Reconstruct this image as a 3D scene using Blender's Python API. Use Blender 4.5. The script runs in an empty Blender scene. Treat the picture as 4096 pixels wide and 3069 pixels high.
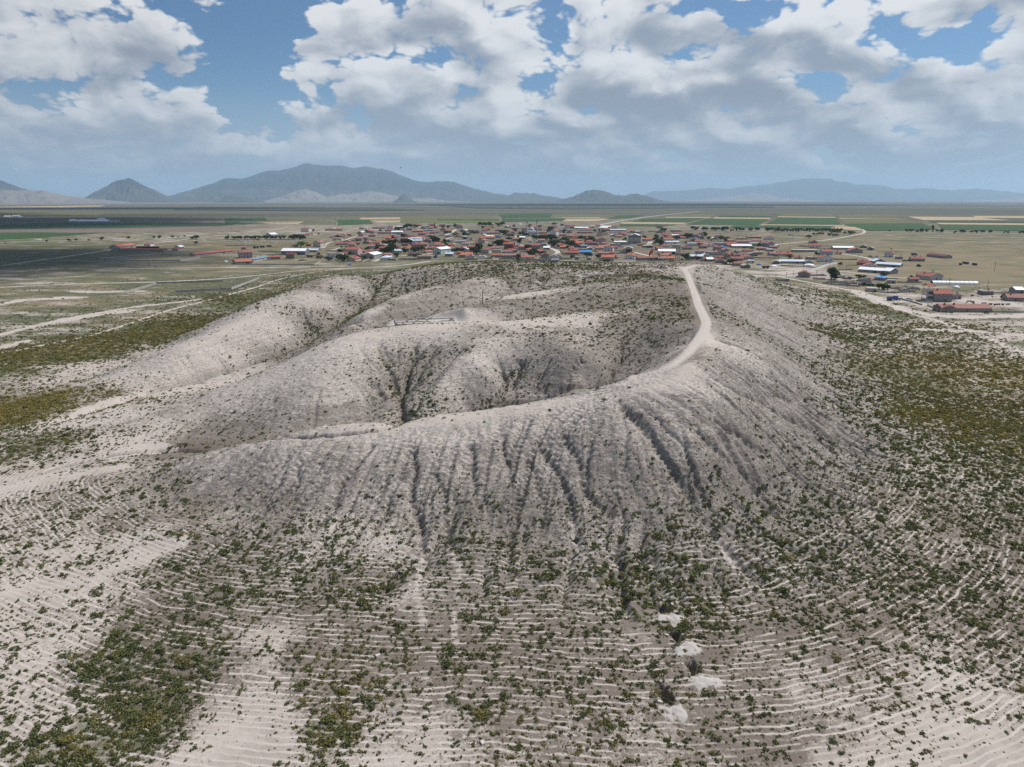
import bpy, math, random
import numpy as np
from mathutils import Vector, Matrix

rad = math.radians
scene = bpy.context.scene
COL = scene.collection
random.seed(7)
RNG = np.random.default_rng(7)

# ------------------------------------------------------------------ camera
CAM_H = 60.0                      # metres above the village plain
PITCH = rad(14.57)
FPX = 2846.0                      # focal length in pixels of the 4096 px wide photograph
W0, H0 = 4096.0, 3069.0
cd = bpy.data.cameras.new('camera')
cam = bpy.data.objects.new('camera', cd)
COL.objects.link(cam)
cam.location = (0, 0, CAM_H)
cam.rotation_euler = (math.pi / 2 - PITCH, 0, 0)
cd.sensor_fit = 'HORIZONTAL'
cd.sensor_width = 36.0
cd.lens = 36.0 * FPX / W0
cd.clip_start = 1.0
cd.clip_end = 400000.0
scene.camera = cam

# ------------------------------------------------------------------ light
SUN_EL, SUN_AZ = rad(58), rad(62)   # azimuth measured from the view direction (+Y) towards +X
SUN_DIR = Vector((math.cos(SUN_EL) * math.sin(SUN_AZ), math.cos(SUN_EL) * math.cos(SUN_AZ), math.sin(SUN_EL)))
ld = bpy.data.lights.new('sun', 'SUN')
ld.energy = 4.2
ld.angle = rad(0.53)
ld.color = (1.0, 0.968, 0.925)
sun = bpy.data.objects.new('sun', ld)
COL.objects.link(sun)
sun.rotation_euler = SUN_DIR.to_track_quat('Z', 'Y').to_euler()
sun.location = (0, 0, 500)

scene.view_settings.view_transform = 'Standard'
scene.view_settings.look = 'None'
scene.view_settings.gamma = 1.0
scene.view_settings.exposure = 0.2
scene.view_settings.use_curve_mapping = False
scene.render.engine = 'CYCLES'
scene.cycles.max_bounces = 5
scene.cycles.diffuse_bounces = 1
scene.cycles.glossy_bounces = 1
scene.cycles.transmission_bounces = 2
scene.cycles.transparent_max_bounces = 6
scene.cycles.volume_bounces = 1
scene.cycles.use_denoising = False
scene.cycles.caustics_reflective = False
scene.cycles.caustics_refractive = False
# ------------------------------------------------------------------ node helpers
class NT:
    def __init__(self, tree):
        self.t = tree
        tree.nodes.clear()
    def n(self, kind, **kw):
        nd = self.t.nodes.new(kind)
        for k, v in kw.items():
            setattr(nd, k, v)
        return nd
    def put(self, sock, val):
        if isinstance(val, bpy.types.NodeSocket):
            self.t.links.new(val, sock)
        elif val is not None:
            if hasattr(sock.default_value, '__len__') and not hasattr(val, '__len__'):
                val = [val] * len(sock.default_value)
            if hasattr(sock.default_value, '__len__') and len(sock.default_value) == 4 and len(val) == 3:
                val = tuple(val) + (1.0,)
            sock.default_value = val
    def m(self, op, a, b=None, c=None, clamp=False):
        nd = self.n('ShaderNodeMath', operation=op, use_clamp=clamp)
        self.put(nd.inputs[0], a)
        if b is not None: self.put(nd.inputs[1], b)
        if c is not None: self.put(nd.inputs[2], c)
        return nd.outputs[0]
    def v(self, op, a, b=None, scale=None):
        nd = self.n('ShaderNodeVectorMath', operation=op)
        self.put(nd.inputs[0], a)
        if b is not None: self.put(nd.inputs[1], b)
        if scale is not None: self.put(nd.inputs['Scale'], scale)
        return nd.outputs['Value'] if op in ('DOT_PRODUCT', 'LENGTH', 'DISTANCE') else nd.outputs['Vector']
    def mr(self, x, a, b, c=0.0, d=1.0, smooth=True):
        nd = self.n('ShaderNodeMapRange', interpolation_type='SMOOTHSTEP' if smooth else 'LINEAR')
        for k, val in enumerate((x, a, b, c, d)):
            self.put(nd.inputs[k], val)
        return nd.outputs[0]
    def mix(self, f, a, b, blend='MIX'):
        nd = self.n('ShaderNodeMix', data_type='RGBA', blend_type=blend)
        self.put(nd.inputs[0], f)
        self.put(nd.inputs[6], a)
        self.put(nd.inputs[7], b)
        return nd.outputs[2]
    def noise(self, vec, scale, detail=4.0, rough=0.5, dist=0.0, lac=2.0, color=False, dims='3D'):
        nd = self.n('ShaderNodeTexNoise', noise_dimensions=dims)
        if vec is not None: self.put(nd.inputs['Vector'], vec)
        self.put(nd.inputs['Scale'], scale)
        self.put(nd.inputs['Detail'], detail)
        self.put(nd.inputs['Roughness'], rough)
        self.put(nd.inputs['Lacunarity'], lac)
        self.put(nd.inputs['Distortion'], dist)
        return nd.outputs['Color' if color else 'Fac']
    def attr(self, name):
        return self.n('ShaderNodeAttribute', attribute_name=name).outputs['Fac']
    def xyz(self, x, y, z):
        nd = self.n('ShaderNodeCombineXYZ')
        for k, val in enumerate((x, y, z)):
            self.put(nd.inputs[k], val)
        return nd.outputs[0]
    def sep(self, vec):
        nd = self.n('ShaderNodeSeparateXYZ')
        self.put(nd.inputs[0], vec)
        return nd.outputs

# ------------------------------------------------------------------ world: physical sky with cumulus
world = bpy.data.worlds.new('World')
scene.world = world
world.use_nodes = True
def _azel(u, v):
    x = (u - W0 / 2) / FPX; y = (H0 / 2 - v) / FPX
    d = Vector((x, math.cos(PITCH) + y * math.sin(PITCH), -math.sin(PITCH) + y * math.cos(PITCH))).normalized()
    return math.atan2(d.x, d.y), math.asin(d.z)
# cumulus heaps: centre (print x, y), half width, half height, weight
HEAPS = [
 (60,45,190,75,1.1),(215,105,110,85,1.1),(300,185,130,65,1.1),(420,235,110,48,1.0),(40,148,62,30,1.0),(55,275,95,50,.8),(175,300,60,30,.6),(300,285,160,40,.6),(490,270,60,35,.6),(575,300,75,32,.9),(180,218,20,14,.9),
 (470,-5,80,14,.9),(660,75,60,32,.85),(790,55,95,40,.95),(690,165,70,75,1.0),(760,215,130,62,1.1),(640,215,60,38,.9),(880,160,40,40,.8),(880,250,60,42,.8),
 (1010,60,125,75,1.25),(1030,185,110,45,1.0),(1150,110,50,60,.6),(1010,265,130,45,.8),(1130,290,90,50,.8),(1160,200,50,60,.7),
 (1370,110,180,135,1.55),(1330,235,200,85,1.4),(1560,110,110,80,1.2),(1660,95,130,70,1.4),(1780,130,130,75,1.35),(1905,165,150,90,1.3),(2070,180,110,75,1.2),(2190,110,70,95,1.2),
 (1560,235,130,45,1.0),(1800,260,130,50,.9),(1680,300,250,40,.8),(2090,270,150,55,.9),(1300,325,260,44,1.0),(1900,330,260,42,.95),(2060,15,110,22,.9),(1890,5,120,18,.8),(2150,40,35,22,.6),(1800,15,70,16,.5),
 (750,320,260,34,.75),(560,345,120,22,.5),(200,355,280,30,.4),(1600,370,600,26,.45),
]
GAPS = [(500,110,90,120,.9),(545,205,55,70,.8),(1185,45,24,45,.9),(930,135,30,28,.5),(1745,190,45,18,.9),(1640,22,55,20,.8),(1520,8,80,12,.7),(1935,85,60,22,.9),(2100,88,40,35,.9),(585,60,60,70,.8),(330,250,60,24,.0),(1140,170,25,30,.5),(100,200,60,26,.8)]
nt = NT(world.node_tree)
tc = nt.n('ShaderNodeTexCoord').outputs['Generated']
dx, dy, dz = nt.sep(nt.v('NORMALIZE', tc))
az = nt.m('ARCTAN2', dx, dy)
el = nt.m('ARCSINE', dz)
# billows: coarse heaping and finer cauliflower, smaller towards the horizon
inv = nt.m('DIVIDE', 0.05, nt.m('MAXIMUM', nt.m('ADD', el, 0.10), 0.04))
psc = nt.xyz(az, nt.m('MULTIPLY_ADD', el, 1.5, nt.m('MULTIPLY', inv, -0.35)), 0.0)
warp = nt.v('SUBTRACT', nt.noise(psc, 8.0, 3.0, 0.5, color=True, dims='2D'), (0.5, 0.5, 0.5))
pw = nt.v('MULTIPLY_ADD', warp, (0.05, 0.05, 0.0))
nt.put(pw.node.inputs[2], psc)
n1 = nt.noise(pw, 12.0, 6.0, 0.50, dims='2D')
n1s = nt.noise(nt.v('ADD', pw, (0.010, 0.020, 0.0)), 12.0, 5.0, 0.50, dims='2D')
vor = nt.n('ShaderNodeTexVoronoi', feature='F1', voronoi_dimensions='2D')
nt.put(vor.inputs['Vector'], pw); nt.put(vor.inputs['Scale'], 21.0); nt.put(vor.inputs['Detail'], 2.5); nt.put(vor.inputs['Roughness'], 0.55); nt.put(vor.inputs['Lacunarity'], 2.2)
puff = nt.m('SUBTRACT', 0.5, vor.outputs['Distance'])
wx, wy, _wz = nt.sep(warp)
qa = nt.m('MULTIPLY_ADD', wx, 0.055, az); qe = nt.m('MULTIPLY_ADD', wy, 0.040, el)
va = nt.xyz(qa, qa, qa); ve = nt.xyz(qe, qe, qe)
def madd(a, b, c):
    nd = nt.n('ShaderNodeVectorMath', operation='MULTIPLY_ADD')
    for k, val in enumerate((a, b, c)):
        nt.put(nd.inputs[k], val)
    return nd.outputs['Vector']
def heaps(lst, want_h):
    """sum of soft elliptical heaps, three at a time in the three vector channels"""
    lst = list(lst)
    while len(lst) % 3: lst.append((0, 5000, 10, 10, 0.0))
    S = H = None
    for i in range(0, len(lst), 3):
        cs = [(_azel(c[0] * SDS, c[1] * SDS), c[2] * SDS / FPX * 1.1, c[3] * SDS / FPX * 1.1, c[4]) for c in lst[i:i + 3]]
        x = madd(va, [1 / c[1] for c in cs], [-c[0][0] / c[1] for c in cs])
        y = madd(ve, [1 / c[2] for c in cs], [-c[0][1] / c[2] for c in cs])
        r2 = madd(y, y, nt.v('MULTIPLY', x, x))
        g = nt.v('DIVIDE', [c[3] for c in cs], madd(r2, r2, (1.0, 1.0, 1.0)))
        s1 = nt.v('DOT_PRODUCT', g, (1.0, 1.0, 1.0))
        S = s1 if S is None else nt.m('ADD', S, s1)
        if want_h:
            h1 = nt.v('DOT_PRODUCT', g, y)
            H = h1 if H is None else nt.m('ADD', H, h1)
    return S, H
SDS = 4096 / 2211
cov, hei = heaps(HEAPS, True)
gap, _ = heaps(GAPS, False)
hgt = nt.m('DIVIDE', hei, nt.m('ADD', cov, 0.15))
# the rest of the sky carries the same broken cumulus
bigs = nt.noise(psc, 3.6, 2.0, 0.5, dims='2D')
out_of_view = nt.m('MAXIMUM', nt.mr(nt.m('ABSOLUTE', az), 0.62, 0.78), nt.mr(el, 0.26, 0.36))
rest = nt.m('MULTIPLY', out_of_view, nt.mr(bigs, 0.42, 0.62, 0.0, 1.0))
covA = nt.m('SUBTRACT', nt.m('ADD', nt.m('MULTIPLY', nt.m('MINIMUM', cov, 1.2), 1.15), rest), nt.m('MULTIPLY', gap, 0.8))
dens = nt.m('MULTIPLY_ADD', nt.m('SUBTRACT', n1, 0.5), 1.9, covA)
dens = nt.m('MULTIPLY_ADD', puff, 1.0, dens)
mask = nt.mr(dens, 0.36, 0.74)
# light from the upper right; thick undersides are grey
rel = nt.m('SUBTRACT', n1, n1s)
nL = nt.noise(pw, 5.5, 2.0, 0.5, dims='2D'); nLs = nt.noise(nt.v('ADD', pw, (0.022, 0.045, 0.0)), 5.5, 2.0, 0.5, dims='2D')
lit = nt.m('MULTIPLY_ADD', rel, 1.9, nt.mr(el, 0.02, 0.16, 0.62, 0.40))
lit = nt.m('MULTIPLY_ADD', nt.m('SUBTRACT', nL, nLs), 1.5, lit)
lit = nt.m('MULTIPLY_ADD', puff, 0.75, lit)
lit = nt.m('MULTIPLY_ADD', nt.m('MULTIPLY', hgt, nt.mr(cov, 0.15, 0.7)), 0.68, lit)
lit = nt.m('ADD', lit, nt.mr(dens, 0.45, 1.8, 0.32, -0.24))
lit = nt.mr(lit, -0.22, 1.0)
ccol = nt.mix(lit, (0.245, 0.282, 0.345, 1), (0.72, 0.725, 0.73, 1))
# low clouds sink into the pale air of the horizon
hz = nt.mr(el, 0.0, 0.150, 1.0, 0.0)
ccol = nt.mix(nt.m('MULTIPLY', hz, 0.40), ccol, (0.345, 0.41, 0.478, 1))
sky = nt.n('ShaderNodeTexSky', sky_type='NISHITA')
sky.sun_disc = False
sky.sun_elevation = SUN_EL
sky.sun_rotation = SUN_AZ
sky.altitude = 1000.0
sky.air_density = 1.0; sky.dust_density = 0.6; sky.ozone_density = 1.6
SKY_STRENGTH = 0.10
scol = nt.mix(1.0, sky.outputs[0], (0.42, 0.58, 0.70, 1), 'MULTIPLY')
hm = nt.mr(el, 0.0, 0.16, 1.0, 0.0)
scol = nt.mix(nt.m('MULTIPLY', hm, 0.92), scol, tuple(c / SKY_STRENGTH for c in (0.34, 0.41, 0.482)) + (1,))
cc10 = nt.v('SCALE', ccol, scale=1.0 / SKY_STRENGTH)
final = nt.mix(nt.m('MULTIPLY', mask, nt.mr(el, -0.005, 0.05, 0.5, 0.98)), scol, cc10)
bg = nt.n('ShaderNodeBackground')
nt.put(bg.inputs['Color'], final)
bg.inputs['Strength'].default_value = SKY_STRENGTH
wo = nt.n('ShaderNodeOutputWorld')
nt.t.links.new(bg.outputs[0], wo.inputs['Surface'])
world.cycles.sampling_method = 'NONE'
# ------------------------------------------------------------------ small geometry toolkit
SD = 4096.0 / 2211.0              # survey coordinates of the mound were read off a 2211 px wide print
def ray(u, v):
    x = (u - W0 / 2) / FPX
    y = (H0 / 2 - v) / FPX
    return np.array((x, math.cos(PITCH) + y * math.sin(PITCH), -math.sin(PITCH) + y * math.cos(PITCH)))
def at(u, v, z=0.0):
    """point at height z on the line of sight u, v (photograph pixels)"""
    d = ray(u, v)
    t = (CAM_H - z) / -d[2]
    return np.array((d[0] * t, d[1] * t, z))
def atd(u, v, z=0.0):
    return at(u * SD, v * SD, z)

# value noise with smooth gradients (numpy)
_perm = np.random.default_rng(3).permutation(512).astype(np.int64)
_perm = np.concatenate([_perm, _perm, _perm])
_gr = np.random.default_rng(5).normal(size=(512, 2))
_gr /= np.linalg.norm(_gr, axis=1)[:, None]
def pnoise(x, y):
    x = np.asarray(x, float); y = np.asarray(y, float)
    xi = np.floor(x).astype(np.int64); yi = np.floor(y).astype(np.int64)
    xf = x - xi; yf = y - yi
    u = xf * xf * xf * (xf * (xf * 6 - 15) + 10)
    w = yf * yf * yf * (yf * (yf * 6 - 15) + 10)
    def g(ix, iy, dx, dy):
        h = _perm[(_perm[ix & 511] + iy) & 511]
        return _gr[h, 0] * dx + _gr[h, 1] * dy
    a = g(xi, yi, xf, yf); b = g(xi + 1, yi, xf - 1, yf)
    c = g(xi, yi + 1, xf, yf - 1); d = g(xi + 1, yi + 1, xf - 1, yf - 1)
    return (a + u * (b - a)) * (1 - w) + (c + u * (d - c)) * w
def fbm(x, y, octv=4, rough=0.5):
    s = 0; a = 1.0; f = 1.0
    for k in range(octv):
        s = s + a * pnoise(x * f + 17.3 * k, y * f - 9.1 * k)
        a *= rough; f *= 2.03
    return s
def smooth(x, a, b):
    t = np.clip((x - a) / (b - a), 0, 1)
    return t * t * (3 - 2 * t)
def chaikin(p, n=3):
    p = np.asarray(p, float)
    for _ in range(n):
        q = np.empty((2 * len(p) - 2, p.shape[1]))
        q[0::2] = 0.75 * p[:-1] + 0.25 * p[1:]
        q[1::2] = 0.25 * p[:-1] + 0.75 * p[1:]
        p = np.vstack([p[:1], q, p[-1:]])
    return p
def resample(p, step):
    p = np.asarray(p, float)
    seg = np.linalg.norm(np.diff(p[:, :2], axis=0), axis=1)
    s = np.concatenate([[0], np.cumsum(seg)])
    n = max(2, int(s[-1] / step) + 1)
    t = np.linspace(0, s[-1], n)
    return np.stack([np.interp(t, s, p[:, k]) for k in range(p.shape[1])], 1)

# ------------------------------------------------------------------ the settlement mound: surveyed heights (print x, print y, metres)
SURVEY = [
 (0,1657,-1),(300,1657,-1),(600,1657,-1),(1100,1657,-.8),(1600,1657,-.8),(2211,1657,-1),
 (0,1450,0),(300,1450,0),(700,1450,.3),(1100,1450,.6),(1600,1450,.5),(2000,1450,0),(2211,1400,-.2),
 (0,1250,.6),(300,1280,.8),(700,1280,1.8),(1100,1280,2.2),(1500,1280,2.4),(1800,1280,1.5),(2211,1250,.3),
 (0,1100,1),(200,1100,1.5),(400,1130,2.8),(700,1160,4.2),(1000,1170,4.6),(1300,1190,4.6),(1600,1190,4.5),(1800,1130,3.5),(2000,1080,2),(2211,1050,.8),
 (470,1070,3.8),(600,1100,5),(720,1110,5.4),(900,1110,6),(1100,1110,6.5),(1300,1110,7.2),(1500,1100,8),(1650,1060,7.4),(1750,1000,7),
 (1850,950,5),(2000,900,1.5),(2211,850,0),
 # near rim
 (250,1010,2),(330,1010,3),(470,975,7.5),(600,948,11.5),(700,934,13),(800,922,14),(960,905,15.5),(1100,885,17),(1200,868,18),(1300,845,20),(1400,815,22),(1500,790,24),
 (600,1020,8),(800,1000,10.6),(800,1060,7.6),(1100,950,14),(1100,1050,9),(1300,950,15.4),(1300,1040,10),(1500,850,21.5),(1500,950,16),(1500,1050,10),
 # ridge with the track, right flank
 (1515,745,24.6),(1530,700,25),(1510,650,25),(1500,620,24.6),(1480,580,22),(1540,575,19.5),(1600,590,14),(1640,620,9),(1700,690,4.5),
 (1780,770,3.5),(1850,850,4),(1900,930,4.3),(1650,830,17),(1750,830,10.5),(1600,920,16.5),(1620,700,17),(1600,640,18),(1700,930,11.5),
 # bowl floor behind the near rim
 (1400,720,20.8),(1430,780,20.5),(1430,700,23),(1450,640,23.5),
 # bowl slopes
 (1085,800,12.5),(1100,830,10.2),(1050,740,18.8),(1150,735,19.2),(1250,740,19.8),(1000,865,8.2),(900,830,10.2),(940,800,13),(1215,850,10.5),
 # dome
 (620,800,12),(500,850,7.6),(350,900,4.2),(200,940,2.2),(830,800,12.6),(860,850,9),(850,770,14.5),(900,750,16.3),
 (700,850,10.5),(650,900,6.6),(750,900,6.0),(560,920,4.6),(340,965,2.0),(480,962,2.9),(640,940,4.4),(760,918,5.6),
 (100,850,.3),(250,800,.5),(370,750,1),(520,680,1.5),(650,628,2),(760,590,3),
 (900,585,19),(1000,567,20),(1150,565,20.5),(1300,570,21),(1400,575,21.5),(0,960,.3),(0,1040,.3),(120,1030,.8),
]
PLAIN = [(-160,640,0),(-60,640,0),(40,650,0),(140,630,0),(230,600,0),(320,480,0),(300,300,0),(260,200,0),(230,120,0),(200,60,0),(-300,150,0),(-340,300,0),(-300,450,0),(-260,600,0),
         (-120,560,2),(-40,560,6),(60,550,7),(150,520,5),(0,20,-1),(90,20,-1),(-90,20,-1),(160,40,-.6),(-160,40,-.6),(360,150,0),(-380,80,0),(0,780,0),(-300,760,0),(300,760,0)]
# crests and valley floors, surveyed as lines
LINES = [
 [(330,815,2.8),(430,772,5.8),(480,745,7.2),(520,722,8.6),(570,692,10.9),(620,667,13.1),(660,652,14.3),(700,638,15.3),(750,618,16.7),(790,602,17.6)],
 [(720,722,8.4),(746,707,11.6),(800,672,15.2),(872,639,18.2),(940,620,19.5),(1009,605,20.3)],
 [(940,690,16.2),(968,680,17.8),(1020,660,19),(1077,642,19.8),(1130,633,20.2),(1180,627,20.7)],
 [(640,785,13.4),(700,752,16.2),(760,730,18.4),(830,718,19.2),(900,713,19.6),(1050,698,20.4),(1200,688,21.2),(1350,678,22.3)],
 [(100,915,.4),(240,870,.6),(420,810,1.2),(560,775,1.9),(640,745,3.0),(700,710,5.6),(740,690,7.6),(770,665,9.6),(800,640,11.8),(815,600,15.3)],
 [(750,715,8.8),(800,705,11),(838,697,11.8),(900,683,12.6),(975,666,13.8),(1050,648,15.6),(1112,632,16.9)],
 [(1000,693,16),(1077,681,16.8),(1200,668,18.8)],
 [(1070,752,18.2),(1055,775,16.6),(1030,800,14.9),(995,820,13.0),(960,840,11.4),(920,860,9.9),(890,878,8.7)],
 [(1180,766,17.2),(1200,790,15.8),(1190,815,13.2)],[(1250,772,18),(1258,800,16),(1245,825,12.8)],
 [(840,912,6.8),(950,890,7.2),(1050,866,8.2),(1150,847,9.6),(1250,832,11.2),(1310,825,12.6),(1335,775,15.6),(1390,728,19.6)],
]
def _dense(L_):
    p = np.array([atd(*q) for q in L_]); q = resample(p, 9.0)
    return list(q)
cp = np.array(sum([_dense(L_) for L_ in LINES], []) + [atd(*p) for p in SURVEY] + [np.array(p, float) for p in PLAIN])

GX0, GX1, GY0, GY1, GS = -400.0, 400.0, 0.0, 800.0, 2.0
def tps(r2):
    return 0.5 * r2 * np.log(r2 + 1e-9)
_n = len(cp)
_sc = 100.0
_P = cp[:, :2] / _sc
_K = tps(((_P[:, None, :] - _P[None, :, :]) ** 2).sum(-1)) + np.eye(_n) * 0.0003
_A = np.zeros((_n + 3, _n + 3)); _A[:_n, :_n] = _K
_A[:_n, _n] = 1; _A[:_n, _n + 1:] = _P; _A[_n:, :_n] = _A[:_n, _n:].T
_w = np.linalg.solve(_A, np.concatenate([cp[:, 2], np.zeros(3)]))
gx = np.arange(GX0, GX1 + .1, GS); gy = np.arange(GY0, GY1 + .1, GS)
GXX, GYY = np.meshgrid(gx, gy)
def _tpe(x, y):
    out = np.empty(x.size)
    q = np.stack([x.ravel(), y.ravel()], 1) / _sc
    for i in range(0, len(q), 20000):
        d2 = ((q[i:i + 20000, None, :] - _P[None]) ** 2).sum(-1)
        out[i:i + 20000] = tps(d2) @ _w[:_n] + _w[_n] + q[i:i + 20000] @ _w[_n + 1:]
    return out.reshape(x.shape)
BASE = _tpe(GXX, GYY)
_edge = smooth(np.maximum(np.abs(GXX) - 250, 0) / 120 + np.maximum(GYY - 610, 0) / 120, 0, 1)
BASE = BASE * (1 - _edge)
BASE = np.maximum(BASE, -1.2)

# toe line of the mound: arc length along it (rills) and distance from it (plough furrows)
TOE = [(300,1015,2.5),(380,1065,3),(470,1085,3.8),(600,1105,5),(720,1115,5.4),(900,1115,6),(1100,1115,6.4),(1300,1115,7),(1500,1105,7.8),(1650,1065,7.2),(1760,1010,6.6),
       (1850,950,5),(1900,900,4.3),(1850,840,4),(1780,770,3.5),(1740,720,4),(1700,680,4.6),(1660,640,6.5),(1620,605,11)]
toe = resample(chaikin([atd(*p)[:2] for p in TOE], 3), 1.5)
toe_s = np.concatenate([[0], np.cumsum(np.linalg.norm(np.diff(toe, axis=0), axis=1))])
TS = np.zeros(GXX.shape); TD = np.full(GXX.shape, 999.0)
_q = np.stack([GXX.ravel(), GYY.ravel()], 1)
_tan = np.gradient(toe, axis=0)
_ts, _td = TS.ravel(), TD.ravel()
for i in range(0, len(_q), 20000):
    d2 = ((_q[i:i + 20000, None, :] - toe[None]) ** 2).sum(-1)
    k = d2.argmin(1)
    dv = _q[i:i + 20000] - toe[k]
    crs = _tan[k, 0] * dv[:, 1] - _tan[k, 1] * dv[:, 0]
    _ts[i:i + 20000] = toe_s[k]
    _td[i:i + 20000] = np.sqrt(d2[np.arange(len(k)), k]) * np.where(crs > 0, -1, 1)

def bil(G, x, y):
    fx = np.clip((x - GX0) / GS, 0, G.shape[1] - 1.001); fy = np.clip((y - GY0) / GS, 0, G.shape[0] - 1.001)
    ix = fx.astype(int); iy = fy.astype(int); fx = fx - ix; fy = fy - iy
    return (G[iy, ix] * (1 - fx) + G[iy, ix + 1] * fx) * (1 - fy) + (G[iy + 1, ix] * (1 - fx) + G[iy + 1, ix + 1] * fx) * fy
def cub(G, x, y):
    """Catmull-Rom sampling of the coarse height grid"""
    fx = np.clip((x - GX0) / GS, 1, G.shape[1] - 2.001); fy = np.clip((y - GY0) / GS, 1, G.shape[0] - 2.001)
    ix = fx.astype(int); iy = fy.astype(int); tx = fx - ix; ty = fy - iy
    def wts(t):
        return (-.5 * t + t * t - .5 * t ** 3, 1 - 2.5 * t * t + 1.5 * t ** 3, .5 * t + 2 * t * t - 1.5 * t ** 3, -.5 * t * t + .5 * t ** 3)
    wx = wts(tx); wy = wts(ty); out = 0
    for j in range(4):
        row = 0
        for i in range(4):
            row = row + wx[i] * G[iy + j - 1, ix + i - 1]
        out = out + wy[j] * row
    return out
def inside(x, y):
    return (x > GX0 + 2 * GS) & (x < GX1 - 2 * GS) & (y > GY0 + 2 * GS) & (y < GY1 - 2 * GS)

def base_h(x, y):
    return np.where(inside(x, y), cub(BASE, x, y), 0.0)
def hit(u, v, hf=base_h, tmax=1500.0):
    """where a line of sight meets the terrain"""
    d = ray(u, v)
    t = np.geomspace(50, tmax, 1500)
    z = CAM_H + d[2] * t
    h = hf(d[0] * t, d[1] * t)
    b = np.nonzero(z <= h)[0]
    if len(b) == 0:
        return at(u, v, 0)
    k = max(b[0], 1)
    a0 = z[k - 1] - h[k - 1]; a1 = z[k] - h[k]
    tt = t[k - 1] + (t[k] - t[k - 1]) * a0 / (a0 - a1 + 1e-9)
    return np.array((d[0] * tt, d[1] * tt, CAM_H + d[2] * tt))
def hitd(u, v):
    return hit(u * SD, v * SD)

# gullies: depth, half width, points
GULLIES = [
 (1.6,3.0,[(1335,862),(1375,900),(1430,965),(1455,1000),(1485,1060),(1530,1120)]),
 (1.0,2.2,[(1530,1120),(1560,1170),(1640,1260)]),
 (1.5,2.0,[(897,955),(893,1000),(893,1080),(910,1140),(915,1200)]),
 (1.3,1.9,[(1165,940),(1200,1010),(1230,1060),(1238,1130)]),(1.2,1.8,[(1215,930),(1250,1000),(1270,1050),(1320,1110)]),
 (1.1,1.7,[(1010,955),(1025,1010),(1030,1070)]),(1.0,1.9,[(812,950),(760,1010),(720,1060),(712,1095)]),(.9,1.5,[(950,985),(955,1080),(985,1190)]),
 (.7,1.4,[(1090,930),(1100,1000),(1110,1080)]),(.6,1.4,[(660,985),(640,1040),(630,1090)]),(.7,1.4,[(1130,960),(1160,1040),(1170,1100)]),
 (1.8,3.2,[(1520,795),(1535,803),(1579,828),(1630,850),(1695,887),(1768,920),(1878,978)]),
 (1.6,2.6,[(1545,728),(1564,737),(1659,777),(1732,821),(1798,850)]),(1.3,2.0,[(1530,690),(1545,690),(1593,700),(1637,719),(1700,750)]),
 (1.2,2.2,[(1545,770),(1586,795),(1659,832),(1721,868),(1787,905)]),(1.0,1.8,[(1490,900),(1513,934),(1557,970),(1608,1011),(1670,1060)]),
 (1.1,1.8,[(1540,890),(1582,927),(1637,970),(1695,1011)]),(1.1,1.8,[(1600,860),(1659,908),(1725,956),(1776,1003)]),
 (.9,1.6,[(1520,655),(1560,660),(1610,680),(1670,710)]),(.8,1.6,[(1510,625),(1560,630),(1600,645),(1650,670)]),
 (2.4,3.0,[(830,780),(860,830),(875,870),(845,912),(800,921),(640,941),(480,963),(340,968)]),(1.0,3.0,[(340,968),(200,985),(0,1040)]),
 (1.8,3.5,[(1385,735),(1330,775),(1312,825),(1200,850),(1060,866),(950,891),(850,914)]),(2.0,2.6,[(1075,770),(1082,790),(1098,830),(1062,864)]),
 (2.6,4.2,[(815,600),(800,640),(740,690),(700,710),(640,745),(560,775),(420,810),(240,870),(100,915)]),
 (1.9,3.6,[(1112,632),(975,666),(838,697),(750,712)]),(1.6,2.4,[(905,735),(885,790),(872,835)]),(1.3,2.4,[(945,745),(905,800),(878,845)]),
 (1.2,2.2,[(1000,750),(950,800),(910,850)]),(1.5,2.2,[(1130,775),(1115,805),(1105,835)]),(1.0,2.0,[(1260,770),(1235,800),(1215,845)]),
 (1.2,2.2,[(1090,600),(1105,620),(1112,632)]),(1.4,2.2,[(1170,600),(1175,615),(1172,624)]),(1.7,2.8,[(650,655),(660,690),(690,715)]),(.9,2.0,[(840,590),(815,620),(800,645)]),
 (1.0,2.2,[(820,735),(815,760),(835,790)]),(.8,2,[(1190,770),(1170,810),(1150,845)]),
]
gul = []
for dep, wid, pts in GULLIES:
    p = resample(chaikin([hitd(*q)[:2] for q in pts], 2), 1.2)
    wob = np.stack([fbm(p[:, 0] * .11, p[:, 1] * .11, 3), fbm(p[:, 1] * .11 + 40, p[:, 0] * .11, 3)], 1)
    gul.append((dep, wid, p + wob * 1.3))
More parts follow.
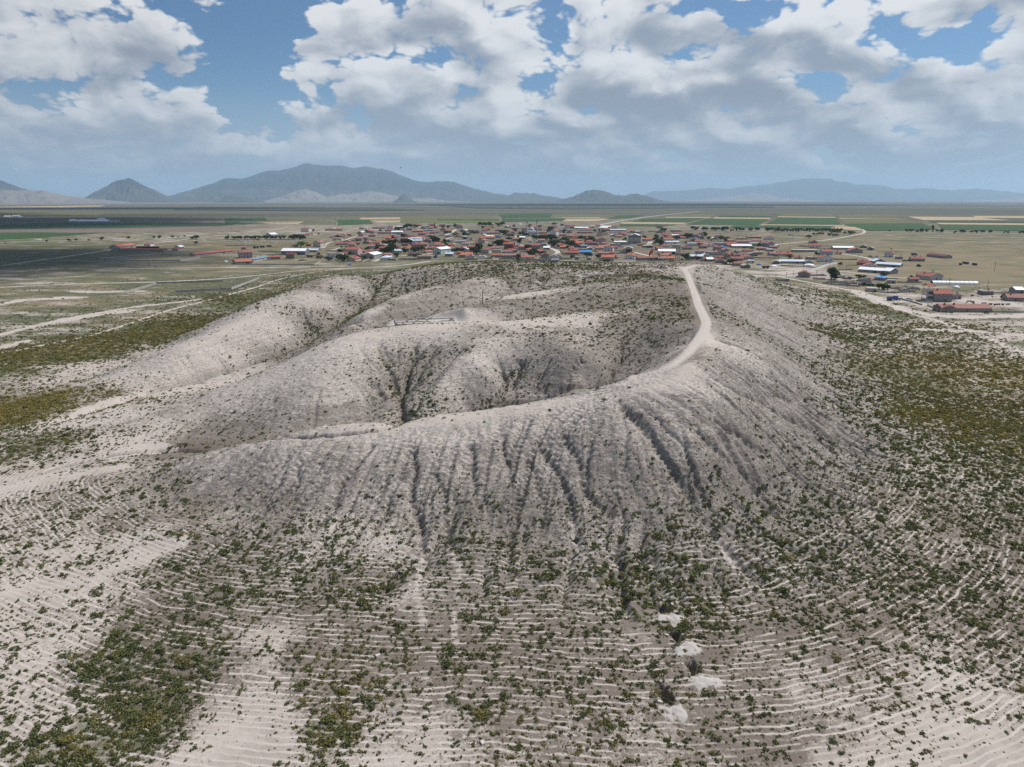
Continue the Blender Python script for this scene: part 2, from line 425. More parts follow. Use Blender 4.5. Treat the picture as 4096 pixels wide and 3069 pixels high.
# rills: water runs down the steepest line from random heads and cuts small channels
def _flow(x0, y0, n=46, step=1.1):
    x, y = x0, y0; P = [(x, y)]; e = 1.5
    for _ in range(n):
        gx_ = float(bil(BASE, np.array([x + e]), np.array([y]))[0] - bil(BASE, np.array([x - e]), np.array([y]))[0]) / (2 * e)
        gy_ = float(bil(BASE, np.array([x]), np.array([y + e]))[0] - bil(BASE, np.array([x]), np.array([y - e]))[0]) / (2 * e)
        g = math.hypot(gx_, gy_)
        if g < .13: break
        x -= gx_ / g * step; y -= gy_ / g * step; P.append((x, y))
    return np.array(P)
_GYg, _GXg = np.gradient(BASE, GS)
_SL = np.hypot(_GXg, _GYg)
_rr = np.random.default_rng(11)
_cand = np.argwhere((_SL > .20) & (np.abs(GXX) < 180) & (GYY > 100) & (GYY < 480))
RILLS = []
for k in _rr.permutation(len(_cand))[:900]:
    iy, ix = _cand[k]; x0, y0 = gx[ix] + _rr.uniform(-1, 1), gy[iy] + _rr.uniform(-1, 1)
    if abs(math.atan2(x0, y0)) > rad(42): continue
    P = _flow(x0, y0, int(_rr.integers(12, 40)))
    if len(P) < 7: continue
    P = P + np.stack([fbm(P[:, 0] * .3, P[:, 1] * .3, 2), fbm(P[:, 1] * .3 + 9, P[:, 0] * .3, 2)], 1) * .5
    RILLS.append((_rr.uniform(.35, 1.0), _rr.uniform(.36, .72), P))
_rim = resample(chaikin([hitd(*q)[:2] for q in [(520,975),(620,950),(800,928),(960,912),(1100,893),(1200,876),(1300,855),(1400,826),(1490,800),(1532,760),(1545,710),(1530,660),(1520,625),(1505,595)]], 2), 1.9)
for q in _rim:
    P = _flow(q[0] + _rr.uniform(-1, 1), q[1] + _rr.uniform(-1, 1) - 2.0, int(_rr.integers(20, 42)))
    if len(P) > 8:
        P = P + np.stack([fbm(P[:, 0] * .25, P[:, 1] * .25, 2), fbm(P[:, 1] * .25 + 9, P[:, 0] * .25, 2)], 1) * .35
        RILLS.append((_rr.uniform(.25, .75), _rr.uniform(.34, .6), P))
TRACK_D = [(1502,573),(1476,580),(1484,591),(1490,606),(1503,640),(1508,660),(1524,690),(1526,706),(1502,746),(1472,776),(1440,796),(1405,806),(1375,814)]
track = resample(chaikin([hitd(*q) for q in TRACK_D], 3), 1.0)

rimline = resample(chaikin([hitd(*q)[:2] for q in [(1375,814),(1330,836),(1280,848),(1200,867),(1100,884),(1000,900),(900,912),(820,922)]], 2), 1.2)
def poly_dist(p, x, y, reach):
    """distance to a polyline and position along it (0..1), only within reach"""
    d = np.full(x.shape, 1e3); f = np.zeros(x.shape)
    m = (x > p[:, 0].min() - reach) & (x < p[:, 0].max() + reach) & (y > p[:, 1].min() - reach) & (y < p[:, 1].max() + reach)
    idx = np.nonzero(m)[0]
    for i in range(0, len(idx), 30000):
        k = idx[i:i + 30000]
        d2 = (x[k, None] - p[None, :, 0]) ** 2 + (y[k, None] - p[None, :, 1]) ** 2
        j = d2.argmin(1)
        d[k] = np.sqrt(d2[np.arange(len(k)), j]); f[k] = j / max(1, len(p) - 1)
    return d, f

PITS = [(2648,2432,.95,.75,.35,1.3),(2706,2545,1.0,.7,.4,1.3),(2772,2668,1.15,.7,.35,1.4),(2656,2775,1.45,.7,.45,1.5)]   # photograph x, y, half length, half width, turn, depth
pits = [(hit(u, v)[:2], a, b, t, dp) for u, v, a, b, t, dp in PITS]
RUINS = [((hitd(918, 692))[:2], 13.0, 6.5, .22), ((hitd(1290, 593))[:2], 8.5, 5.0, .12)]

def terrain(x, y, full=False, carve=True):
    """final ground height; x, y flat arrays"""
    x = np.asarray(x, float).ravel(); y = np.asarray(y, float).ravel()
    ins = inside(x, y)
    z = base_h(x, y)
    s = np.where(ins, bil(TS, x, y), 0); d = np.where(ins, bil(TD, x, y), 999.0)
    far = np.hypot(x, y)
    # slope strength of the base form, for erosion detail
    slope = np.where(ins, bil(_SL, x, y), 0.0)
    steep = smooth(slope, .06, .30)
    # rills running down the outer faces
    env = smooth(d, -34, -20) * (1 - smooth(d, 2, 16)) * np.where(ins, 1, 0)
    wrp = 1.2 * fbm(x * .06, y * .06, 3)
    flank = smooth(s, 150, 190)
    r1 = 1 - np.abs(pnoise(s * .16 + wrp * .5, d * .012)) * 2.4
    r2 = 1 - np.abs(pnoise(s * .42 + wrp, d * .03 + 7)) * 2.4
    r3 = 1 - np.abs(pnoise(s * .85 + wrp * 1.5, d * .05 + 3)) * 2.4
    rill = np.clip(r1, 0, 1) ** 3 * (.50 + .35 * flank) + np.clip(r2, 0, 1) ** 3 * (.24 + .30 * flank) + np.clip(r3, 0, 1) ** 2 * .12
    z = z - env * rill * (.35 + .65 * steep)
    # rough weathered slope
    z = z + steep * (.50 * fbm(x * .09, y * .09, 4, .6) + .22 * fbm(x * .6, y * .6, 3, .65)) * np.where(ins, 1, 0)
    z = z + np.where(ins, .12 * fbm(x * .05 + 5, y * .05, 3) + .05 * fbm(x * .9, y * .9, 2), 0)
    mf = (far > 500) & (far < 1210)
    if mf.any(): z[mf] += .5 * fbm(x[mf] * .006, y[mf] * .006, 3) * smooth(far[mf], 500, 900) * (1 - smooth(far[mf], 900, 1200))
    # gullies
    g_mask = np.zeros(x.shape)
    for gi_, (dep, wid, p) in enumerate(gul):
        if gi_ >= 20: dep = dep * 1.1
        dist, f = poly_dist(p, x, y, wid * 3)
        taper = smooth(f, -.02, .12) * (1 - .45 * smooth(f, .7, 1.0))
        prof = np.exp(-(dist / wid) ** 2 * 1.3) * .45 + np.clip(1 - dist / (wid * .42), 0, 1) * .85
        z = z - dep * prof * taper
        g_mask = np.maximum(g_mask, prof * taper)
    if carve:
        xs_, ys_ = x.astype(np.float32), y.astype(np.float32)
        order_ = np.argsort(ys_); yo = ys_[order_]
        for dep, wid, p in RILLS:
            lo, hi = np.searchsorted(yo, (p[:, 1].min() - 2.5 * wid, p[:, 1].max() + 2.5 * wid))
            k = order_[lo:hi]; k = k[(xs_[k] > p[:, 0].min() - 2.5 * wid) & (xs_[k] < p[:, 0].max() + 2.5 * wid)]
            if len(k) == 0: continue
            d2 = (xs_[k, None] - p[None, :, 0]) ** 2 + (ys_[k, None] - p[None, :, 1]) ** 2
            j = d2.argmin(1); dd = np.sqrt(d2[np.arange(len(k)), j]); f = j / (len(p) - 1)
            cut = np.clip(1 - dd / (wid * 1.7), 0, 1) ** 1.4 * smooth(f, -.05, .25) * (1 - smooth(f, .75, 1.02))
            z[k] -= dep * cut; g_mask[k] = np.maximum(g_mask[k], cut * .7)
    # plough furrows on the apron: one flat-topped ridge about every two metres
    fur = smooth(d, 3, 10) * (1 - smooth(d, 85, 110)) * (1 - smooth(far, 190, 240)) * np.where(ins, 1, 0)
    ph = d / .95 + 1.1 * fbm(x * .035, y * .035, 3) + .5 * fbm(x * .22, y * .22, 3)
    fr = ph - np.floor(ph)
    z = z + fur * .05 * np.exp(-((fr - .5) / .2) ** 2) * smooth(fbm(x * .05 + 31, y * .05, 3), -.5, .0)
    # the track along the ridge
    td, tf = poly_dist(track, x, y, 9)
    zt = np.interp(tf, np.linspace(0, 1, len(track)), track[:, 2])
    k = 1 - smooth(td, 1.3, 3.4)
    z = z * (1 - k) + zt * k
    td2, tf2 = poly_dist(rimline, x, y, 7)
    trod = np.maximum((1 - smooth(td, .9, 2.2)) * (1 - .4 * smooth(tf, .75, 1)), (1 - smooth(td2, .5, 3.2)) * (.55 - .5 * tf2))
    # test pits with spoil
    spoil = np.zeros(x.shape)
    for (c, a, b, t, dp) in pits:
        lx = (x - c[0]) * math.cos(t) + (y - c[1]) * math.sin(t); ly = -(x - c[0]) * math.sin(t) + (y - c[1]) * math.cos(t)
        inp = (1 - smooth(np.abs(ly) / a, .80, 1.12)) * (1 - smooth(np.abs(lx) / b, .78, 1.14))
        sx, sy = x - c[0] - .8, y - c[1] + a + 1.6
        sp = np.exp(-((sx / 1.7) ** 2 + (sy / 1.35) ** 2)) * (1 + 1.3 * fbm(x * .7, y * .7, 3))
        spoil = np.maximum(spoil, smooth(sp + .5 * fbm(x * 1.1, y * 1.1, 3), .34, .46))
        z = z + .30 * np.clip(sp, 0, 1.4) * (1 - inp) - dp * 1.25 * inp
    for (c, a, b, t) in RUINS:
        lx = (x - c[0]) * math.cos(t) + (y - c[1]) * math.sin(t); ly = -(x - c[0]) * math.sin(t) + (y - c[1]) * math.cos(t)
        q = np.maximum(np.abs(lx) / a, np.abs(ly) / b)
        k = 1 - smooth(q, .9, 1.25)
        zc = float(base_h(np.array([c[0]]), np.array([c[1]]))[0])
        z = z * (1 - k) + (zc - .5) * k
        spoil = np.maximum(spoil, (1 - smooth(q, 1.0, 1.3)) * .8)
    if full:
        return z, dict(s=s, d=d, slope=slope, steep=steep, gul=g_mask, fur=fur, ph=ph, spoil=spoil, td=td, ins=ins, far=far, env=env * steep, trodden=trod)
    return z
def ground(x, y):
    if y > 640 or abs(x) > 330:           # open plain: none of the mound's relief
        far = math.hypot(x, y); a1, a2 = np.array([x]), np.array([y])
        z = float(base_h(a1, a2)[0])
        if inside(a1, a2)[0]: z += float(.12 * fbm(a1 * .05 + 5, a2 * .05, 3)[0] + .05 * fbm(a1 * .9, a2 * .9, 2)[0])
        if far > 500: z += .5 * float(fbm(a1 * .006, a2 * .006, 3)[0] * smooth(far, 500, 900) * (1 - smooth(far, 900, 1200)))
        return z
    return float(terrain(np.array([x]), np.array([y]))[0])
# ------------------------------------------------------------------ mesh and material helpers
def mesh_np(name, V, F, mats=(), smooth_shade=False, parent=None, link=True, midx=None):
    me = bpy.data.meshes.new(name)
    V = np.asarray(V, np.float32); F = np.asarray(F, np.int32)
    k = F.shape[1]
    me.vertices.add(len(V)); me.vertices.foreach_set('co', V.ravel())
    me.loops.add(F.size); me.loops.foreach_set('vertex_index', F.ravel())
    me.polygons.add(len(F))
    me.polygons.foreach_set('loop_start', np.arange(0, F.size, k, dtype=np.int32))
    me.polygons.foreach_set('loop_total', np.full(len(F), k, np.int32))
    if smooth_shade:
        me.polygons.foreach_set('use_smooth', np.ones(len(F), bool))
    for m_ in mats: me.materials.append(m_)
    if midx is not None:
        me.polygons.foreach_set('material_index', np.asarray(midx, np.int32))
    me.update(calc_edges=True)
    me.validate()
    ob = bpy.data.objects.new(name, me)
    if link: COL.objects.link(ob)
    if parent is not None: ob.parent = parent
    return ob
def tag(o, label=None, cat=None, group=None, kind=None):
    if label: o['label'] = label
    if cat: o['category'] = cat
    if group: o['group'] = group
    if kind: o['kind'] = kind
    return o
MATS = {}
def mat(name, build):
    if name not in MATS:
        m_ = bpy.data.materials.new(name)
        m_.use_nodes = True
        t = NT(m_.node_tree)
        out = t.n('ShaderNodeOutputMaterial')
        sh = build(t)
        t.t.links.new(sh, out.inputs['Surface'])
        MATS[name] = m_
    return MATS[name]
def bsdf(t, col, rough=0.9, spec=0.2, bump=None, bdist=0.05, bstr=0.6, metal=0.0):
    b_ = t.n('ShaderNodeBsdfPrincipled')
    t.put(b_.inputs['Base Color'], col)
    t.put(b_.inputs['Roughness'], rough)
    t.put(b_.inputs['Specular IOR Level'], spec)
    t.put(b_.inputs['Metallic'], metal)
    if bump is not None:
        bn = t.n('ShaderNodeBump')
        t.put(bn.inputs['Height'], bump); t.put(bn.inputs['Distance'], bdist); t.put(bn.inputs['Strength'], bstr)
        t.t.links.new(bn.outputs[0], b_.inputs['Normal'])
    return b_.outputs[0]
def objpos(t, scale=1.0):
    g = t.n('ShaderNodeNewGeometry').outputs['Position']
    return g

# ------------------------------------------------------------------ what grows where (print x, print y, shrubs, brown earth, grass cover, dryness)
COVER = [
 (150,1600,.95,.3,0,.25),(300,1540,.9,.4,0,.15),(250,1420,.75,.6,0,0),(420,1440,.6,.75,0,0),(60,1560,.35,.1,0,0),(40,1640,.7,.1,0,.1),(50,1450,.2,.1,0,0),(50,1350,.25,.1,0,0),(150,1380,.2,.15,0,0),
 (520,1600,.0,0,0,0),(600,1620,.03,0,0,0),(560,1540,.05,0,0,0),(560,1450,.1,.15,0,0),(580,1380,.1,.1,0,0),(680,1590,.85,.35,0,.35),(700,1500,.5,.5,0,.3),(760,1440,.5,.6,0,.3),(650,1400,.35,.5,0,.05),
 (900,1600,.12,.2,0,.1),(850,1640,.12,.1,0,.1),(950,1500,.25,.45,0,.1),(1100,1500,.4,.55,0,.1),(1100,1600,.4,.45,0,.3),(1300,1550,.4,.5,0,.2),(1250,1620,.3,.35,0,.3),
 (1500,1550,.35,.5,0,.1),(1500,1620,.3,.45,0,.1),(1700,1600,.2,.35,0,.1),(1800,1640,.1,.05,0,.05),(2000,1600,.1,.0,0,0),(2150,1640,.05,0,0,0),(2100,1500,.25,.2,0,.05),
 (1900,1480,.35,.45,0,.3),(2100,1400,.35,.45,0,.1),(1750,1480,.15,.3,0,.05),(1650,1430,.15,.4,0,.05),(1800,1380,.35,.6,0,.1),
 (1400,1400,.3,.6,0,.05),(1200,1400,.3,.6,0,0),(1000,1400,.35,.65,0,.1),(850,1380,.4,.7,0,.1),
 (700,1300,.5,.75,0,.1),(820,1260,.55,.9,0,.15),(900,1290,.2,.25,0,0),(960,1300,.3,.5,0,0),(1050,1280,.35,.6,0,.05),(1200,1300,.4,.7,0,.1),(1350,1250,.75,.95,0,.2),(1500,1330,.6,.9,0,.2),(1480,1220,.6,.8,0,.1),
 (1650,1300,.4,.8,0,.1),(1750,1200,.55,.85,0,.1),(1850,1280,.5,.7,0,.1),(2000,1250,.5,.55,0,.05),(2150,1250,.5,.4,0,.05),(2100,1120,.65,.45,.05,.1),
 (450,1250,.45,.8,0,.05),(350,1330,.4,.75,0,0),(250,1250,.3,.15,0,0),(150,1200,.35,.1,0,0),(50,1200,.4,.15,0,0),(300,1170,.35,.1,0,0),(400,1200,.45,.6,0,0),
 (550,1170,.55,.55,0,0),(700,1170,.45,.25,0,0),(650,1220,.5,.55,0,0),(850,1180,.3,.2,0,0),(1000,1180,.5,.55,0,0),(1150,1200,.5,.65,0,0),(1300,1170,.35,.35,0,0),
 (1500,1170,.45,.6,0,0),(1600,1120,.5,.6,0,0),(1700,1050,.5,.5,0,0),(1800,1100,.6,.7,0,0),(1850,1000,.55,.45,0,0),(1950,1050,.65,.55,.05,.1),
 (500,1040,.03,.4,0,0),(700,1020,.02,.35,0,0),(900,1020,.03,.35,0,0),(1100,1000,.03,.4,0,0),(1300,1000,.05,.45,0,0),(1450,920,.01,.35,0,0),(1600,950,.02,.6,0,0),(1650,850,.02,.45,0,0),(1600,720,.02,.4,0,0),(1720,800,.06,.55,0,0),(1650,660,.08,.55,0,0),(1750,900,.08,.55,0,0),
 (800,930,.01,.0,0,0),(1000,910,.01,.0,0,0),(1200,870,.01,.05,0,0),(1450,820,.0,.05,0,0),(640,960,.01,.1,0,0),(470,990,.02,.25,0,0),(1540,740,.0,.1,0,0),
 (600,1090,.15,.6,0,0),(900,1090,.2,.45,0,0),(1100,1090,.22,.7,0,0),(1400,1080,.2,.6,0,0),(1550,1030,.25,.7,0,0),
 (1800,720,.75,.2,.4,.3),(1900,800,.85,.3,.5,.5),(2100,800,.85,.2,.5,.7),(2000,900,.85,.3,.4,.6),(2150,950,.85,.3,.35,.5),(2000,980,.75,.3,.2,.2),(1750,650,.6,.3,.4,.2),(1850,660,.7,.2,.7,.5),(2100,720,.6,.1,.6,.6),(1800,830,.7,.3,.2,.2),(1880,900,.7,.3,.15,.2),
 (100,760,.9,.2,.75,.5),(300,720,.9,.2,.8,.5),(50,880,.9,.3,.65,.7),(200,860,.6,.3,.5,.6),(100,960,.75,.35,.45,.3),(500,650,.8,.1,.7,.4),(400,690,.8,.1,.7,.4),(100,700,.4,.1,.5,.4),(650,610,.6,.1,.7,.4),
 (250,900,.15,.05,0,0),(350,830,.12,.1,0,0),(450,760,.06,.1,0,0),(550,720,.03,.2,0,0),(300,940,.35,.15,0,0),(150,1000,.45,.2,0,0),(80,1030,.15,0,0,0),(250,1080,.45,.4,0,0),(350,1060,.5,.5,0,0),(100,1100,.4,.35,0,0),(420,1090,.35,.7,0,0),
 (760,740,.02,0,0,0),(650,830,.03,.22,0,0),(600,900,.12,.5,0,0),(700,840,.02,.15,0,0),(620,800,.02,.05,0,0),(500,850,.05,.2,0,0),(1580,640,.03,.4,0,0),(1620,680,.03,.45,0,0),(1680,760,.03,.45,0,0),(1570,612,.06,.4,0,0),(1650,640,.06,.45,0,0),(520,920,.4,.95,0,.05),(480,940,.3,.95,0,0),(700,890,.08,.6,0,0),(560,870,.04,.3,0,0),(420,880,.1,.3,0,0),
 (870,840,.5,.6,0,0),(900,780,.35,.6,0,0),(980,760,.3,.5,0,0),(1050,860,.65,.6,0,0),(960,880,.6,.4,0,0),(1100,820,.5,.5,0,0),(1180,810,.2,.45,0,0),(1240,810,.12,.4,0,0),(1300,790,.15,.5,0,0),(1380,750,.4,.5,0,0),(1420,740,.3,1,0,.2),(1430,690,.45,.9,0,.1),(1340,700,.5,.5,0,0),(1200,720,.3,.5,0,0),(1050,720,.15,.25,0,0),(1052,775,.02,0,0,0),(1030,800,.02,0,0,0),(985,825,.04,.05,0,0),(1015,838,.35,1,0,0),(800,672,.03,0,0,0),(872,640,.03,.05,0,0),(968,680,.03,0,0,0),(1077,643,.03,.05,0,0),(1150,632,.05,.1,0,0),(950,715,.05,.1,0,0),
 (560,700,.02,.1,0,0),(680,650,.03,.2,0,0),(760,620,.06,.35,0,0),(820,630,.5,.6,0,0),(780,650,.6,.8,0,0),(760,682,.65,.8,.05,.1),(700,716,.6,.7,.05,.1),(620,757,.5,.6,0,0),(860,668,.35,.75,0,0),(940,655,.3,.65,0,0),(1000,648,.35,.6,0,0),(1060,662,.45,.65,0,0),(1120,657,.5,.65,0,0),(1200,655,.5,.65,0,0),(1100,695,.03,0,0,0),(1250,688,.06,.05,0,0),(740,690,.6,.6,.1,.1),(650,745,.5,.5,.1,.1),(840,690,.4,.8,0,0),(900,650,.15,.6,0,0),(1000,620,.2,.4,0,0),(1100,660,.4,.5,0,0),(1250,640,.45,.6,0,0),(1350,650,.45,.7,0,0),(1020,690,.04,0,0,0),(1200,690,.1,.1,0,0),
 (900,580,.6,.4,.1,.1),(1000,575,.65,.45,.1,.15),(1100,575,.6,.5,.1,.1),(1200,600,.4,.5,0,0),(1300,600,.5,.6,0,.1),(1400,600,.5,.7,.1,.1),(1420,640,.35,.9,0,0),(1550,590,.4,.4,0,0),
 # plain
 (100,625,.1,.2,.7,.45),(300,590,.15,.1,.75,.35),(150,690,.3,.1,.75,.35),(60,720,.3,0,.6,.35),(200,705,.3,0,.6,.35),(350,665,.3,0,.65,.35),(50,560,.05,.2,.8,.3),(50,530,.05,.2,.8,.35),(250,560,.05,.1,.8,.45),(420,565,.05,.1,.75,.55),(600,575,.05,.1,.75,.55),(450,615,.1,.1,.85,.3),
 (20,600,.0,.25,.65,.5),(60,650,.1,.2,.65,.5),(700,575,.1,.1,.7,.5),(850,562,.1,.1,.8,.45),
 (1900,560,0,.1,.9,.7),(2100,540,0,.1,.92,.65),(2000,600,0,.1,.9,.72),(2150,590,0,.1,.9,.7),(1700,590,.05,.1,.5,.5),(1740,610,.05,.1,.7,.55),(2150,690,.2,.1,.5,.35),(2180,730,.2,0,.4,.4),(2000,650,.1,.1,.5,.6),(1800,600,.05,.2,.5,.5),(1950,520,0,.1,.8,.55),(2150,500,0,.1,.8,.5),
 (1300,540,0,.75,.5,.5),(900,540,0,.7,.6,.55),(1100,530,0,.8,.5,.5),(1500,550,0,.65,.55,.6),(1600,520,0,.6,.6,.55),(700,540,0,.5,.7,.6),(1000,500,0,.7,.5,.5),(1300,500,0,.7,.5,.5),(1700,540,0,.5,.65,.6),(600,525,0,.5,.75,.6),
 (100,500,0,.2,.7,.4),(400,515,0,.2,.6,.45),(700,495,0,.2,.55,.5),(200,470,0,.3,.6,.4),(600,470,0,.3,.5,.45),(1000,470,0,.3,.5,.5),(1500,485,0,.3,.6,.5),(1900,480,0,.2,.7,.5),
 (100,452,0,.2,.45,.4),(600,452,0,.25,.4,.4),(1100,452,0,.25,.4,.45),(1600,455,0,.2,.65,.5),(2100,455,0,.2,.6,.5),
 (100,440,0,.1,.2,.4),(400,441,0,.2,.3,.4),(800,441,0,.3,.45,.4),(1200,441,0,.3,.6,.35),(1600,441,0,.3,.6,.35),(2100,441,0,.2,.5,.45),
]
_an = []
for (u, v, *ch) in COVER:
    p = hitd(u, v) if v > 555 else atd(u, v, 0)
    _an.append((math.atan2(p[0], p[1]), math.log(math.hypot(p[0], p[1])), *ch))
_an = np.array(_an)
_CT = np.linspace(-rad(62), rad(62), 320); _CR = np.linspace(math.log(20.0), math.log(150000.0), 620)
def _cover_grid():
    T_, R_ = np.meshgrid(_CT, _CR); th = T_.ravel(); lr = R_.ravel()
    out = np.empty((len(th), 4))
    for i in range(0, len(th), 20000):
        d2 = ((th[i:i + 20000, None] - _an[None, :, 0]) ** 2 + ((lr[i:i + 20000, None] - _an[None, :, 1]) * 1.15) ** 2)
        w = 1.0 / (d2 + .0005) ** 2
        out[i:i + 20000] = (w @ _an[:, 2:]) / w.sum(1)[:, None]
    return out.reshape(len(_CR), len(_CT), 4)
_CG = _cover_grid()
# washes and trodden yards: bare pale ground (photograph or print points), half width m
WASH = [(at, 2.4, [(0, 1329), (253, 1266), (570, 1215), (696, 1203), (800, 1190)]), (at, 3.5, [(0, 1380), (95, 1354)]), (at, 4.0, [(126, 1297), (380, 1253), (500, 1236)]), (at, 5.5, [(3410, 1166), (3520, 1200), (3620, 1232), (3740, 1256), (3860, 1262), (4096, 1254)]), (at, 9.0, [(3880, 1195), (3960, 1205), (4060, 1215)]),
        (hit, 3.2, [(0, 1925), (190, 1890), (370, 1835), (540, 1805), (640, 1795)]), (hit, 2.4, [(0, 1965), (200, 1925), (470, 1870)]), (hit, .75, [(1690, 2130), (1700, 2200), (1682, 2260), (1660, 2380), (1690, 2480)]), (hit, .6, [(2290, 2080), (2310, 2180), (2360, 2290), (2430, 2400)]), (hit, .55, [(1800, 2180), (1840, 2260), (1835, 2380), (1810, 2480), (1830, 2600)]), (hit, .8, [(2830, 2080), (2900, 2180), (2930, 2230), (2990, 2300), (3060, 2390)]), (hit, 3.0, [(0, 2400), (300, 2330), (560, 2240), (660, 2190)]),
        (at, 3.5, [(0, 1212), (120, 1195), (330, 1182)]), (at, 3.0, [(300, 1168), (560, 1158)]), (at, 4.0, [(3700, 1310), (3850, 1315), (4096, 1330)]), (hit, 2.6, [(330, 1640), (440, 1600), (600, 1570), (900, 1490)]), (at, 5.0, [(3120, 1094), (3200, 1088)])]
wash = [(w, resample(chaikin([f(u, v)[:2] for u, v in L_], 2), 1.5)) for f, w, L_ in WASH]
def cover(x, y):
    """shrubs, brown, grass, dry interpolated from the notes above"""
    th = np.clip(np.arctan2(x, y), -rad(61.5), rad(61.5)); lr = np.log(np.clip(np.hypot(x, y), 21, 149000))
    fx = (th - _CT[0]) / (_CT[1] - _CT[0]); fy = (lr - _CR[0]) / (_CR[1] - _CR[0])
    # ragged borders
    near_ = np.hypot(x, y) < 700
    wx_ = np.zeros(len(x)); wy_ = np.zeros(len(x))
    wx_[near_] = fbm(x[near_] * .09, y[near_] * .09, 3) * 2.2; wy_[near_] = fbm(x[near_] * .09 + 70, y[near_] * .09, 3) * 2.2
    fx = np.clip(fx + wx_, 0, len(_CT) - 1.001); fy = np.clip(fy + wy_, 0, len(_CR) - 1.001)
    ix = fx.astype(int); iy = fy.astype(int); fx = (fx - ix)[:, None]; fy = (fy - iy)[:, None]
    out = (_CG[iy, ix] * (1 - fx) + _CG[iy, ix + 1] * fx) * (1 - fy) + (_CG[iy + 1, ix] * (1 - fx) + _CG[iy + 1, ix + 1] * fx) * fy
    for w_, p in wash:
        d, f = poly_dist(p, x, y, w_ * 2.5)
        m_ = d < w_ * 2.4
        if not m_.any(): continue
        k = 1 - smooth(d[m_] / w_ + 1.0 * fbm(x[m_] * .12, y[m_] * .12, 3) + .6 * fbm(x[m_] * .5, y[m_] * .5, 2), .45, 1.35)
        out[m_] *= (1 - .93 * k)[:, None]
    return out

# ------------------------------------------------------------------ the ground sheet (fan of cells that grow with distance, full circle, to the horizon)
th_in = np.linspace(-rad(41), rad(41), 710)
th_out = np.linspace(rad(41), 2 * math.pi - rad(41), 30)[1:-1]
ths = np.concatenate([th_in, th_out])
rr = np.concatenate([[3.0, 12.0, 24.0], np.geomspace(36, 105, 270), np.geomspace(105, 170, 340)[1:], np.geomspace(170, 330, 370)[1:], np.geomspace(330, 640, 230)[1:], np.geomspace(640, 2600, 130)[1:], np.geomspace(2600, 45000, 52)[1:]])
TT, RR = np.meshgrid(ths, rr)
GXv = (RR * np.sin(TT)).ravel(); GYv = (RR * np.cos(TT)).ravel()
front = (np.abs(np.arctan2(GXv, GYv)) < rad(60)) & (np.hypot(GXv, GYv) < 1400)
GZv = np.zeros(GXv.shape)
zf, AT = terrain(GXv[front], GYv[front], True)
GZv[front] = zf
GZv[~front] = np.where(GYv[~front] < 10, -1.0, 0.0)
rfar = np.hypot(GXv, GYv)
GZv -= np.where(rfar > 3000, (rfar - 3000) ** 2 / (2 * 6371000.0) * .8, 0)      # the plain follows the earth's curve
cov_f = np.zeros((len(GXv), 4))
inview = np.abs(np.arctan2(GXv, GYv)) < rad(46)
cov_f[inview] = cover(GXv[inview], GYv[inview])
cov_f[~inview] = (.3, .3, .3, .3)
nc, nr = len(ths), len(rr)
_i = (np.arange(nr - 1)[:, None] * nc + np.arange(nc)[None]).ravel()
_j = (np.arange(nr - 1)[:, None] * nc + (np.arange(nc)[None] + 1) % nc).ravel()
GF = np.stack([_i, _j, _j + nc, _i + nc], 1)[:, ::-1]

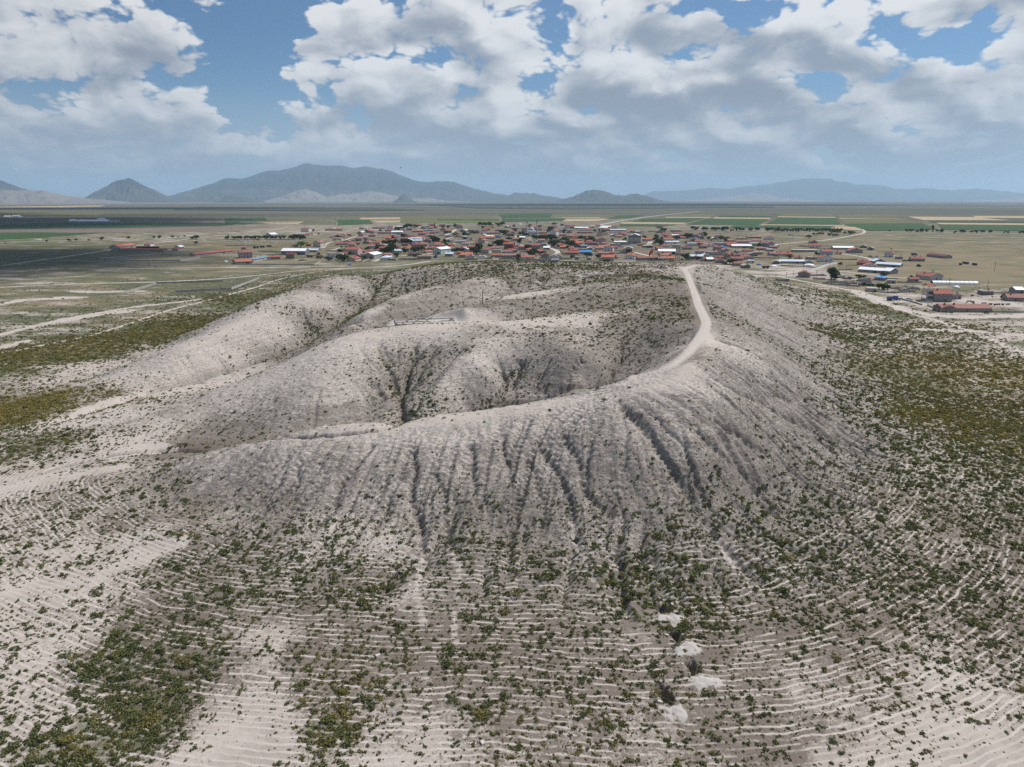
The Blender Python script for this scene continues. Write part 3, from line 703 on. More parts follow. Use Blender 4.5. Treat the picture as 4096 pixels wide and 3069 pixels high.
def build_ground(t):
    pos = t.n('ShaderNodeNewGeometry').outputs['Position']
    px, py, pz = t.sep(pos)
    shr, brn, gra, dry = t.attr('shrubs'), t.attr('brown'), t.attr('grass'), t.attr('dry')
    furr, ph, steep, spoil, gul = t.attr('furrow'), t.attr('phase'), t.attr('steep'), t.attr('spoil'), t.attr('gully')
    near = t.attr('near')
    big = t.noise(pos, 0.045, 3.0, 0.6)
    mid = t.noise(pos, 0.35, 4.0, 0.62)
    fin = t.noise(pos, 1.7, 5.0, 0.74)
    grit = t.noise(pos, 5.0, 2.0, 0.75)
    # chalky earth against brown earth
    brn = t.m('ADD', brn, t.m('MULTIPLY', t.m('MULTIPLY', furr, .12), t.mr(brn, .03, .22)))
    bsel = t.m('ADD', brn, t.m('MULTIPLY', t.m('SUBTRACT', big, 0.5), 1.1))
    bsel = t.m('ADD', bsel, t.m('MULTIPLY', t.m('SUBTRACT', mid, 0.5), 1.0))
    bsel = t.m('ADD', bsel, t.m('ADD', t.m('MULTIPLY', t.m('SUBTRACT', fin, 0.5), 1.5), t.m('MULTIPLY', t.m('SUBTRACT', grit, .5), .9)))
    bf = t.m('MULTIPLY', t.mr(bsel, 0.13, 0.66), .95)
    pale = t.mix(t.m('ADD', t.m('MULTIPLY', mid, .6), t.m('MULTIPLY', fin, .4)), (0.37, 0.315, 0.272, 1), (0.655, 0.58, 0.52, 1))
    brown = t.mix(t.m('ADD', t.m('MULTIPLY', mid, .5), t.m('MULTIPLY', fin, .5)), (0.100, 0.079, 0.062, 1), (0.230, 0.188, 0.155, 1))
    col = t.mix(bf, pale, brown)
    # weathered crust on the slopes: fine dark stubble over pale marl, drawn out along the contour
    stv = t.xyz(t.m('MULTIPLY', px, 1.0), t.m('MULTIPLY', py, 1.0), t.m('MULTIPLY', pz, 3.2))
    stub = t.noise(stv, 1.25, 5.0, 0.80)
    sf = t.m('MULTIPLY', t.mr(t.m('ADD', stub, t.m('MULTIPLY', brn, 0.16)), 0.51, 0.59), steep)
    col = t.mix(t.m('MULTIPLY', steep, .34), col, (0.60, 0.545, 0.495, 1))
    col = t.mix(t.m('MULTIPLY', sf, 0.66), col, (0.135, 0.115, 0.098, 1))
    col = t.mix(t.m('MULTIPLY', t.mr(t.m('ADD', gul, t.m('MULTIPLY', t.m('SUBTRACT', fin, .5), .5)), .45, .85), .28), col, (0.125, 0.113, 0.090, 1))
    strata = t.noise(t.xyz(t.m('MULTIPLY', px, .035), t.m('MULTIPLY', py, .035), t.m('MULTIPLY', pz, 3.4)), 1.0, 4.0, .65)
    col = t.mix(t.m('MULTIPLY', t.m('MULTIPLY', t.mr(strata, .50, .60), steep), .22), col, (0.195, 0.165, 0.140, 1))
    col = t.mix(t.m('MULTIPLY', t.m('MULTIPLY', t.mr(strata, .47, .39), steep), .22), col, (0.56, 0.50, 0.44, 1))
    # ploughed ridges: bare crests are pale
    fr = t.m('FRACT', ph)
    ridge = t.mr(t.m('ABSOLUTE', t.m('SUBTRACT', t.m('ADD', fr, t.m('MULTIPLY', t.m('SUBTRACT', fin, 0.5), 0.35)), 0.5)), 0.22, 0.07)
    gaps = t.mr(t.noise(t.xyz(t.m('MULTIPLY', t.attr('arc'), .16), t.m('MULTIPLY', t.m('FLOOR', ph), 5.3), 0.0), 1.0, 4.0, 0.7), 0.44, 0.55)
    rf = t.m('MULTIPLY', t.m('MULTIPLY', ridge, furr), t.m('MULTIPLY', gaps, t.mr(brn, .02, .3, .45, 1.0)))
    between = t.m('MULTIPLY', t.m('MULTIPLY', t.mr(ridge, .6, .1), furr), t.mr(t.noise(pos, .11, 4.0, .65), .36, .62))
    col = t.mix(t.m('MULTIPLY', between, 0.3), col, brown)
    col = t.mix(t.m('MULTIPLY', rf, 0.72), col, (0.62, 0.555, 0.50, 1))
    # trodden earth beside the ridge track, fading along the rim
    trk = t.m('MULTIPLY', t.attr('trodden'), t.mr(t.m('ADD', t.attr('trodden'), t.m('MULTIPLY', t.m('SUBTRACT', t.noise(pos, .5, 4.0, .7), .5), 1.3)), .25, .6))
    col = t.mix(trk, col, t.mix(fin, (0.46, 0.405, 0.36, 1), (0.65, 0.58, 0.52, 1)))
    # dug earth and washed gully floors
    col = t.mix(t.m('MULTIPLY', spoil, 0.9), col, t.mix(fin, (0.38, 0.345, 0.315, 1), (0.66, 0.62, 0.575, 1)))
    # grass and herbs
    gn = t.noise(t.xyz(t.m('MULTIPLY', px, 0.55), py, 0.0), 0.055, 5.0, 0.66, dims='2D')
    gfi = t.noise(pos, 0.9, 4.0, 0.72)
    gs = t.m('ADD', gra, t.m('ADD', t.m('MULTIPLY', t.m('SUBTRACT', gn, 0.5), 1.5), t.m('MULTIPLY', t.m('SUBTRACT', gfi, 0.5), 0.9)))
    gs = t.mr(gs, 0.30, 0.72)
    gs = t.m('MULTIPLY', gs, t.mr(gra, 0.02, 0.12))
    dsel = t.m('ADD', dry, t.m('ADD', t.m('MULTIPLY', t.m('SUBTRACT', t.noise(pos, 0.022, 5.0, 0.6), 0.5), 1.6), t.m('MULTIPLY', t.m('SUBTRACT', gfi, 0.5), 0.5)))
    green = t.mix(gfi, (0.050, 0.060, 0.023, 1), (0.108, 0.120, 0.047, 1))
    straw = t.mix(gfi, (0.150, 0.118, 0.062, 1), (0.275, 0.218, 0.125, 1))
    gcol = t.mix(t.mr(dsel, 0.28, 0.80), green, straw)
    col = t.mix(t.m('MULTIPLY', gs, 0.9), col, gcol)
    # low herb layer between the shrubs
    hs = t.mr(t.m('ADD', t.m('MULTIPLY', shr, 0.75), t.m('MULTIPLY', t.m('SUBTRACT', t.noise(pos, 0.6, 5.0, 0.7), 0.5), 1.7)), 0.42, 0.72)
    hcol = t.mix(t.mr(dsel, 0.30, 0.85), (0.082, 0.090, 0.034, 1), (0.205, 0.150, 0.058, 1))
    col = t.mix(t.m('MULTIPLY', hs, t.m('MULTIPLY', t.mr(shr, 0.08, 0.8), 0.62)), col, hcol)
    col = t.mix(t.m('MULTIPLY', t.mr(grit, 0.52, 0.72), 0.28), col, t.mix(0.5, col, (0.08, 0.07, 0.06, 1)))
    # far plain: long bands of steppe, fallow and salt-pale ground
    far = t.mr(t.v('LENGTH', pos), 1300, 3000)
    bv = t.xyz(t.m('MULTIPLY', px, 0.00016), t.m('MULTIPLY', py, 0.0011), 0.0)
    b1 = t.noise(bv, 1.0, 6.0, 0.62)
    fcol = t.mix(t.mr(b1, 0.36, 0.62), (0.042, 0.050, 0.030, 1), (0.118, 0.112, 0.072, 1))
    fcol = t.mix(t.mr(b1, 0.64, 0.74), fcol, (0.30, 0.268, 0.22, 1))
    fcol = t.mix(t.mr(gra, 0.05, 0.35, 0.6, 0.0), fcol, (0.42, 0.37, 0.31, 1))
    col = t.mix(t.m('MULTIPLY', far, 0.85), col, fcol)
    rlb = t.noise(t.xyz(t.m('MULTIPLY', t.attr('arc'), 1.15), t.m('MULTIPLY', pz, .12), 0.0), 1.0, 4.0, .6)
    col = t.v('SCALE', col, scale=0.87)
    hgt = t.m('ADD', t.m('ADD', t.m('MULTIPLY', fin, 0.6), t.m('MULTIPLY', t.m('MULTIPLY', rlb, t.attr('rillband')), 1.6)), t.m('ADD', t.m('MULTIPLY', grit, 0.25), t.m('MULTIPLY', stub, t.m('MULTIPLY', steep, 0.9))))
    return bsdf(t, col, 0.95, 0.1, hgt, 0.16, 0.75)
M_GROUND = mat('dry_steppe_ground', build_ground)
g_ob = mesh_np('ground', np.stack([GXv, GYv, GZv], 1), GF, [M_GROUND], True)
tag(g_ob, kind='structure')
def add_attr(ob, name, vals, default=0.0):
    a_ = ob.data.attributes.new(name, 'FLOAT', 'POINT')
    a_.data.foreach_set('value', np.asarray(vals, np.float32))
def spread(key, default=0.0):
    o_ = np.full(len(GXv), default, np.float32); o_[front] = AT[key]; return o_
for k_, nm in enumerate(('shrubs', 'brown', 'grass', 'dry')):
    add_attr(g_ob, nm, cov_f[:, k_])
add_attr(g_ob, 'furrow', spread('fur')); add_attr(g_ob, 'trodden', spread('trodden')); add_attr(g_ob, 'rillband', spread('env')); add_attr(g_ob, 'phase', spread('ph')); add_attr(g_ob, 'steep', spread('steep'))
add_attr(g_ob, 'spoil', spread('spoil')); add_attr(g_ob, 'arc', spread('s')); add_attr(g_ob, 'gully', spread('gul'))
add_attr(g_ob, 'near', (1 - smooth(rfar, 300, 700)).astype(np.float32))

# ------------------------------------------------------------------ shrubs
def build_leaf(cols, kind):
    def f(t):
        if kind == 'INSTANCER':
            dr = t.n('ShaderNodeAttribute', attribute_name='dry', attribute_type='INSTANCER').outputs['Fac']
            rn = t.n('ShaderNodeAttribute', attribute_name='tone', attribute_type='INSTANCER').outputs['Fac']
        else:
            dr = t.n('ShaderNodeAttribute', attribute_name='dry', attribute_type='OBJECT').outputs['Fac']
            rn = t.n('ShaderNodeObjectInfo').outputs['Random']
        lf = t.n('ShaderNodeNewGeometry').outputs['Random Per Island']
        c = t.mix(rn, cols[0], cols[1])
        c = t.mix(dr, c, t.mix(rn, cols[2], cols[3]))
        c = t.mix(t.m('MULTIPLY', lf, 0.55), c, t.mix(1.0, c, (1.75, 1.7, 1.45, 1), 'MULTIPLY'))
        d_ = t.n('ShaderNodeBsdfDiffuse'); t.put(d_.inputs['Color'], c)
        tr = t.n('ShaderNodeBsdfTranslucent'); t.put(tr.inputs['Color'], t.mix(1.0, c, (1.1, 1.25, .6, 1), 'MULTIPLY'))
        mx = t.n('ShaderNodeMixShader'); mx.inputs[0].default_value = .22
        t.t.links.new(d_.outputs[0], mx.inputs[1]); t.t.links.new(tr.outputs[0], mx.inputs[2])
        return mx.outputs[0]
    return f
LEAFC = [(0.080, 0.092, 0.044, 1), (0.142, 0.152, 0.072, 1), (0.215, 0.190, 0.062, 1), (0.310, 0.215, 0.078, 1)]
M_LEAF_I = mat('shrub_leaf_scattered', build_leaf(LEAFC, 'INSTANCER'))
M_LEAF_O = mat('shrub_leaf', build_leaf(LEAFC, 'OBJECT'))
def shrub_mesh(name, seed, n, leaf, material, flat=.62):
    """a low hemispherical bush of unit diameter made of many leaf sprays; a few lobes, ragged outline"""
    r = np.random.default_rng(seed)
    lob = r.normal(size=(5, 3)) * (.20, .20, .05) + (0, 0, .12)
    lr = r.uniform(.20, .34, 5)
    V = []; F = []
    for i in range(n):
        k = r.integers(5)
        d = r.normal(size=3); d /= np.linalg.norm(d); d[2] = abs(d[2]) * 1.05 - .15
        c = lob[k] + d * lr[k] * r.uniform(.55, 1.05) * (1, 1, flat)
        c[2] = max(c[2], .02)
        nrm = d * .6 + r.normal(size=3) * .6; nrm /= np.linalg.norm(nrm) + 1e-6
        a = np.cross(nrm, r.normal(size=3)); a /= np.linalg.norm(a) + 1e-6
        b = np.cross(nrm, a)
        s = leaf * r.uniform(.6, 1.35)
        q = len(V)
        V += [c - a * s * .5, c - b * s * .28 + nrm * s * .1, c + a * s * .55, c + b * s * .3 + nrm * s * .12]
        F.append((q, q + 1, q + 2, q + 3))
    o_ = mesh_np(name, np.array(V), np.array(F), [material], False, link=False)
    return o_
# scattered positions
def scatter(n_try, u0, u1, r0, r1, dens, seed):
    """random points in a fan, thinned by cover"""
    r = np.random.default_rng(seed)
    th = r.uniform(u0, u1, n_try); rd = np.sqrt(r.uniform(r0 * r0, r1 * r1, n_try))
    x = rd * np.sin(th); y = rd * np.cos(th)
    c = cover(x, y)
    clump = fbm(x * .16, y * .16, 3) * .9 + fbm(x * .6 + 9, y * .6, 2) * .5
    ss = bil(TS, x, y); dd = bil(TD, x, y)
    c[:, 0] += .07 * smooth(dd, 4, 14) * (1 - smooth(dd, 80, 105)) * smooth(c[:, 0], .03, .12)
    p = c[:, 0] * (1 + clump * (.9 - .4 * c[:, 0])) + np.where(c[:, 0] > .3, .10 * clump, 0)
    area = (u1 - u0) / 2 * (r1 * r1 - r0 * r0)
    keep = r.uniform(size=n_try) * (n_try / area) < p * dens
    return x[keep], y[keep], c[keep]
xs, ys, cs = [], [], []
for (r0, r1, dens, ntry, sd) in ((52, 130, 6.2, 100000, 1), (130, 260, 3.6, 190000, 2), (260, 420, 1.15, 140000, 3), (420, 620, .55, 120000, 4)):
    a_, b_, c_ = scatter(ntry, -rad(41), rad(41), r0, r1, dens, sd)
    xs.append(a_); ys.append(b_); cs.append(c_)
# small dry tufts and seedlings between the bushes
th_ = RNG.uniform(-rad(40), rad(40), 70000); rd_ = np.sqrt(RNG.uniform(52.0 ** 2, 150.0 ** 2, 70000))
tx_, ty_ = rd_ * np.sin(th_), rd_ * np.cos(th_); tc_ = cover(tx_, ty_)
tk_ = RNG.uniform(size=70000) < np.clip(.22 + .7 * tc_[:, 1] + .3 * tc_[:, 0], 0, .85) * (.55 + fbm(tx_ * .2, ty_ * .2, 3)) * np.where(tc_[:, 0] < .06, .4, 1)
n_big = sum(len(a_) for a_ in xs)
xs.append(tx_[tk_]); ys.append(ty_[tk_]); cs.append(tc_[tk_]); tuft_rng = (n_big, n_big + int(tk_.sum()))
# thickets along the gully beds
for dep, wid, p in gul[20:]:
    q = resample(p, .8)
    k = RNG.integers(0, len(q), int(len(q) * 2.4))
    j = q[k] + RNG.normal(size=(len(k), 2)) * wid * .35
    cc = cover(j[:, 0], j[:, 1]); ok = RNG.uniform(size=len(k)) < np.clip(.25 + cc[:, 0] * 1.3, 0, .92)
    xs.append(j[ok, 0]); ys.append(j[ok, 1]); cs.append(cc[ok])
xs = np.concatenate(xs); ys = np.concatenate(ys); cs = np.concatenate(cs)
tuft = np.zeros(len(xs), bool); tuft[tuft_rng[0]:tuft_rng[1]] = True
zs, at_s = terrain(xs, ys, True)
ok = (at_s['td'] > 3.2) & (at_s['spoil'] < .45)
# the bushes stand in the furrows rather than on the pale crests
frp = at_s['ph'] - np.floor(at_s['ph'])
ok &= ~((at_s['fur'] > .5) & (np.abs(frp - .5) < .16) & (RNG.uniform(size=len(xs)) < .75))
xs, ys, zs, cs, tuft = xs[ok], ys[ok], zs[ok], cs[ok], tuft[ok]
size = np.exp(RNG.normal(-.82, .46, len(xs))) * (.85 + .75 * np.clip(cs[:, 0], 0, 1) ** 1.5)
rd_s = np.hypot(xs, ys)
size *= 1 + .5 * smooth(rd_s, 200, 420)
size = np.clip(size, .24, 2.2)
size = np.where(tuft, RNG.uniform(.13, .34, len(xs)), size)
dry_s = np.clip(np.where(tuft, .25, 0) + cs[:, 3] * 1.25 + RNG.normal(0, .22, len(xs)) - .12, 0, 1)
tone_s = RNG.uniform(size=len(xs))
rot_s = RNG.uniform(0, 6.28, len(xs))
sq_s = RNG.uniform(.75, 1.2, len(xs))
app = size / np.sqrt(rd_s ** 2 + 58 ** 2)
infr = np.abs(xs / np.maximum(ys * math.cos(PITCH) + (CAM_H - zs) * math.sin(PITCH), 1)) < .70
# line of sight test is not needed for the nearest ones: the apron is open to the camera
down = np.arctan2(CAM_H - zs, ys)
infr &= down < rad(42.2)
order = np.argsort(-np.where(infr, app, 0))
solo = order[:300]
rest_i = np.ones(len(xs), bool); rest_i[solo] = False
proto = [shrub_mesh('shrub', 100 + k, 150, .16, M_LEAF_O) for k in range(6)]
for n_, k in enumerate(solo):
    o_ = bpy.data.objects.new('shrub', proto[n_ % 6].data)
    COL.objects.link(o_)
    o_.location = (xs[k], ys[k], zs[k] - .03)
    o_.rotation_euler = (0, 0, rot_s[k])
    o_.scale = (size[k], size[k] * sq_s[k], size[k] * .95)
    o_['dry'] = float(dry_s[k])
    if dry_s[k] > .42:
        tag(o_, 'low rust-tinged desert shrub on the pale ploughed apron at the front', 'shrub', 'rust-tinged shrubs on the near apron')
    else:
        tag(o_, 'low dark green desert shrub on the pale ploughed apron at the front', 'shrub', 'green shrubs on the near apron')
for o_ in proto: bpy.data.objects.remove(o_)
# all the others: one stand of scrub
bank = bpy.data.collections.new('scrub_bank')
for k in range(6):
    b_ = shrub_mesh('scrub_sprig_%d' % k, 300 + k, 64, .25, M_LEAF_I)
    bank.objects.link(b_)
pts = bpy.data.meshes.new('scrub')
pts.vertices.add(int(rest_i.sum()))
pts.vertices.foreach_set('co', np.stack([xs[rest_i], ys[rest_i], zs[rest_i] - .03], 1).astype(np.float32).ravel())
for nm, vals in (('dry', dry_s), ('tone', tone_s), ('size', size), ('turn', rot_s)):
    a_ = pts.attributes.new(nm, 'FLOAT', 'POINT'); a_.data.foreach_set('value', vals[rest_i].astype(np.float32))
scrub = bpy.data.objects.new('scrub', pts)
COL.objects.link(scrub)
tag(scrub, 'low grey-green and rust scrub scattered over the mound and the plain', 'scrub', kind='stuff')
ng = bpy.data.node_groups.new('scrub_scatter', 'GeometryNodeTree')
ng.interface.new_socket('Geometry', in_out='INPUT', socket_type='NodeSocketGeometry')
ng.interface.new_socket('Geometry', in_out='OUTPUT', socket_type='NodeSocketGeometry')
N = ng.nodes; L = ng.links
gi = N.new('NodeGroupInput'); go = N.new('NodeGroupOutput')
iop = N.new('GeometryNodeInstanceOnPoints')
ci = N.new('GeometryNodeCollectionInfo'); ci.inputs[0].default_value = bank
ci.inputs['Separate Children'].default_value = True; ci.inputs['Reset Children'].default_value = True
def named(nm):
    q = N.new('GeometryNodeInputNamedAttribute'); q.data_type = 'FLOAT'; q.inputs['Name'].default_value = nm
    return q.outputs['Attribute']
cx_ = N.new('ShaderNodeCombineXYZ'); L.new(named('turn'), cx_.inputs[2])
L.new(gi.outputs[0], iop.inputs['Points']); L.new(ci.outputs[0], iop.inputs['Instance'])
iop.inputs['Pick Instance'].default_value = True
e2r = N.new('FunctionNodeEulerToRotation'); L.new(cx_.outputs[0], e2r.inputs[0]); L.new(e2r.outputs[0], iop.inputs['Rotation'])
L.new(named('size'), iop.inputs['Scale'])
L.new(iop.outputs[0], go.inputs[0])
md = scrub.modifiers.new('scatter', 'NODES'); md.node_group = ng
print('shrubs', len(xs))
# ------------------------------------------------------------------ mesh builder for made things
class MB:
    def __init__(self): self.v = []; self.f = []; self.m = []
    def face(self, pts, mi=0):
        q = len(self.v); self.v += [tuple(p) for p in pts]
        self.f.append(tuple(range(q, q + len(pts)))); self.m.append(mi); return self
    def hexa(self, P, mi=0):
        """eight corners: bottom 4 counter-clockwise, top 4"""
        q = len(self.v); self.v += [tuple(p) for p in P]
        for f in ((3, 2, 1, 0), (4, 5, 6, 7), (0, 1, 5, 4), (1, 2, 6, 5), (2, 3, 7, 6), (3, 0, 4, 7)):
            self.f.append(tuple(q + i for i in f)); self.m.append(mi)
        return self
    def box(self, x0, y0, z0, x1, y1, z1, mi=0):
        return self.hexa([(x0, y0, z0), (x1, y0, z0), (x1, y1, z0), (x0, y1, z0), (x0, y0, z1), (x1, y0, z1), (x1, y1, z1), (x0, y1, z1)], mi)
    def tube(self, a, b, r0, r1, n=8, mi=0, cap=True):
        a = Vector(a); b = Vector(b); ax = (b - a).normalized()
        u = ax.orthogonal().normalized(); w = ax.cross(u)
        q = len(self.v)
        for c, r in ((a, r0), (b, r1)):
            for k in range(n):
                t = 2 * math.pi * k / n
                self.v.append(tuple(c + (u * math.cos(t) + w * math.sin(t)) * r))
        for k in range(n):
            self.f.append((q + k, q + (k + 1) % n, q + n + (k + 1) % n, q + n + k)); self.m.append(mi)
        if cap:
            self.f.append(tuple(q + n + k for k in range(n))); self.m.append(mi)
            self.f.append(tuple(q + n - 1 - k for k in range(n))); self.m.append(mi)
        return self
    def lathe(self, prof, c=(0, 0, 0), n=16, mi=0):
        """profile of (radius, z) pairs turned about the vertical through c"""
        q = len(self.v)
        for r, z in prof:
            for k in range(n):
                t = 2 * math.pi * k / n
                self.v.append((c[0] + r * math.cos(t), c[1] + r * math.sin(t), c[2] + z))
        for j in range(len(prof) - 1):
            for k in range(n):
                a = q + j * n + k; b = q + j * n + (k + 1) % n
                self.f.append((a, b, b + n, a + n)); self.m.append(mi)
        return self
    def mesh(self, name, mats, smooth_shade=False):
        me = bpy.data.meshes.new(name)
        me.from_pydata(self.v, [], self.f)
        for m_ in (mats if isinstance(mats, (list, tuple)) else [mats]): me.materials.append(m_)
        me.polygons.foreach_set('material_index', self.m)
        if smooth_shade: me.polygons.foreach_set('use_smooth', [True] * len(self.f))
        me.update(); return me
    def build(self, name, mats, parent=None, smooth_shade=False):
        o_ = bpy.data.objects.new(name, self.mesh(name, mats, smooth_shade))
        COL.objects.link(o_); o_.parent = parent; return o_
def empty(name, loc, rz=0.0):
    o_ = bpy.data.objects.new(name, None); COL.objects.link(o_)
    o_.empty_display_size = 1.0; o_.location = loc; o_.rotation_euler = (0, 0, rz); return o_
def inst(name, me, parent=None, loc=(0, 0, 0), rz=0.0, sc=(1, 1, 1)):
    o_ = bpy.data.objects.new(name, me); COL.objects.link(o_); o_.parent = parent
    o_.location = loc; o_.rotation_euler = (0, 0, rz); o_.scale = sc; return o_

# ------------------------------------------------------------------ materials of made things
def plain(c, rough=.85, var=.25, scale=.8, spec=.2, metal=0.0):
    def f(t):
        pos = t.n('ShaderNodeTexCoord').outputs['Object']
        rn = t.n('ShaderNodeObjectInfo').outputs['Random']
        nz = t.noise(pos, scale, 4.0, 0.65)
        k = t.m('ADD', t.m('MULTIPLY', t.m('SUBTRACT', nz, .5), var * 2.4), t.m('ADD', 1.0, t.m('MULTIPLY', t.m('SUBTRACT', rn, .5), var)))
        return bsdf(t, t.v('SCALE', c, scale=k), rough, spec, metal=metal)
    return f
def tiles(c):
    def f(t):
        pos = t.n('ShaderNodeTexCoord').outputs['Object']
        rn = t.n('ShaderNodeObjectInfo').outputs['Random']
        nz = t.noise(pos, .9, 5.0, 0.7)
        old = t.noise(pos, .25, 3.0, 0.6)
        col = t.mix(t.mr(t.m('ADD', old, t.m('MULTIPLY', t.m('SUBTRACT', rn, .5), .5)), .45, .8), c + (1,), (c[0] * .72, c[1] * 1.05, c[2] * 1.15, 1))
        k = t.m('ADD', .72, t.m('MULTIPLY', nz, .55))
        wv = t.n('ShaderNodeTexWave', wave_type='BANDS', bands_direction='X'); t.put(wv.inputs['Vector'], pos); t.put(wv.inputs['Scale'], 4.5)
        return bsdf(t, t.v('SCALE', col, scale=k), .85, .2, wv.outputs['Fac'], .04, .5)
    return f
def sheet(c, rough=.45):
    def f(t):
        pos = t.n('ShaderNodeTexCoord').outputs['Object']
        wv = t.n('ShaderNodeTexWave', wave_type='BANDS', bands_direction='X'); t.put(wv.inputs['Vector'], pos); t.put(wv.inputs['Scale'], 1.2)
        nz = t.noise(pos, .35, 4.0, .6)
        return bsdf(t, t.v('SCALE', c, scale=t.m('ADD', .85, t.m('MULTIPLY', nz, .3))), rough, .4, wv.outputs['Fac'], .05, .4)
    return f
def masonry(c, var=.5):
    def f(t):
        pos = t.n('ShaderNodeTexCoord').outputs['Object']
        br = t.n('ShaderNodeTexVoronoi'); t.put(br.inputs['Vector'], pos); t.put(br.inputs['Scale'], 2.2)
        nz = t.noise(pos, .7, 5.0, .7)
        k = t.m('ADD', .62, t.m('ADD', t.m('MULTIPLY', nz, var), t.m('MULTIPLY', br.outputs['Distance'], .35)))
        return bsdf(t, t.v('SCALE', c, scale=k), .95, .1, br.outputs['Distance'], .08, .7)
    return f
ROOF = dict(red=mat('roof_red_tile', tiles((.330, .108, .082))), orange=mat('roof_orange_tile', tiles((.430, .150, .092))), faded=mat('roof_faded_tile', tiles((.315, .165, .140))),
            darkred=mat('roof_dark_red_sheet', sheet((.185, .042, .040))), maroon=mat('roof_maroon_sheet', sheet((.130, .038, .046))), white=mat('roof_white_sheet', sheet((.80, .81, .82))),
            lightblue=mat('roof_pale_blue_sheet', sheet((.52, .60, .67))), bluegrey=mat('roof_blue_grey_sheet', sheet((.175, .235, .290))), blue=mat('roof_blue_sheet', sheet((.035, .235, .640))),
            grey=mat('roof_grey_sheet', sheet((.27, .27, .265))), beige=mat('roof_beige_earth', plain((.43, .375, .315))), earth=mat('roof_earth', plain((.33, .285, .245))))
WALL = dict(grey=mat('wall_grey_block', masonry((.300, .285, .275))), lightgrey=mat('wall_light_grey_render', plain((.46, .445, .43), var=.14)), darkgrey=mat('wall_dark_grey', plain((.19, .188, .188), var=.15)),
            white=mat('wall_white_render', plain((.70, .695, .68), var=.08)), cream=mat('wall_cream_render', plain((.575, .515, .405), var=.12)), beige=mat('wall_beige_render', plain((.47, .405, .325), var=.14)),
            pink=mat('wall_pink_render', plain((.50, .345, .325), var=.12)), pinkgrey=mat('wall_pink_grey_block', masonry((.44, .385, .37), .35)), brown=mat('wall_brown_block', masonry((.285, .235, .20))),
            stone=mat('wall_fieldstone', masonry((.262, .238, .215), .7)), brick=mat('wall_red_brick', masonry((.285, .135, .105))), olive=mat('wall_olive_render', plain((.215, .225, .130), var=.1)),
            blue=mat('wall_pale_blue_render', plain((.40, .475, .54), var=.1)), bluegrey=mat('wall_blue_grey_render', plain((.285, .315, .365), var=.1)), darkblue=mat('wall_dark_blue_render', plain((.075, .090, .125), var=.15)),
            red=mat('wall_red_cladding', plain((.250, .052, .045), var=.15)), darkgreen=mat('wall_dark_green', plain((.060, .095, .082), var=.15)), greenstripe=mat('wall_green_white_stripes', lambda t: bsdf(t, t.mix(t.mr(t.m('SINE', t.m('MULTIPLY', t.m('ADD', t.sep(t.n('ShaderNodeTexCoord').outputs['Object'])[0], t.sep(t.n('ShaderNodeTexCoord').outputs['Object'])[1]), 2.6)), .45, .55), (.58, .66, .62, 1), (.055, .165, .135, 1)), .6, .3)),
            purple=mat('wall_purple_grey_render', plain((.235, .205, .225), var=.1)), teal=mat('wall_teal_render', plain((.40, .50, .49), var=.1)), concrete=mat('wall_concrete', plain((.40, .375, .345), var=.2)))
M_GLASS = mat('dark_window_glass', lambda t: bsdf(t, (.030, .036, .045, 1), .15, .6))
M_FRAME = mat('white_window_frame', plain((.66, .66, .65), var=.05))
M_DOOR = mat('brown_door', plain((.115, .070, .050), var=.2))
M_BLUEDOOR = mat('blue_door', plain((.045, .110, .300), var=.2))
M_CONC = WALL['concrete']
M_WOOD = mat('weathered_pole_wood', plain((.165, .135, .115), var=.2))
M_METAL = mat('galvanised_metal', plain((.42, .43, .44), .5, .1))
M_DARK = mat('dark_steel', plain((.045, .045, .048), .6, .2))
SHEETS = dict(A=(900, 900, 5.53), B=(1300, 880, 6.9125), C=(1600, 880, 6.9125), D=(1900, 880, 6.9125), E=(2200, 880, 6.9125), F=(2500, 880, 6.9125), G=(2800, 900, 6.9125),
              H=(3100, 920, 5.53), I=(3400, 920, 5.53), J=(3600, 1050, 4.4597), K=(400, 920, 5.53), L=(0, 780, 4.424), M=(0, 1000, 1.58), N=(0, 700, 2.1602), O=(3000, 850, 2.0183), P=(2300, 850, 2.765), Q=(900, 850, 2.765), R=(1600, 850, 2.765))
def px(sh, x, y):
    a, b, s = SHEETS[sh]
    return a + x / s, b + y / s
def spot(sh, x, y, z=0.0):
    """ground point under a survey-sheet position; village ground is flat"""
    p = at(*px(sh, x, y), z)
    return Vector(p)
def vground(p):
    return ground(p[0], p[1]) if math.hypot(p[0], p[1]) < 1300 else 0.0
def ppm(p):
    """photograph pixels per metre at p"""
    return FPX / (p[1] * math.cos(PITCH) + (CAM_H - p[2]) * math.sin(PITCH))

# ------------------------------------------------------------------ houses
_wm = {}
def window_mesh(w, h):
    k = (round(w, 1), round(h, 1))
    if k not in _wm:
        b = MB(); b.box(-w / 2, -.05, 0, w / 2, .0, h, 0); b.box(-w / 2 + .12, -.08, .12, -.04, -.051, h - .12, 1); b.box(.04, -.08, .12, w / 2 - .12, -.051, h - .12, 1)
        _wm[k] = b.mesh('window', [M_FRAME, M_GLASS])
    return _wm[k]
_dm = {}
def door_mesh(w, h, m_):
    k = (round(w, 1), round(h, 1), m_.name)
    if k not in _dm:
        b = MB(); b.box(-w / 2, -.06, 0, w / 2, .0, h, 0); b.box(-w / 2 + .1, -.09, .1, w / 2 - .1, -.061, h - .1, 1)
        _dm[k] = b.mesh('door', [M_FRAME, m_])
    return _dm[k]
_cm = {}
def chimney_mesh(h):
    k = round(h, 1)
    if k not in _cm:
        b = MB(); b.box(-.35, -.3, 0, .35, .3, h); b.box(-.45, -.4, h, .45, .4, h + .12)
        _cm[k] = b.mesh('chimney', [WALL['brick']])
    return _cm[k]
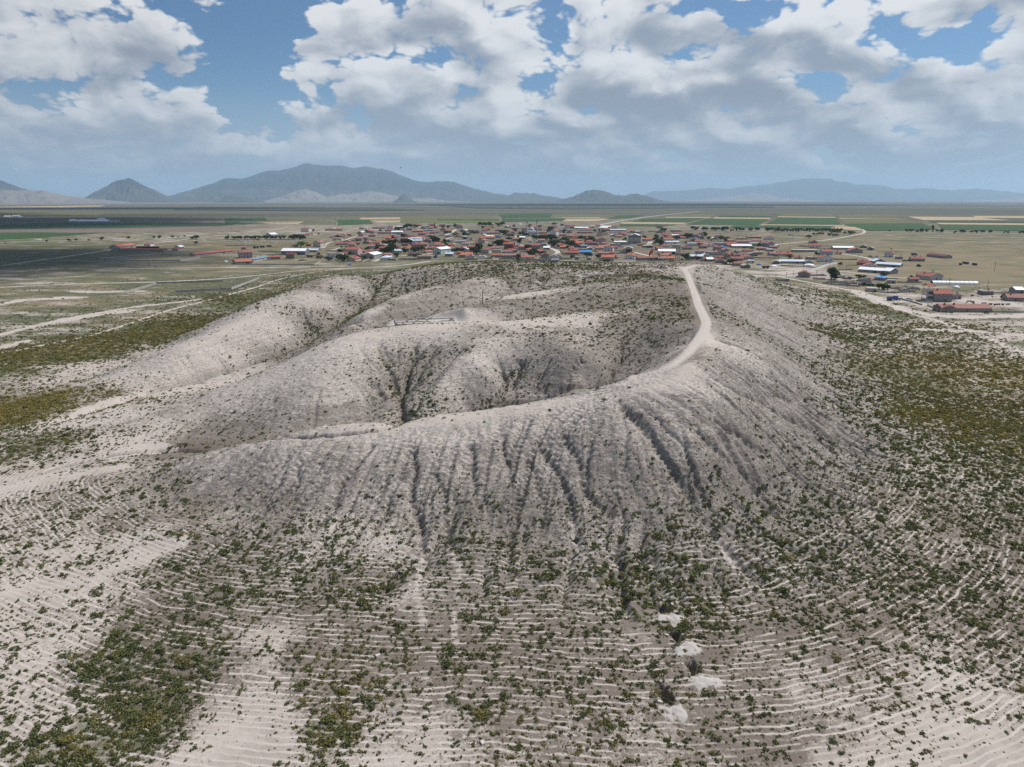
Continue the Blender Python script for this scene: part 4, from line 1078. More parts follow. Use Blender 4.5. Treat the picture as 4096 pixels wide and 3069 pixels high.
def roof_slab(b, a0, a1, c1, c0, t=.16):
    """a sloping slab: eave edge a0-a1, ridge edge c0-c1"""
    A = [Vector(a0), Vector(a1), Vector(c1), Vector(c0)]
    n = (A[1] - A[0]).cross(A[3] - A[0]).normalized()
    if n.z < 0: n = -n
    b.hexa([tuple(p) for p in A] + [tuple(p + n * t) for p in A])
def house(name, p0, p1, h, kind, roof, wall, d, nwin=2, storeys=1, door=True, chim=1, pitch=.36, doorm=None, side=True):
    p0 = Vector(p0); p1 = Vector(p1)
    ex = p1 - p0; w = ex.length; ang = math.atan2(ex.y, ex.x)
    c = (p0 + p1) / 2
    root = empty(name, (c.x, c.y, vground(c) - .05), ang)
    hw = w / 2; b = MB(); r = MB(); oh = .45
    wm, rm = WALL[wall], ROOF[roof]
    b.box(-hw, 0, -.4, hw, d, h)
    rise = 0
    if kind == 'gx':
        rise = min(pitch * d / 2, 3.4)
        for x in (-hw, hw - .2):
            b.hexa([(x, .01, h), (x + .2, .01, h), (x + .2, d - .01, h), (x, d - .01, h), (x, d / 2 - .05, h + rise), (x + .2, d / 2 - .05, h + rise), (x + .2, d / 2 + .05, h + rise), (x, d / 2 + .05, h + rise)])
        e = h - oh * rise / (d / 2) + .05
        roof_slab(r, (-hw - oh, -oh, e), (hw + oh, -oh, e), (hw + oh, d / 2, h + rise + .05), (-hw - oh, d / 2, h + rise + .05))
        roof_slab(r, (-hw - oh, d + oh, e), (hw + oh, d + oh, e), (hw + oh, d / 2, h + rise + .05), (-hw - oh, d / 2, h + rise + .05))
        cp_ = [(-hw * .4, d * .40, h + rise * .72), (hw * .45, d * .56, h + rise * .8)]
    elif kind == 'gy':
        rise = min(pitch * hw, 3.6)
        for y in (0.0, d - .2):
            b.hexa([(-hw + .01, y, h), (hw - .01, y, h), (hw - .01, y + .2, h), (-hw + .01, y + .2, h), (-.05, y, h + rise), (.05, y, h + rise), (.05, y + .2, h + rise), (-.05, y + .2, h + rise)])
        e = h - oh * rise / hw + .05
        roof_slab(r, (-hw - oh, -oh, e), (-hw - oh, d + oh, e), (0, d + oh, h + rise + .05), (0, -oh, h + rise + .05))
        roof_slab(r, (hw + oh, -oh, e), (hw + oh, d + oh, e), (0, d + oh, h + rise + .05), (0, -oh, h + rise + .05))
        cp_ = [(hw * .3, d * .4, h + rise * .65), (-hw * .35, d * .7, h + rise * .6)]
    elif kind == 'hip':
        rise = min(pitch * min(hw, d / 2), 3.0); k = min(hw, d / 2) * .95
        e = h + .02
        A = [(-hw - oh, -oh, e), (hw + oh, -oh, e), (hw + oh, d + oh, e), (-hw - oh, d + oh, e)]
        if hw >= d / 2: T = [(-hw + k, d / 2, h + rise), (hw - k, d / 2, h + rise)]
        else: T = [(0, k, h + rise), (0, d - k, h + rise)]
        if hw >= d / 2:
            r.face([A[0], A[1], T[1], T[0]]); r.face([A[1], A[2], T[1]]); r.face([A[2], A[3], T[0], T[1]]); r.face([A[3], A[0], T[0]])
        else:
            r.face([A[0], A[1], T[0]]); r.face([A[1], A[2], T[1], T[0]]); r.face([A[2], A[3], T[1]]); r.face([A[3], A[0], T[0], T[1]])
        r.box(-hw - oh, -oh, e - .18, hw + oh, d + oh, e - .004)
        cp_ = [(hw * .25, d * .45, h + rise * .7)]
    else:                                       # flat slab roof with a low parapet
        r.box(-hw - .2, -.2, h + .005, hw + .2, d + .2, h + .22)
        r.box(-hw + .2, .2, h + .22, hw - .2, d - .2, h + .34)
        cp_ = [(hw * .4, d * .5, h + .3)]
    b.build('wall', wm, root)
    ro = r.build('roof', rm, root)
    for k in range(min(chim, len(cp_))):
        inst('chimney', chimney_mesh(1.3), ro, cp_[k])
    if nwin:
        sh_ = h / storeys
        wd = 1.15 if w / max(nwin, 1) > 2.2 else .8
        for s_ in range(storeys):
            for k in range(nwin):
                x = -hw + w * (k + .5) / nwin
                if door and s_ == 0 and k == nwin // 2:
                    inst('door', door_mesh(1.1 if h < 4 else 1.3, 2.1, doorm or M_DOOR), root, (x, -.003, .02))
                else:
                    inst('window', window_mesh(wd, min(1.35, sh_ * .45)), root, (x, -.003, s_ * sh_ + sh_ * .33))
            if side:
                for k in range(2):
                    inst('window', window_mesh(wd, min(1.35, sh_ * .45)), root, (hw + .003, d * (.3 + .4 * k), s_ * sh_ + sh_ * .33), math.pi / 2)
    root['w'] = w
    return root
# sheet, front corner left (x, y), front corner right (x, y), eave height (sheet px), shape, roof, wall, depth m, windows, storeys, own label or 0, landmark name or 0
HOUSES = [
('A',330,738,610,728,122,'gx','red','pinkgrey',12,4,2,'unrendered pink-grey two-storey block with red roof behind the blue-grey shed','pink-grey block'),
('A',242,868,600,850,45,'gx','orange','grey',11,0,1,'low grey barn with bright orange roof at the corner of the walled yard','orange barn'),
('A',630,818,968,754,50,'gx','bluegrey','lightgrey',7,4,1,'long light grey shed with blue-grey sheet roof','blue-grey shed'),
('A',985,762,1230,758,42,'gx','red','grey',6,2,1,0,0),
('A',1345,745,1535,748,95,'gx','darkred','olive',8,3,2,'olive green house with dark red roof in front of the white-roofed barn','olive house'),
('A',1250,668,1775,672,95,'gx','white','darkgrey',13,0,1,'big dark grey barn with bright white sheet roof','white-roofed barn'),
('A',1815,600,2045,605,45,'gx','lightblue','grey',8,0,1,0,0),
('A',905,262,1030,266,55,'gy','white','lightgrey',14,0,1,'light grey store with white roof beyond the graveyard trees','graveyard store'),
('A',1115,268,1240,268,30,'flat','bluegrey','grey',8,1,1,0,0),
('A',1680,152,1850,155,65,'gx','red','white',10,4,2,'tall white house with red roof standing alone left of the village','lone white house'),
('A',1770,240,1885,240,25,'gx','red','white',8,2,1,0,0),('A',1892,238,1950,236,45,'gy','red','white',8,1,1,0,0),
('A',1500,488,1580,485,40,'gy','red','white',7,2,1,0,0),('A',1950,485,2115,490,100,'gy','faded','cream',11,3,2,'cream two-storey house with faded roof beside the village street','cream street house'),('A',1790,470,1890,470,40,'gx','red','brick',6,1,1,0,0),
('A',420,722,540,725,22,'gx','red','brown',5,1,1,0,0),('A',360,538,470,538,30,'gx','faded','stone',6,0,1,0,0),
('B',570,960,910,965,140,'gx','red','pink',13,4,3,'pink three-storey apartment block with red roof','pink apartments'),
('B',598,1145,845,1150,75,'gy','red','cream',13,2,1,'cream gable-fronted house with red roof behind a roadside wall','cream gable house'),
('B',1070,1080,1360,1085,120,'gy','white','grey',22,0,1,'grey warehouse with white roof and pale panelled side','panelled warehouse'),
('B',1165,790,1375,795,75,'gx','orange','blue',9,3,2,'pale blue house with orange roof','pale blue house'),
('B',1480,825,1640,830,60,'gy','red','grey',8,1,1,0,0),('B',1180,905,1320,905,30,'gx','red','grey',6,1,1,0,0),('B',1360,880,1560,890,40,'hip','red','grey',9,2,1,0,0),('B',1500,620,1700,625,45,'gx','orange','lightgrey',9,3,1,0,0),
('B',1675,520,1900,530,65,'hip','red','pink',10,3,2,0,0),('B',1320,680,1520,680,60,'gx','red','teal',9,3,1,0,0),('B',1040,660,1240,665,45,'gy','orange','grey',10,1,1,0,0),('B',300,700,780,692,30,'gx','red','grey',7,3,1,'long low stable with orange-red roof at the west street','west stable'),
('B',500,640,700,640,45,'gy','faded','grey',8,2,1,0,0),('B',790,680,970,680,45,'gx','red','brown',7,2,1,0,0),('B',920,458,1058,460,60,'gy','red','lightgrey',13,0,1,0,0),('B',1210,465,1400,465,55,'hip','faded','pink',9,3,1,0,0),
('B',1090,350,1230,355,50,'gy','red','darkgrey',9,1,1,0,0),('B',1230,385,1370,388,60,'gy','red','lightgrey',9,2,1,0,0),('B',1660,325,1890,328,48,'gx','red','brown',9,3,1,0,0),('B',1840,402,2150,402,70,'gx','white','grey',10,8,1,'long grey hall with white roof and a row of dark windows','windowed hall'),
('B',0,300,470,300,40,'gx','red','brown',8,3,1,0,0),('B',1300,245,1660,248,40,'gx','faded','grey',9,3,1,0,0),('B',1720,240,1880,240,55,'gy','faded','white',9,2,1,0,0),('B',1430,380,1830,380,40,'gx','faded','grey',7,3,1,0,0),('B',890,385,1020,385,30,'gx','red','brown',6,1,1,0,0),
('B',1080,258,1170,258,40,'flat','white','white',6,0,1,0,0),('B',2000,230,2190,230,40,'gx','lightblue','grey',8,0,1,0,0),('B',1970,790,2100,790,60,'gx','red','grey',8,2,1,0,0),('B',2095,470,2200,470,60,'gy','red','grey',9,1,1,0,0),
('B',995,925,1105,925,40,'gx','red','stone',6,1,1,0,0),('B',135,975,250,975,50,'gy','red','grey',6,1,1,0,0),('B',430,985,600,985,40,'gx','red','stone',6,1,1,0,0),('B',1780,590,1930,590,40,'gx','red','brown',7,1,1,0,0),('B',940,255,1070,255,30,'gx','faded','brown',7,1,1,0,0),
('C',910,950,1130,960,150,'gy','white','greenstripe',20,0,1,'tall hall with green and white striped walls and pale roof','striped hall'),
('C',1245,1010,1460,1015,75,'gx','lightblue','grey',8,1,1,'grey shed with pale blue roof beside the striped hall','pale-roofed shed'),
('C',1690,1010,1990,1012,50,'gx','orange','lightgrey',10,5,1,'light grey house with orange roof and a row of windows above the mound edge','mound-edge house'),
('C',630,920,720,930,50,'gy','orange','cream',9,1,1,0,0),('C',215,1000,480,1000,35,'gx','maroon','grey',7,2,1,0,0),('C',420,720,755,722,55,'gx','orange','grey',9,2,1,'grey house with orange roof and blue gate','blue-gate house'),
('C',30,720,230,722,40,'gx','maroon','brown',8,1,1,0,0),('C',360,742,620,735,40,'gx','maroon','brown',8,1,1,0,0),('C',100,800,350,820,40,'hip','orange','brown',8,2,1,0,0),('C',340,630,600,628,60,'gx','lightblue','white',7,3,1,0,0),
('C',640,640,870,640,70,'gy','red','grey',10,2,1,0,0),('C',450,520,680,522,50,'gx','red','grey',8,3,1,0,0),('C',0,560,225,560,40,'gx','red','grey',8,2,1,0,0),('C',232,555,400,555,55,'gx','red','brown',8,2,1,0,0),('C',1020,655,1165,655,60,'gx','red','grey',8,2,1,0,0),
('C',1310,735,1500,735,50,'hip','red','lightgrey',9,3,1,0,0),('C',1350,870,1448,870,100,'gx','faded','grey',9,1,2,0,0),('C',1455,870,1638,872,80,'gx','faded','beige',9,2,1,0,0),('C',1645,820,1760,820,60,'gy','faded','white',8,1,1,0,0),('C',1720,790,2150,790,50,'gx','red','brown',7,4,1,0,0),
('C',1200,370,1340,375,80,'hip','orange','darkgreen',9,3,2,'dark two-storey house with orange hipped roof above the back lane','dark hipped house'),
('C',500,420,730,420,50,'gx','red','grey',9,3,1,0,0),('C',20,470,240,470,60,'gy','red','grey',9,2,1,0,0),('C',340,340,640,340,40,'gx','faded','brown',8,3,1,0,0),('C',175,290,338,290,60,'flat','earth','grey',8,1,1,0,0),('C',480,302,940,302,20,'flat','white','grey',7,0,1,'very long low shed with white roof in the back rows','long white shed'),
('C',570,270,728,270,60,'gy','grey','grey',9,1,1,0,0),('C',735,262,920,262,45,'gx','red','lightgrey',8,2,1,0,0),('C',480,172,600,172,35,'gx','red','brown',8,1,1,0,0),('C',780,172,940,172,35,'gx','maroon','brown',8,1,1,0,0),('C',1080,185,1240,185,40,'gx','maroon','grey',9,2,1,0,0),('C',890,235,1040,235,40,'gx','red','grey',8,2,1,0,0),
('C',630,195,830,195,20,'flat','white','grey',6,0,1,0,0),('C',1280,172,1450,172,20,'flat','white','grey',6,0,1,0,0),('C',1540,235,1740,235,65,'gy','red','pink',9,2,1,0,0),('C',1650,332,1820,335,40,'gy','beige','stone',9,1,1,0,0),('C',1890,345,2050,345,70,'gx','faded','brown',9,4,2,0,0),('C',2070,375,2200,375,70,'gy','red','grey',9,2,1,0,0),
('C',820,382,980,382,40,'gx','red','grey',8,2,1,0,0),('C',1050,365,1160,352,40,'hip','red','stone',7,1,1,0,0),('C',700,470,900,470,40,'gx','faded','stone',8,2,1,0,0),('C',1250,470,1395,475,35,'flat','earth','stone',7,1,1,0,0),('C',770,560,880,560,50,'gy','red','grey',8,1,1,0,0),('C',1290,620,1390,622,55,'gy','bluegrey','darkgrey',8,1,1,0,0),
('C',1920,560,2000,560,55,'gy','faded','lightgrey',7,1,1,0,0),('C',750,820,1040,822,45,'gx','red','stone',8,2,1,0,0),('C',1560,960,1685,965,25,'gx','red','stone',6,0,1,0,0),
('D',75,650,270,655,85,'gy','orange','cream',10,3,2,'cream gable-fronted house with orange roof and dark windows near the lane','cream lane house'),
('D',145,530,530,530,40,'gx','orange','brown',8,4,1,0,0),('D',555,505,720,505,60,'gy','faded','blue',9,2,1,0,0),('D',710,615,940,615,40,'hip','orange','brown',10,2,1,0,0),('D',1040,580,1290,580,60,'hip','orange','grey',11,3,1,0,0),
('D',805,805,1050,810,140,'gx','red','red',10,3,3,'dark red three-storey house with red roof','red three-storey house'),('D',805,910,1050,920,80,'hip','red','darkblue',10,4,1,'dark blue house with red hipped roof below the red three-storey house','dark blue house'),
('D',140,930,375,935,105,'hip','red','cream',11,3,2,'cream house with broad red hipped roof near the mound','cream hipped house'),('D',445,1040,890,1040,35,'gx','red','stone',8,0,1,'long low stone byre with weathered red roof at the mound edge','stone byre'),('D',1030,1035,1165,1035,25,'gx','faded','stone',7,0,1,0,0),('D',1180,1035,1440,1038,60,'gx','faded','brown',8,2,1,0,0),
('D',1570,800,1800,800,100,'gx','red','grey',9,4,2,'grey two-storey house with small red roof on the curve of the lane','grey curve house'),('D',1710,1022,1790,1012,60,'gy','red','cream',9,1,1,0,0),('D',885,445,1080,447,60,'gx','maroon','brown',8,0,1,0,0),('D',1110,520,1370,525,30,'gx','white','grey',8,0,1,0,0),
('D',560,320,710,320,55,'hip','orange','brown',9,2,1,0,0),('D',190,390,690,385,40,'gx','faded','brown',8,3,1,0,0),('D',250,290,420,290,50,'gx','red','grey',9,2,1,0,0),('D',180,322,315,322,40,'gx','red','grey',8,2,1,0,0),('D',1000,250,1200,250,25,'gx','faded','stone',8,1,1,0,0),('D',1285,330,1420,330,100,'flat','earth','pink',9,3,2,0,0),('D',1500,245,1700,258,50,'gx','red','brown',9,3,1,0,0),
('D',1740,385,1980,385,50,'gx','faded','pink',9,3,1,0,0),('D',1900,815,2070,815,40,'gx','white','brown',8,0,1,0,0),('D',2130,210,2205,212,50,'gx','red','white',8,2,1,0,0),('D',1730,190,1850,190,50,'hip','faded','brown',9,2,1,0,0),('D',430,220,520,220,40,'gx','faded','stone',8,1,1,0,0),('D',870,190,960,190,35,'gx','faded','stone',8,1,1,0,0),('D',1460,190,1570,190,60,'gy','red','darkgrey',8,1,1,0,0),
('D',480,800,720,800,50,'flat','earth','stone',7,2,1,0,0),('D',0,680,70,680,40,'gx','red','brown',7,1,1,0,0),('D',1000,360,1090,360,40,'gx','faded','stone',8,1,1,0,0),
('E',0,420,165,425,110,'gy','red','white',11,3,2,'white two-storey house with red roof beside the grove','white grove house'),('E',175,380,290,380,60,'gy','faded','lightgrey',9,2,1,0,0),('E',65,215,210,215,40,'hip','red','white',9,3,1,0,0),('E',405,215,560,215,75,'gx','faded','white',10,3,2,'white house with dark recessed porch in the far row','porch house'),
('E',250,445,760,450,45,'gx','faded','stone',8,2,1,0,0),('E',740,370,1190,372,45,'gx','faded','pink',8,3,1,0,0),('E',780,305,1100,305,30,'gx','faded','stone',7,2,1,0,0),('E',640,690,900,690,60,'gx','orange','grey',10,3,1,0,0),('E',510,600,780,610,50,'hip','red','brick',11,2,1,0,0),('E',285,795,430,795,40,'gx','orange','brown',8,2,1,0,0),
('E',530,830,660,830,60,'gx','red','stone',8,1,1,0,0),('E',570,890,760,890,40,'gx','red','brick',8,1,1,0,0),('E',410,960,785,962,35,'gx','red','stone',8,1,1,0,0),('E',840,945,1150,945,42,'gx','blue','stone',8,0,1,'stone barn with bright blue sheet roof','blue-roofed barn'),
('E',1430,1135,1765,1140,110,'gx','orange','beige',10,4,2,'beige house with bright orange roof on the edge of the mound','beige orange house'),('E',1500,870,1735,875,100,'gy','red','white',10,3,2,'white gable-fronted house with red roof and two big windows','white gable house'),('E',1545,960,1780,965,50,'hip','red','brown',9,2,1,0,0),('E',1270,830,1490,830,60,'gx','orange','lightgrey',9,3,1,0,0),
('E',1285,630,1550,630,90,'gy','faded','pink',12,4,2,'pink gable-fronted house with wide faded roof','pink gable house'),('E',970,690,1310,690,35,'gx','maroon','brick',7,0,1,'long shed with maroon roof beside the pink gable house','maroon shed'),('E',1315,700,1430,700,45,'gy','grey','grey',8,1,1,0,0),('E',1440,690,1545,690,45,'gx','faded','brown',8,1,1,0,0),('E',1700,250,1870,250,70,'hip','red','white',10,4,2,'white house with red hipped roof at the far edge of the village','far hipped house'),
('E',1690,460,1840,460,40,'gy','white','bluegrey',9,1,1,0,0),('E',1820,490,2000,490,30,'gx','orange','stone',8,1,1,0,0),('E',680,262,1050,265,45,'gx','white','bluegrey',9,0,1,0,0),('E',1120,215,1215,215,40,'flat','white','lightgrey',7,0,1,0,0),('E',1410,218,1700,218,32,'gx','white','grey',8,0,1,0,0),('E',1670,310,2100,310,35,'gx','lightblue','grey',8,0,1,0,0),('E',1490,300,1690,300,40,'gx','red','brown',8,2,1,0,0),
('E',35,1165,240,1170,70,'gx','bluegrey','grey',6,0,1,'grey shed with blue-grey roof beside the white car','car shed'),('E',370,1200,680,1205,60,'flat','earth','stone',7,0,1,0,0),('E',1020,1100,1140,1105,60,'flat','beige','beige',8,1,1,0,0),('E',1740,805,1870,805,50,'gx','red','pink',8,2,1,0,0),('E',1540,760,1660,760,50,'gx','red','brick',8,1,1,0,0),('E',300,310,640,305,30,'flat','lightblue','grey',7,0,1,0,0),
('E',850,765,1030,768,35,'gx','bluegrey','stone',7,0,1,0,0),('E',1040,830,1170,830,45,'gy','white','grey',8,0,1,0,0),('E',460,370,600,370,40,'gy','faded','stone',8,1,1,0,0),('E',560,240,670,240,55,'gx','red','brick',8,2,1,0,0),('E',680,1090,800,1095,50,'flat','earth','stone',6,1,1,0,0),('E',0,660,60,660,50,'gx','red','brown',8,1,1,0,0),('E',470,480,640,480,35,'gx','faded','brick',8,2,1,0,0),
('F',0,1085,265,1090,95,'gy','orange','white',10,4,2,'white gable-fronted house with orange roof left of the flagpole','flagpole house'),('F',1060,1120,1365,1125,55,'gx','orange','lightgrey',9,4,2,'light grey house with orange roof beside the water tower legs','tower house'),('F',920,950,1390,955,90,'gx','white','darkgreen',11,0,1,'long dark hall with pale green-striped roof behind the water tower','green-striped hall'),
('F',80,640,440,645,185,'gy','white','beige',16,3,3,'tall beige and charcoal hall with white roof','beige hall'),('F',1020,760,1230,760,55,'hip','red','white',10,3,1,0,0),('F',870,835,1035,835,40,'gx','red','darkblue',9,0,1,0,0),('F',350,345,480,345,40,'hip','orange','blue',9,2,1,'small blue house with orange roof by the field road','small blue house'),
('F',1050,410,1210,410,35,'gx','red','grey',8,2,1,0,0),('F',1350,400,1500,400,40,'gx','red','blue',9,2,1,0,0),('F',1450,445,1630,445,35,'gx','red','grey',8,2,1,0,0),('F',950,512,1090,515,40,'hip','faded','brown',9,2,1,0,0),('F',1140,525,1345,525,45,'gx','red','pink',9,3,1,0,0),('F',1060,450,1200,450,30,'gx','faded','stone',7,1,1,0,0),
('F',1870,500,2050,505,60,'gy','red','bluegrey',10,3,2,0,0),('F',1840,545,1975,548,35,'gy','red','white',8,1,1,0,0),('F',1910,632,2090,632,30,'hip','red','stone',8,2,1,0,0),('F',1070,655,1490,655,20,'gx','lightblue','white',6,0,1,0,0),('F',2000,682,2200,682,40,'gx','faded','stone',7,2,1,0,0),('F',440,560,540,560,50,'gx','red','lightgrey',8,1,1,0,0),('F',380,720,500,720,40,'hip','red','brown',8,1,1,0,0),('F',760,660,880,662,35,'gy','orange','brown',8,1,1,0,0),
('F',1760,1062,2160,1064,45,'gx','lightblue','grey',8,0,1,'long grey shed with pale blue roof right of the water tower','tower shed'),('F',1870,1062,2020,1066,30,'hip','faded','brown',8,1,1,0,0),('F',2080,1140,2200,1145,60,'gy','orange','cream',10,1,1,0,0),('F',960,985,1070,985,40,'gy','orange','brown',8,1,1,0,0),('F',1400,965,1560,968,40,'hip','faded','pink',8,2,1,0,0),('F',350,1112,890,1106,25,'gx','red','stone',7,0,1,0,0),('F',930,1122,1050,1122,30,'gx','faded','stone',7,1,1,0,0),
('F',1620,822,1850,822,40,'gx','maroon','brown',7,2,1,0,0),('F',500,762,770,762,35,'flat','lightblue','stone',7,0,1,0,0),('F',1100,1000,1280,1000,30,'gx','red','stone',7,1,1,0,0),('F',960,560,1140,562,35,'gx','red','stone',8,1,1,0,0),
('G',1710,592,1860,612,95,'gx','red','bluegrey',10,3,2,'blue-grey two-storey house with red roof in the right part of the village','blue-grey house'),('G',1470,520,1690,520,90,'hip','orange','white',10,4,2,'white two-storey house with orange hipped roof','white hipped house'),('G',1820,420,2040,420,60,'gy','red','white',10,3,1,0,0),
('G',1050,402,1300,402,40,'hip','faded','cream',10,3,1,0,0),('G',730,470,960,470,45,'hip','faded','beige',10,2,1,0,0),('G',1305,372,1700,372,45,'gx','faded','stone',7,2,1,0,0),('G',1020,502,1465,502,40,'gx','faded','stone',7,2,1,0,0),('G',705,545,1025,545,30,'gx','red','stone',7,1,1,0,0),('G',770,612,1215,602,50,'gx','red','grey',10,2,1,0,0),('G',885,632,1430,632,22,'gx','white','grey',9,0,1,'long low shed with bright white roof near the blue tarpaulin','tarpaulin shed'),
('G',480,545,695,546,40,'flat','lightblue','lightgrey',7,0,1,0,0),('G',0,548,255,548,30,'gx','faded','stone',7,1,1,0,0),('G',262,552,470,552,25,'gx','faded','brown',7,1,1,0,0),('G',1230,760,1490,760,45,'hip','red','white',10,4,1,0,0),('G',1615,700,1840,702,50,'hip','faded','brick',10,3,1,0,0),('G',1940,655,2150,656,25,'gx','faded','stone',7,1,1,0,0),('G',1865,732,2040,732,22,'flat','white','grey',7,0,1,0,0),('G',2012,612,2190,612,40,'flat','white','grey',8,0,1,0,0),
('G',590,872,835,880,60,'gy','red','beige',11,3,1,'beige gable-fronted house with red roof inside a dark wall','beige walled house'),('G',1365,862,1600,862,40,'gy','grey','stone',8,0,1,0,0),('G',1940,852,2140,852,60,'gx','faded','pink',9,2,1,0,0),('G',1490,820,1730,820,30,'flat','beige','stone',7,1,1,0,0),('G',870,992,1195,997,40,'gx','red','grey',9,1,1,0,0),('G',590,962,755,962,35,'gy','red','grey',8,1,1,0,0),('G',5,1003,120,1008,60,'gy','orange','lightgrey',10,1,1,0,0),
('G',190,1012,370,1012,45,'gx','white','darkgrey',8,0,1,0,0),('G',378,1005,450,1005,40,'gx','red','brown',6,0,1,0,0),('G',430,1052,680,1057,40,'gy','red','grey',9,1,1,0,0),('G',950,1132,1195,1132,30,'gx','red','stone',7,0,1,0,0),('G',1205,1192,1390,1192,70,'gy','beige','darkgrey',9,1,1,0,0),('G',1330,1050,1500,1052,55,'flat','white','white',7,2,1,'small flat-roofed white house beside the right lane','flat white house'),('G',2010,1082,2200,1088,70,'gy','beige','darkgrey',10,0,1,0,0),
('H',985,705,1290,710,95,'gy','red','white',12,3,1,'white gable-fronted house with red roof and three windows by the crossroads','crossroads house'),('H',1040,560,1275,562,80,'gx','red','blue',10,4,2,'pale blue two-storey house with red roof behind the crossroads house','pale blue double house'),('H',1340,542,1480,545,35,'gx','red','white',7,2,1,0,0),('H',760,382,1010,386,45,'gx','red','white',10,4,1,0,0),('H',790,297,940,297,30,'gy','red','grey',8,1,1,0,0),
('H',75,587,235,590,60,'gx','red','white',10,2,1,0,0),('H',240,592,370,596,60,'gx','red','brick',9,2,1,0,0),('H',0,585,65,587,50,'gx','faded','pink',9,1,1,0,0),('H',500,1050,770,1060,90,'gy','red','stone',10,1,1,'lone grey stone house with red roof where two lanes meet','lanes house'),('H',1640,510,1940,512,60,'gy','red','grey',11,1,1,0,0),('H',1290,432,1740,436,22,'gx','white','grey',9,0,1,0,0),('H',375,482,935,488,15,'flat','white','grey',6,0,1,0,0),
('H',0,742,98,745,50,'gy','beige','darkgrey',9,0,1,0,0),('H',102,742,648,748,28,'gx','lightblue','grey',7,0,1,'long low shed with pale blue roof beside the white dome','dome shed'),('H',655,757,840,762,50,'gy','grey','lightgrey',8,2,1,0,0),('H',1805,772,2060,790,55,'gx','darkred','brick',10,2,1,0,0),('H',460,662,600,664,55,'gy','red','lightgrey',9,1,1,0,0),('H',735,655,955,655,40,'flat','beige','stone',7,1,1,0,0),('H',2040,440,2170,445,30,'gy','grey','darkgrey',8,0,1,0,0),('H',1870,400,2030,405,28,'gy','grey','darkgrey',8,0,1,0,0),
('I',755,597,962,605,85,'gy','red','white',11,4,2,'white house with red roof and dark windows out on the right-hand grass','grass house'),('I',1350,690,1655,697,60,'gx','red','grey',10,4,1,'grey house with red roof out on the right-hand grass','grey grass house'),('I',1690,585,2095,632,45,'gx','maroon','stone',8,0,1,'long stone shed with maroon roof out on the right-hand grass','maroon grass shed'),
('I',1775,1122,2045,1108,90,'gy','red','lightgrey',13,1,1,'light grey house with red roof and rooftop water heater','heater house'),('I',178,930,700,968,50,'gx','white','grey',9,0,1,'long grey shed with bright white roof','long white-roofed shed'),('I',716,972,875,987,75,'gx','white','grey',11,0,1,'taller white-roofed end bay of the long grey shed','white end bay'),('I',560,800,1105,832,35,'gx','lightblue','grey',8,0,1,0,0),('I',520,747,780,748,35,'gy','lightblue','darkgrey',9,0,1,0,0),
('I',295,842,590,852,45,'gy','orange','white',10,3,1,0,0),('I',530,1110,745,1126,60,'hip','blue','stone',7,1,1,'stone house under a blue roof sheet among the ruins','blue sheet house'),('I',1312,1150,1520,1155,40,'gx','red','grey',5,0,1,0,0),('I',822,1182,1010,1190,45,'flat','earth','stone',7,0,1,0,0),('I',380,1368,610,1376,55,'flat','beige','concrete',8,0,1,'small flat-roofed concrete hut beside the right-hand track','concrete hut'),('I',1015,642,1170,645,32,'flat','earth','grey',5,1,1,0,0),
('J',600,668,925,674,145,'gx','red','purple',11,4,3,'purple-grey three-storey house with wide red roof','purple-grey house'),('J',948,622,1100,626,65,'gy','faded','pinkgrey',9,2,1,0,0),('J',750,850,1640,852,65,'gx','faded','stone',9,3,1,'very long low stone stable with faded red roof at the track','long stable'),('J',652,828,742,850,55,'gx','red','concrete',8,1,1,0,0),('J',1915,672,2212,682,55,'gx','faded','stone',9,1,1,0,0),('J',1480,576,1670,579,65,'flat','earth','darkgrey',7,1,1,0,0),('J',2060,550,2212,552,25,'gx','white','grey',8,0,1,0,0),
('K',250,474,475,468,48,'gy','darkred','grey',10,2,1,'grey farm gable with dark red roof at the left end of the long stable','farm gable'),('K',480,470,1410,482,35,'gx','red','stone',7,0,1,'very long low stable with red roof on the left-hand grass','left stable'),('K',425,412,800,370,22,'gx','orange','grey',13,0,1,'broad orange-roofed barn behind the left-hand stable','left orange barn'),('K',975,357,1110,360,35,'gx','red','white',8,2,1,0,0),('K',1590,456,1725,459,50,'hip','red','lightgrey',8,2,1,0,0),('K',1775,415,1868,405,30,'gx','white','lightgrey',8,0,1,0,0),
('N',1690,706,2022,670,17,'gx','red','grey',8,0,1,'long narrow grey barn with red roof on the left-hand grass','narrow red barn'),
('L',1215,472,1330,472,18,'gx','white','white',20,0,1,0,0),('L',1350,486,1900,487,22,'gx','white','bluegrey',25,0,1,'distant farm shed with white roof on the dark left plain','distant farm'),('L',1905,486,2045,487,22,'flat','lightblue','lightgrey',18,0,1,0,0),('L',1705,446,1820,446,22,'hip','white','white',18,2,1,0,0),('L',60,398,165,398,10,'gx','white','lightgrey',20,0,1,0,0),('L',190,395,330,395,16,'gx','lightblue','lightgrey',20,0,1,0,0),
]
ROOFW = dict(red='red-roofed', orange='orange-roofed', faded='faded red-roofed', darkred='dark red-roofed', maroon='maroon-roofed', white='white-roofed', lightblue='pale blue-roofed', bluegrey='blue-grey-roofed', blue='blue-roofed', grey='grey-roofed', beige='beige-roofed', earth='earth-roofed')
WALLW = dict(grey='grey', lightgrey='light grey', darkgrey='dark grey', white='white', cream='cream', beige='beige', pink='pink', pinkgrey='pink-grey', brown='brown', stone='stone', brick='brick', olive='olive', blue='pale blue', bluegrey='blue-grey', darkblue='dark blue', red='red', darkgreen='dark green', greenstripe='striped', purple='purple-grey', teal='pale teal', concrete='concrete')
LANDMARKS = []          # (name, x, y)
PENDING = []            # (object, descriptor, category, group) labelled at the end by what stands near
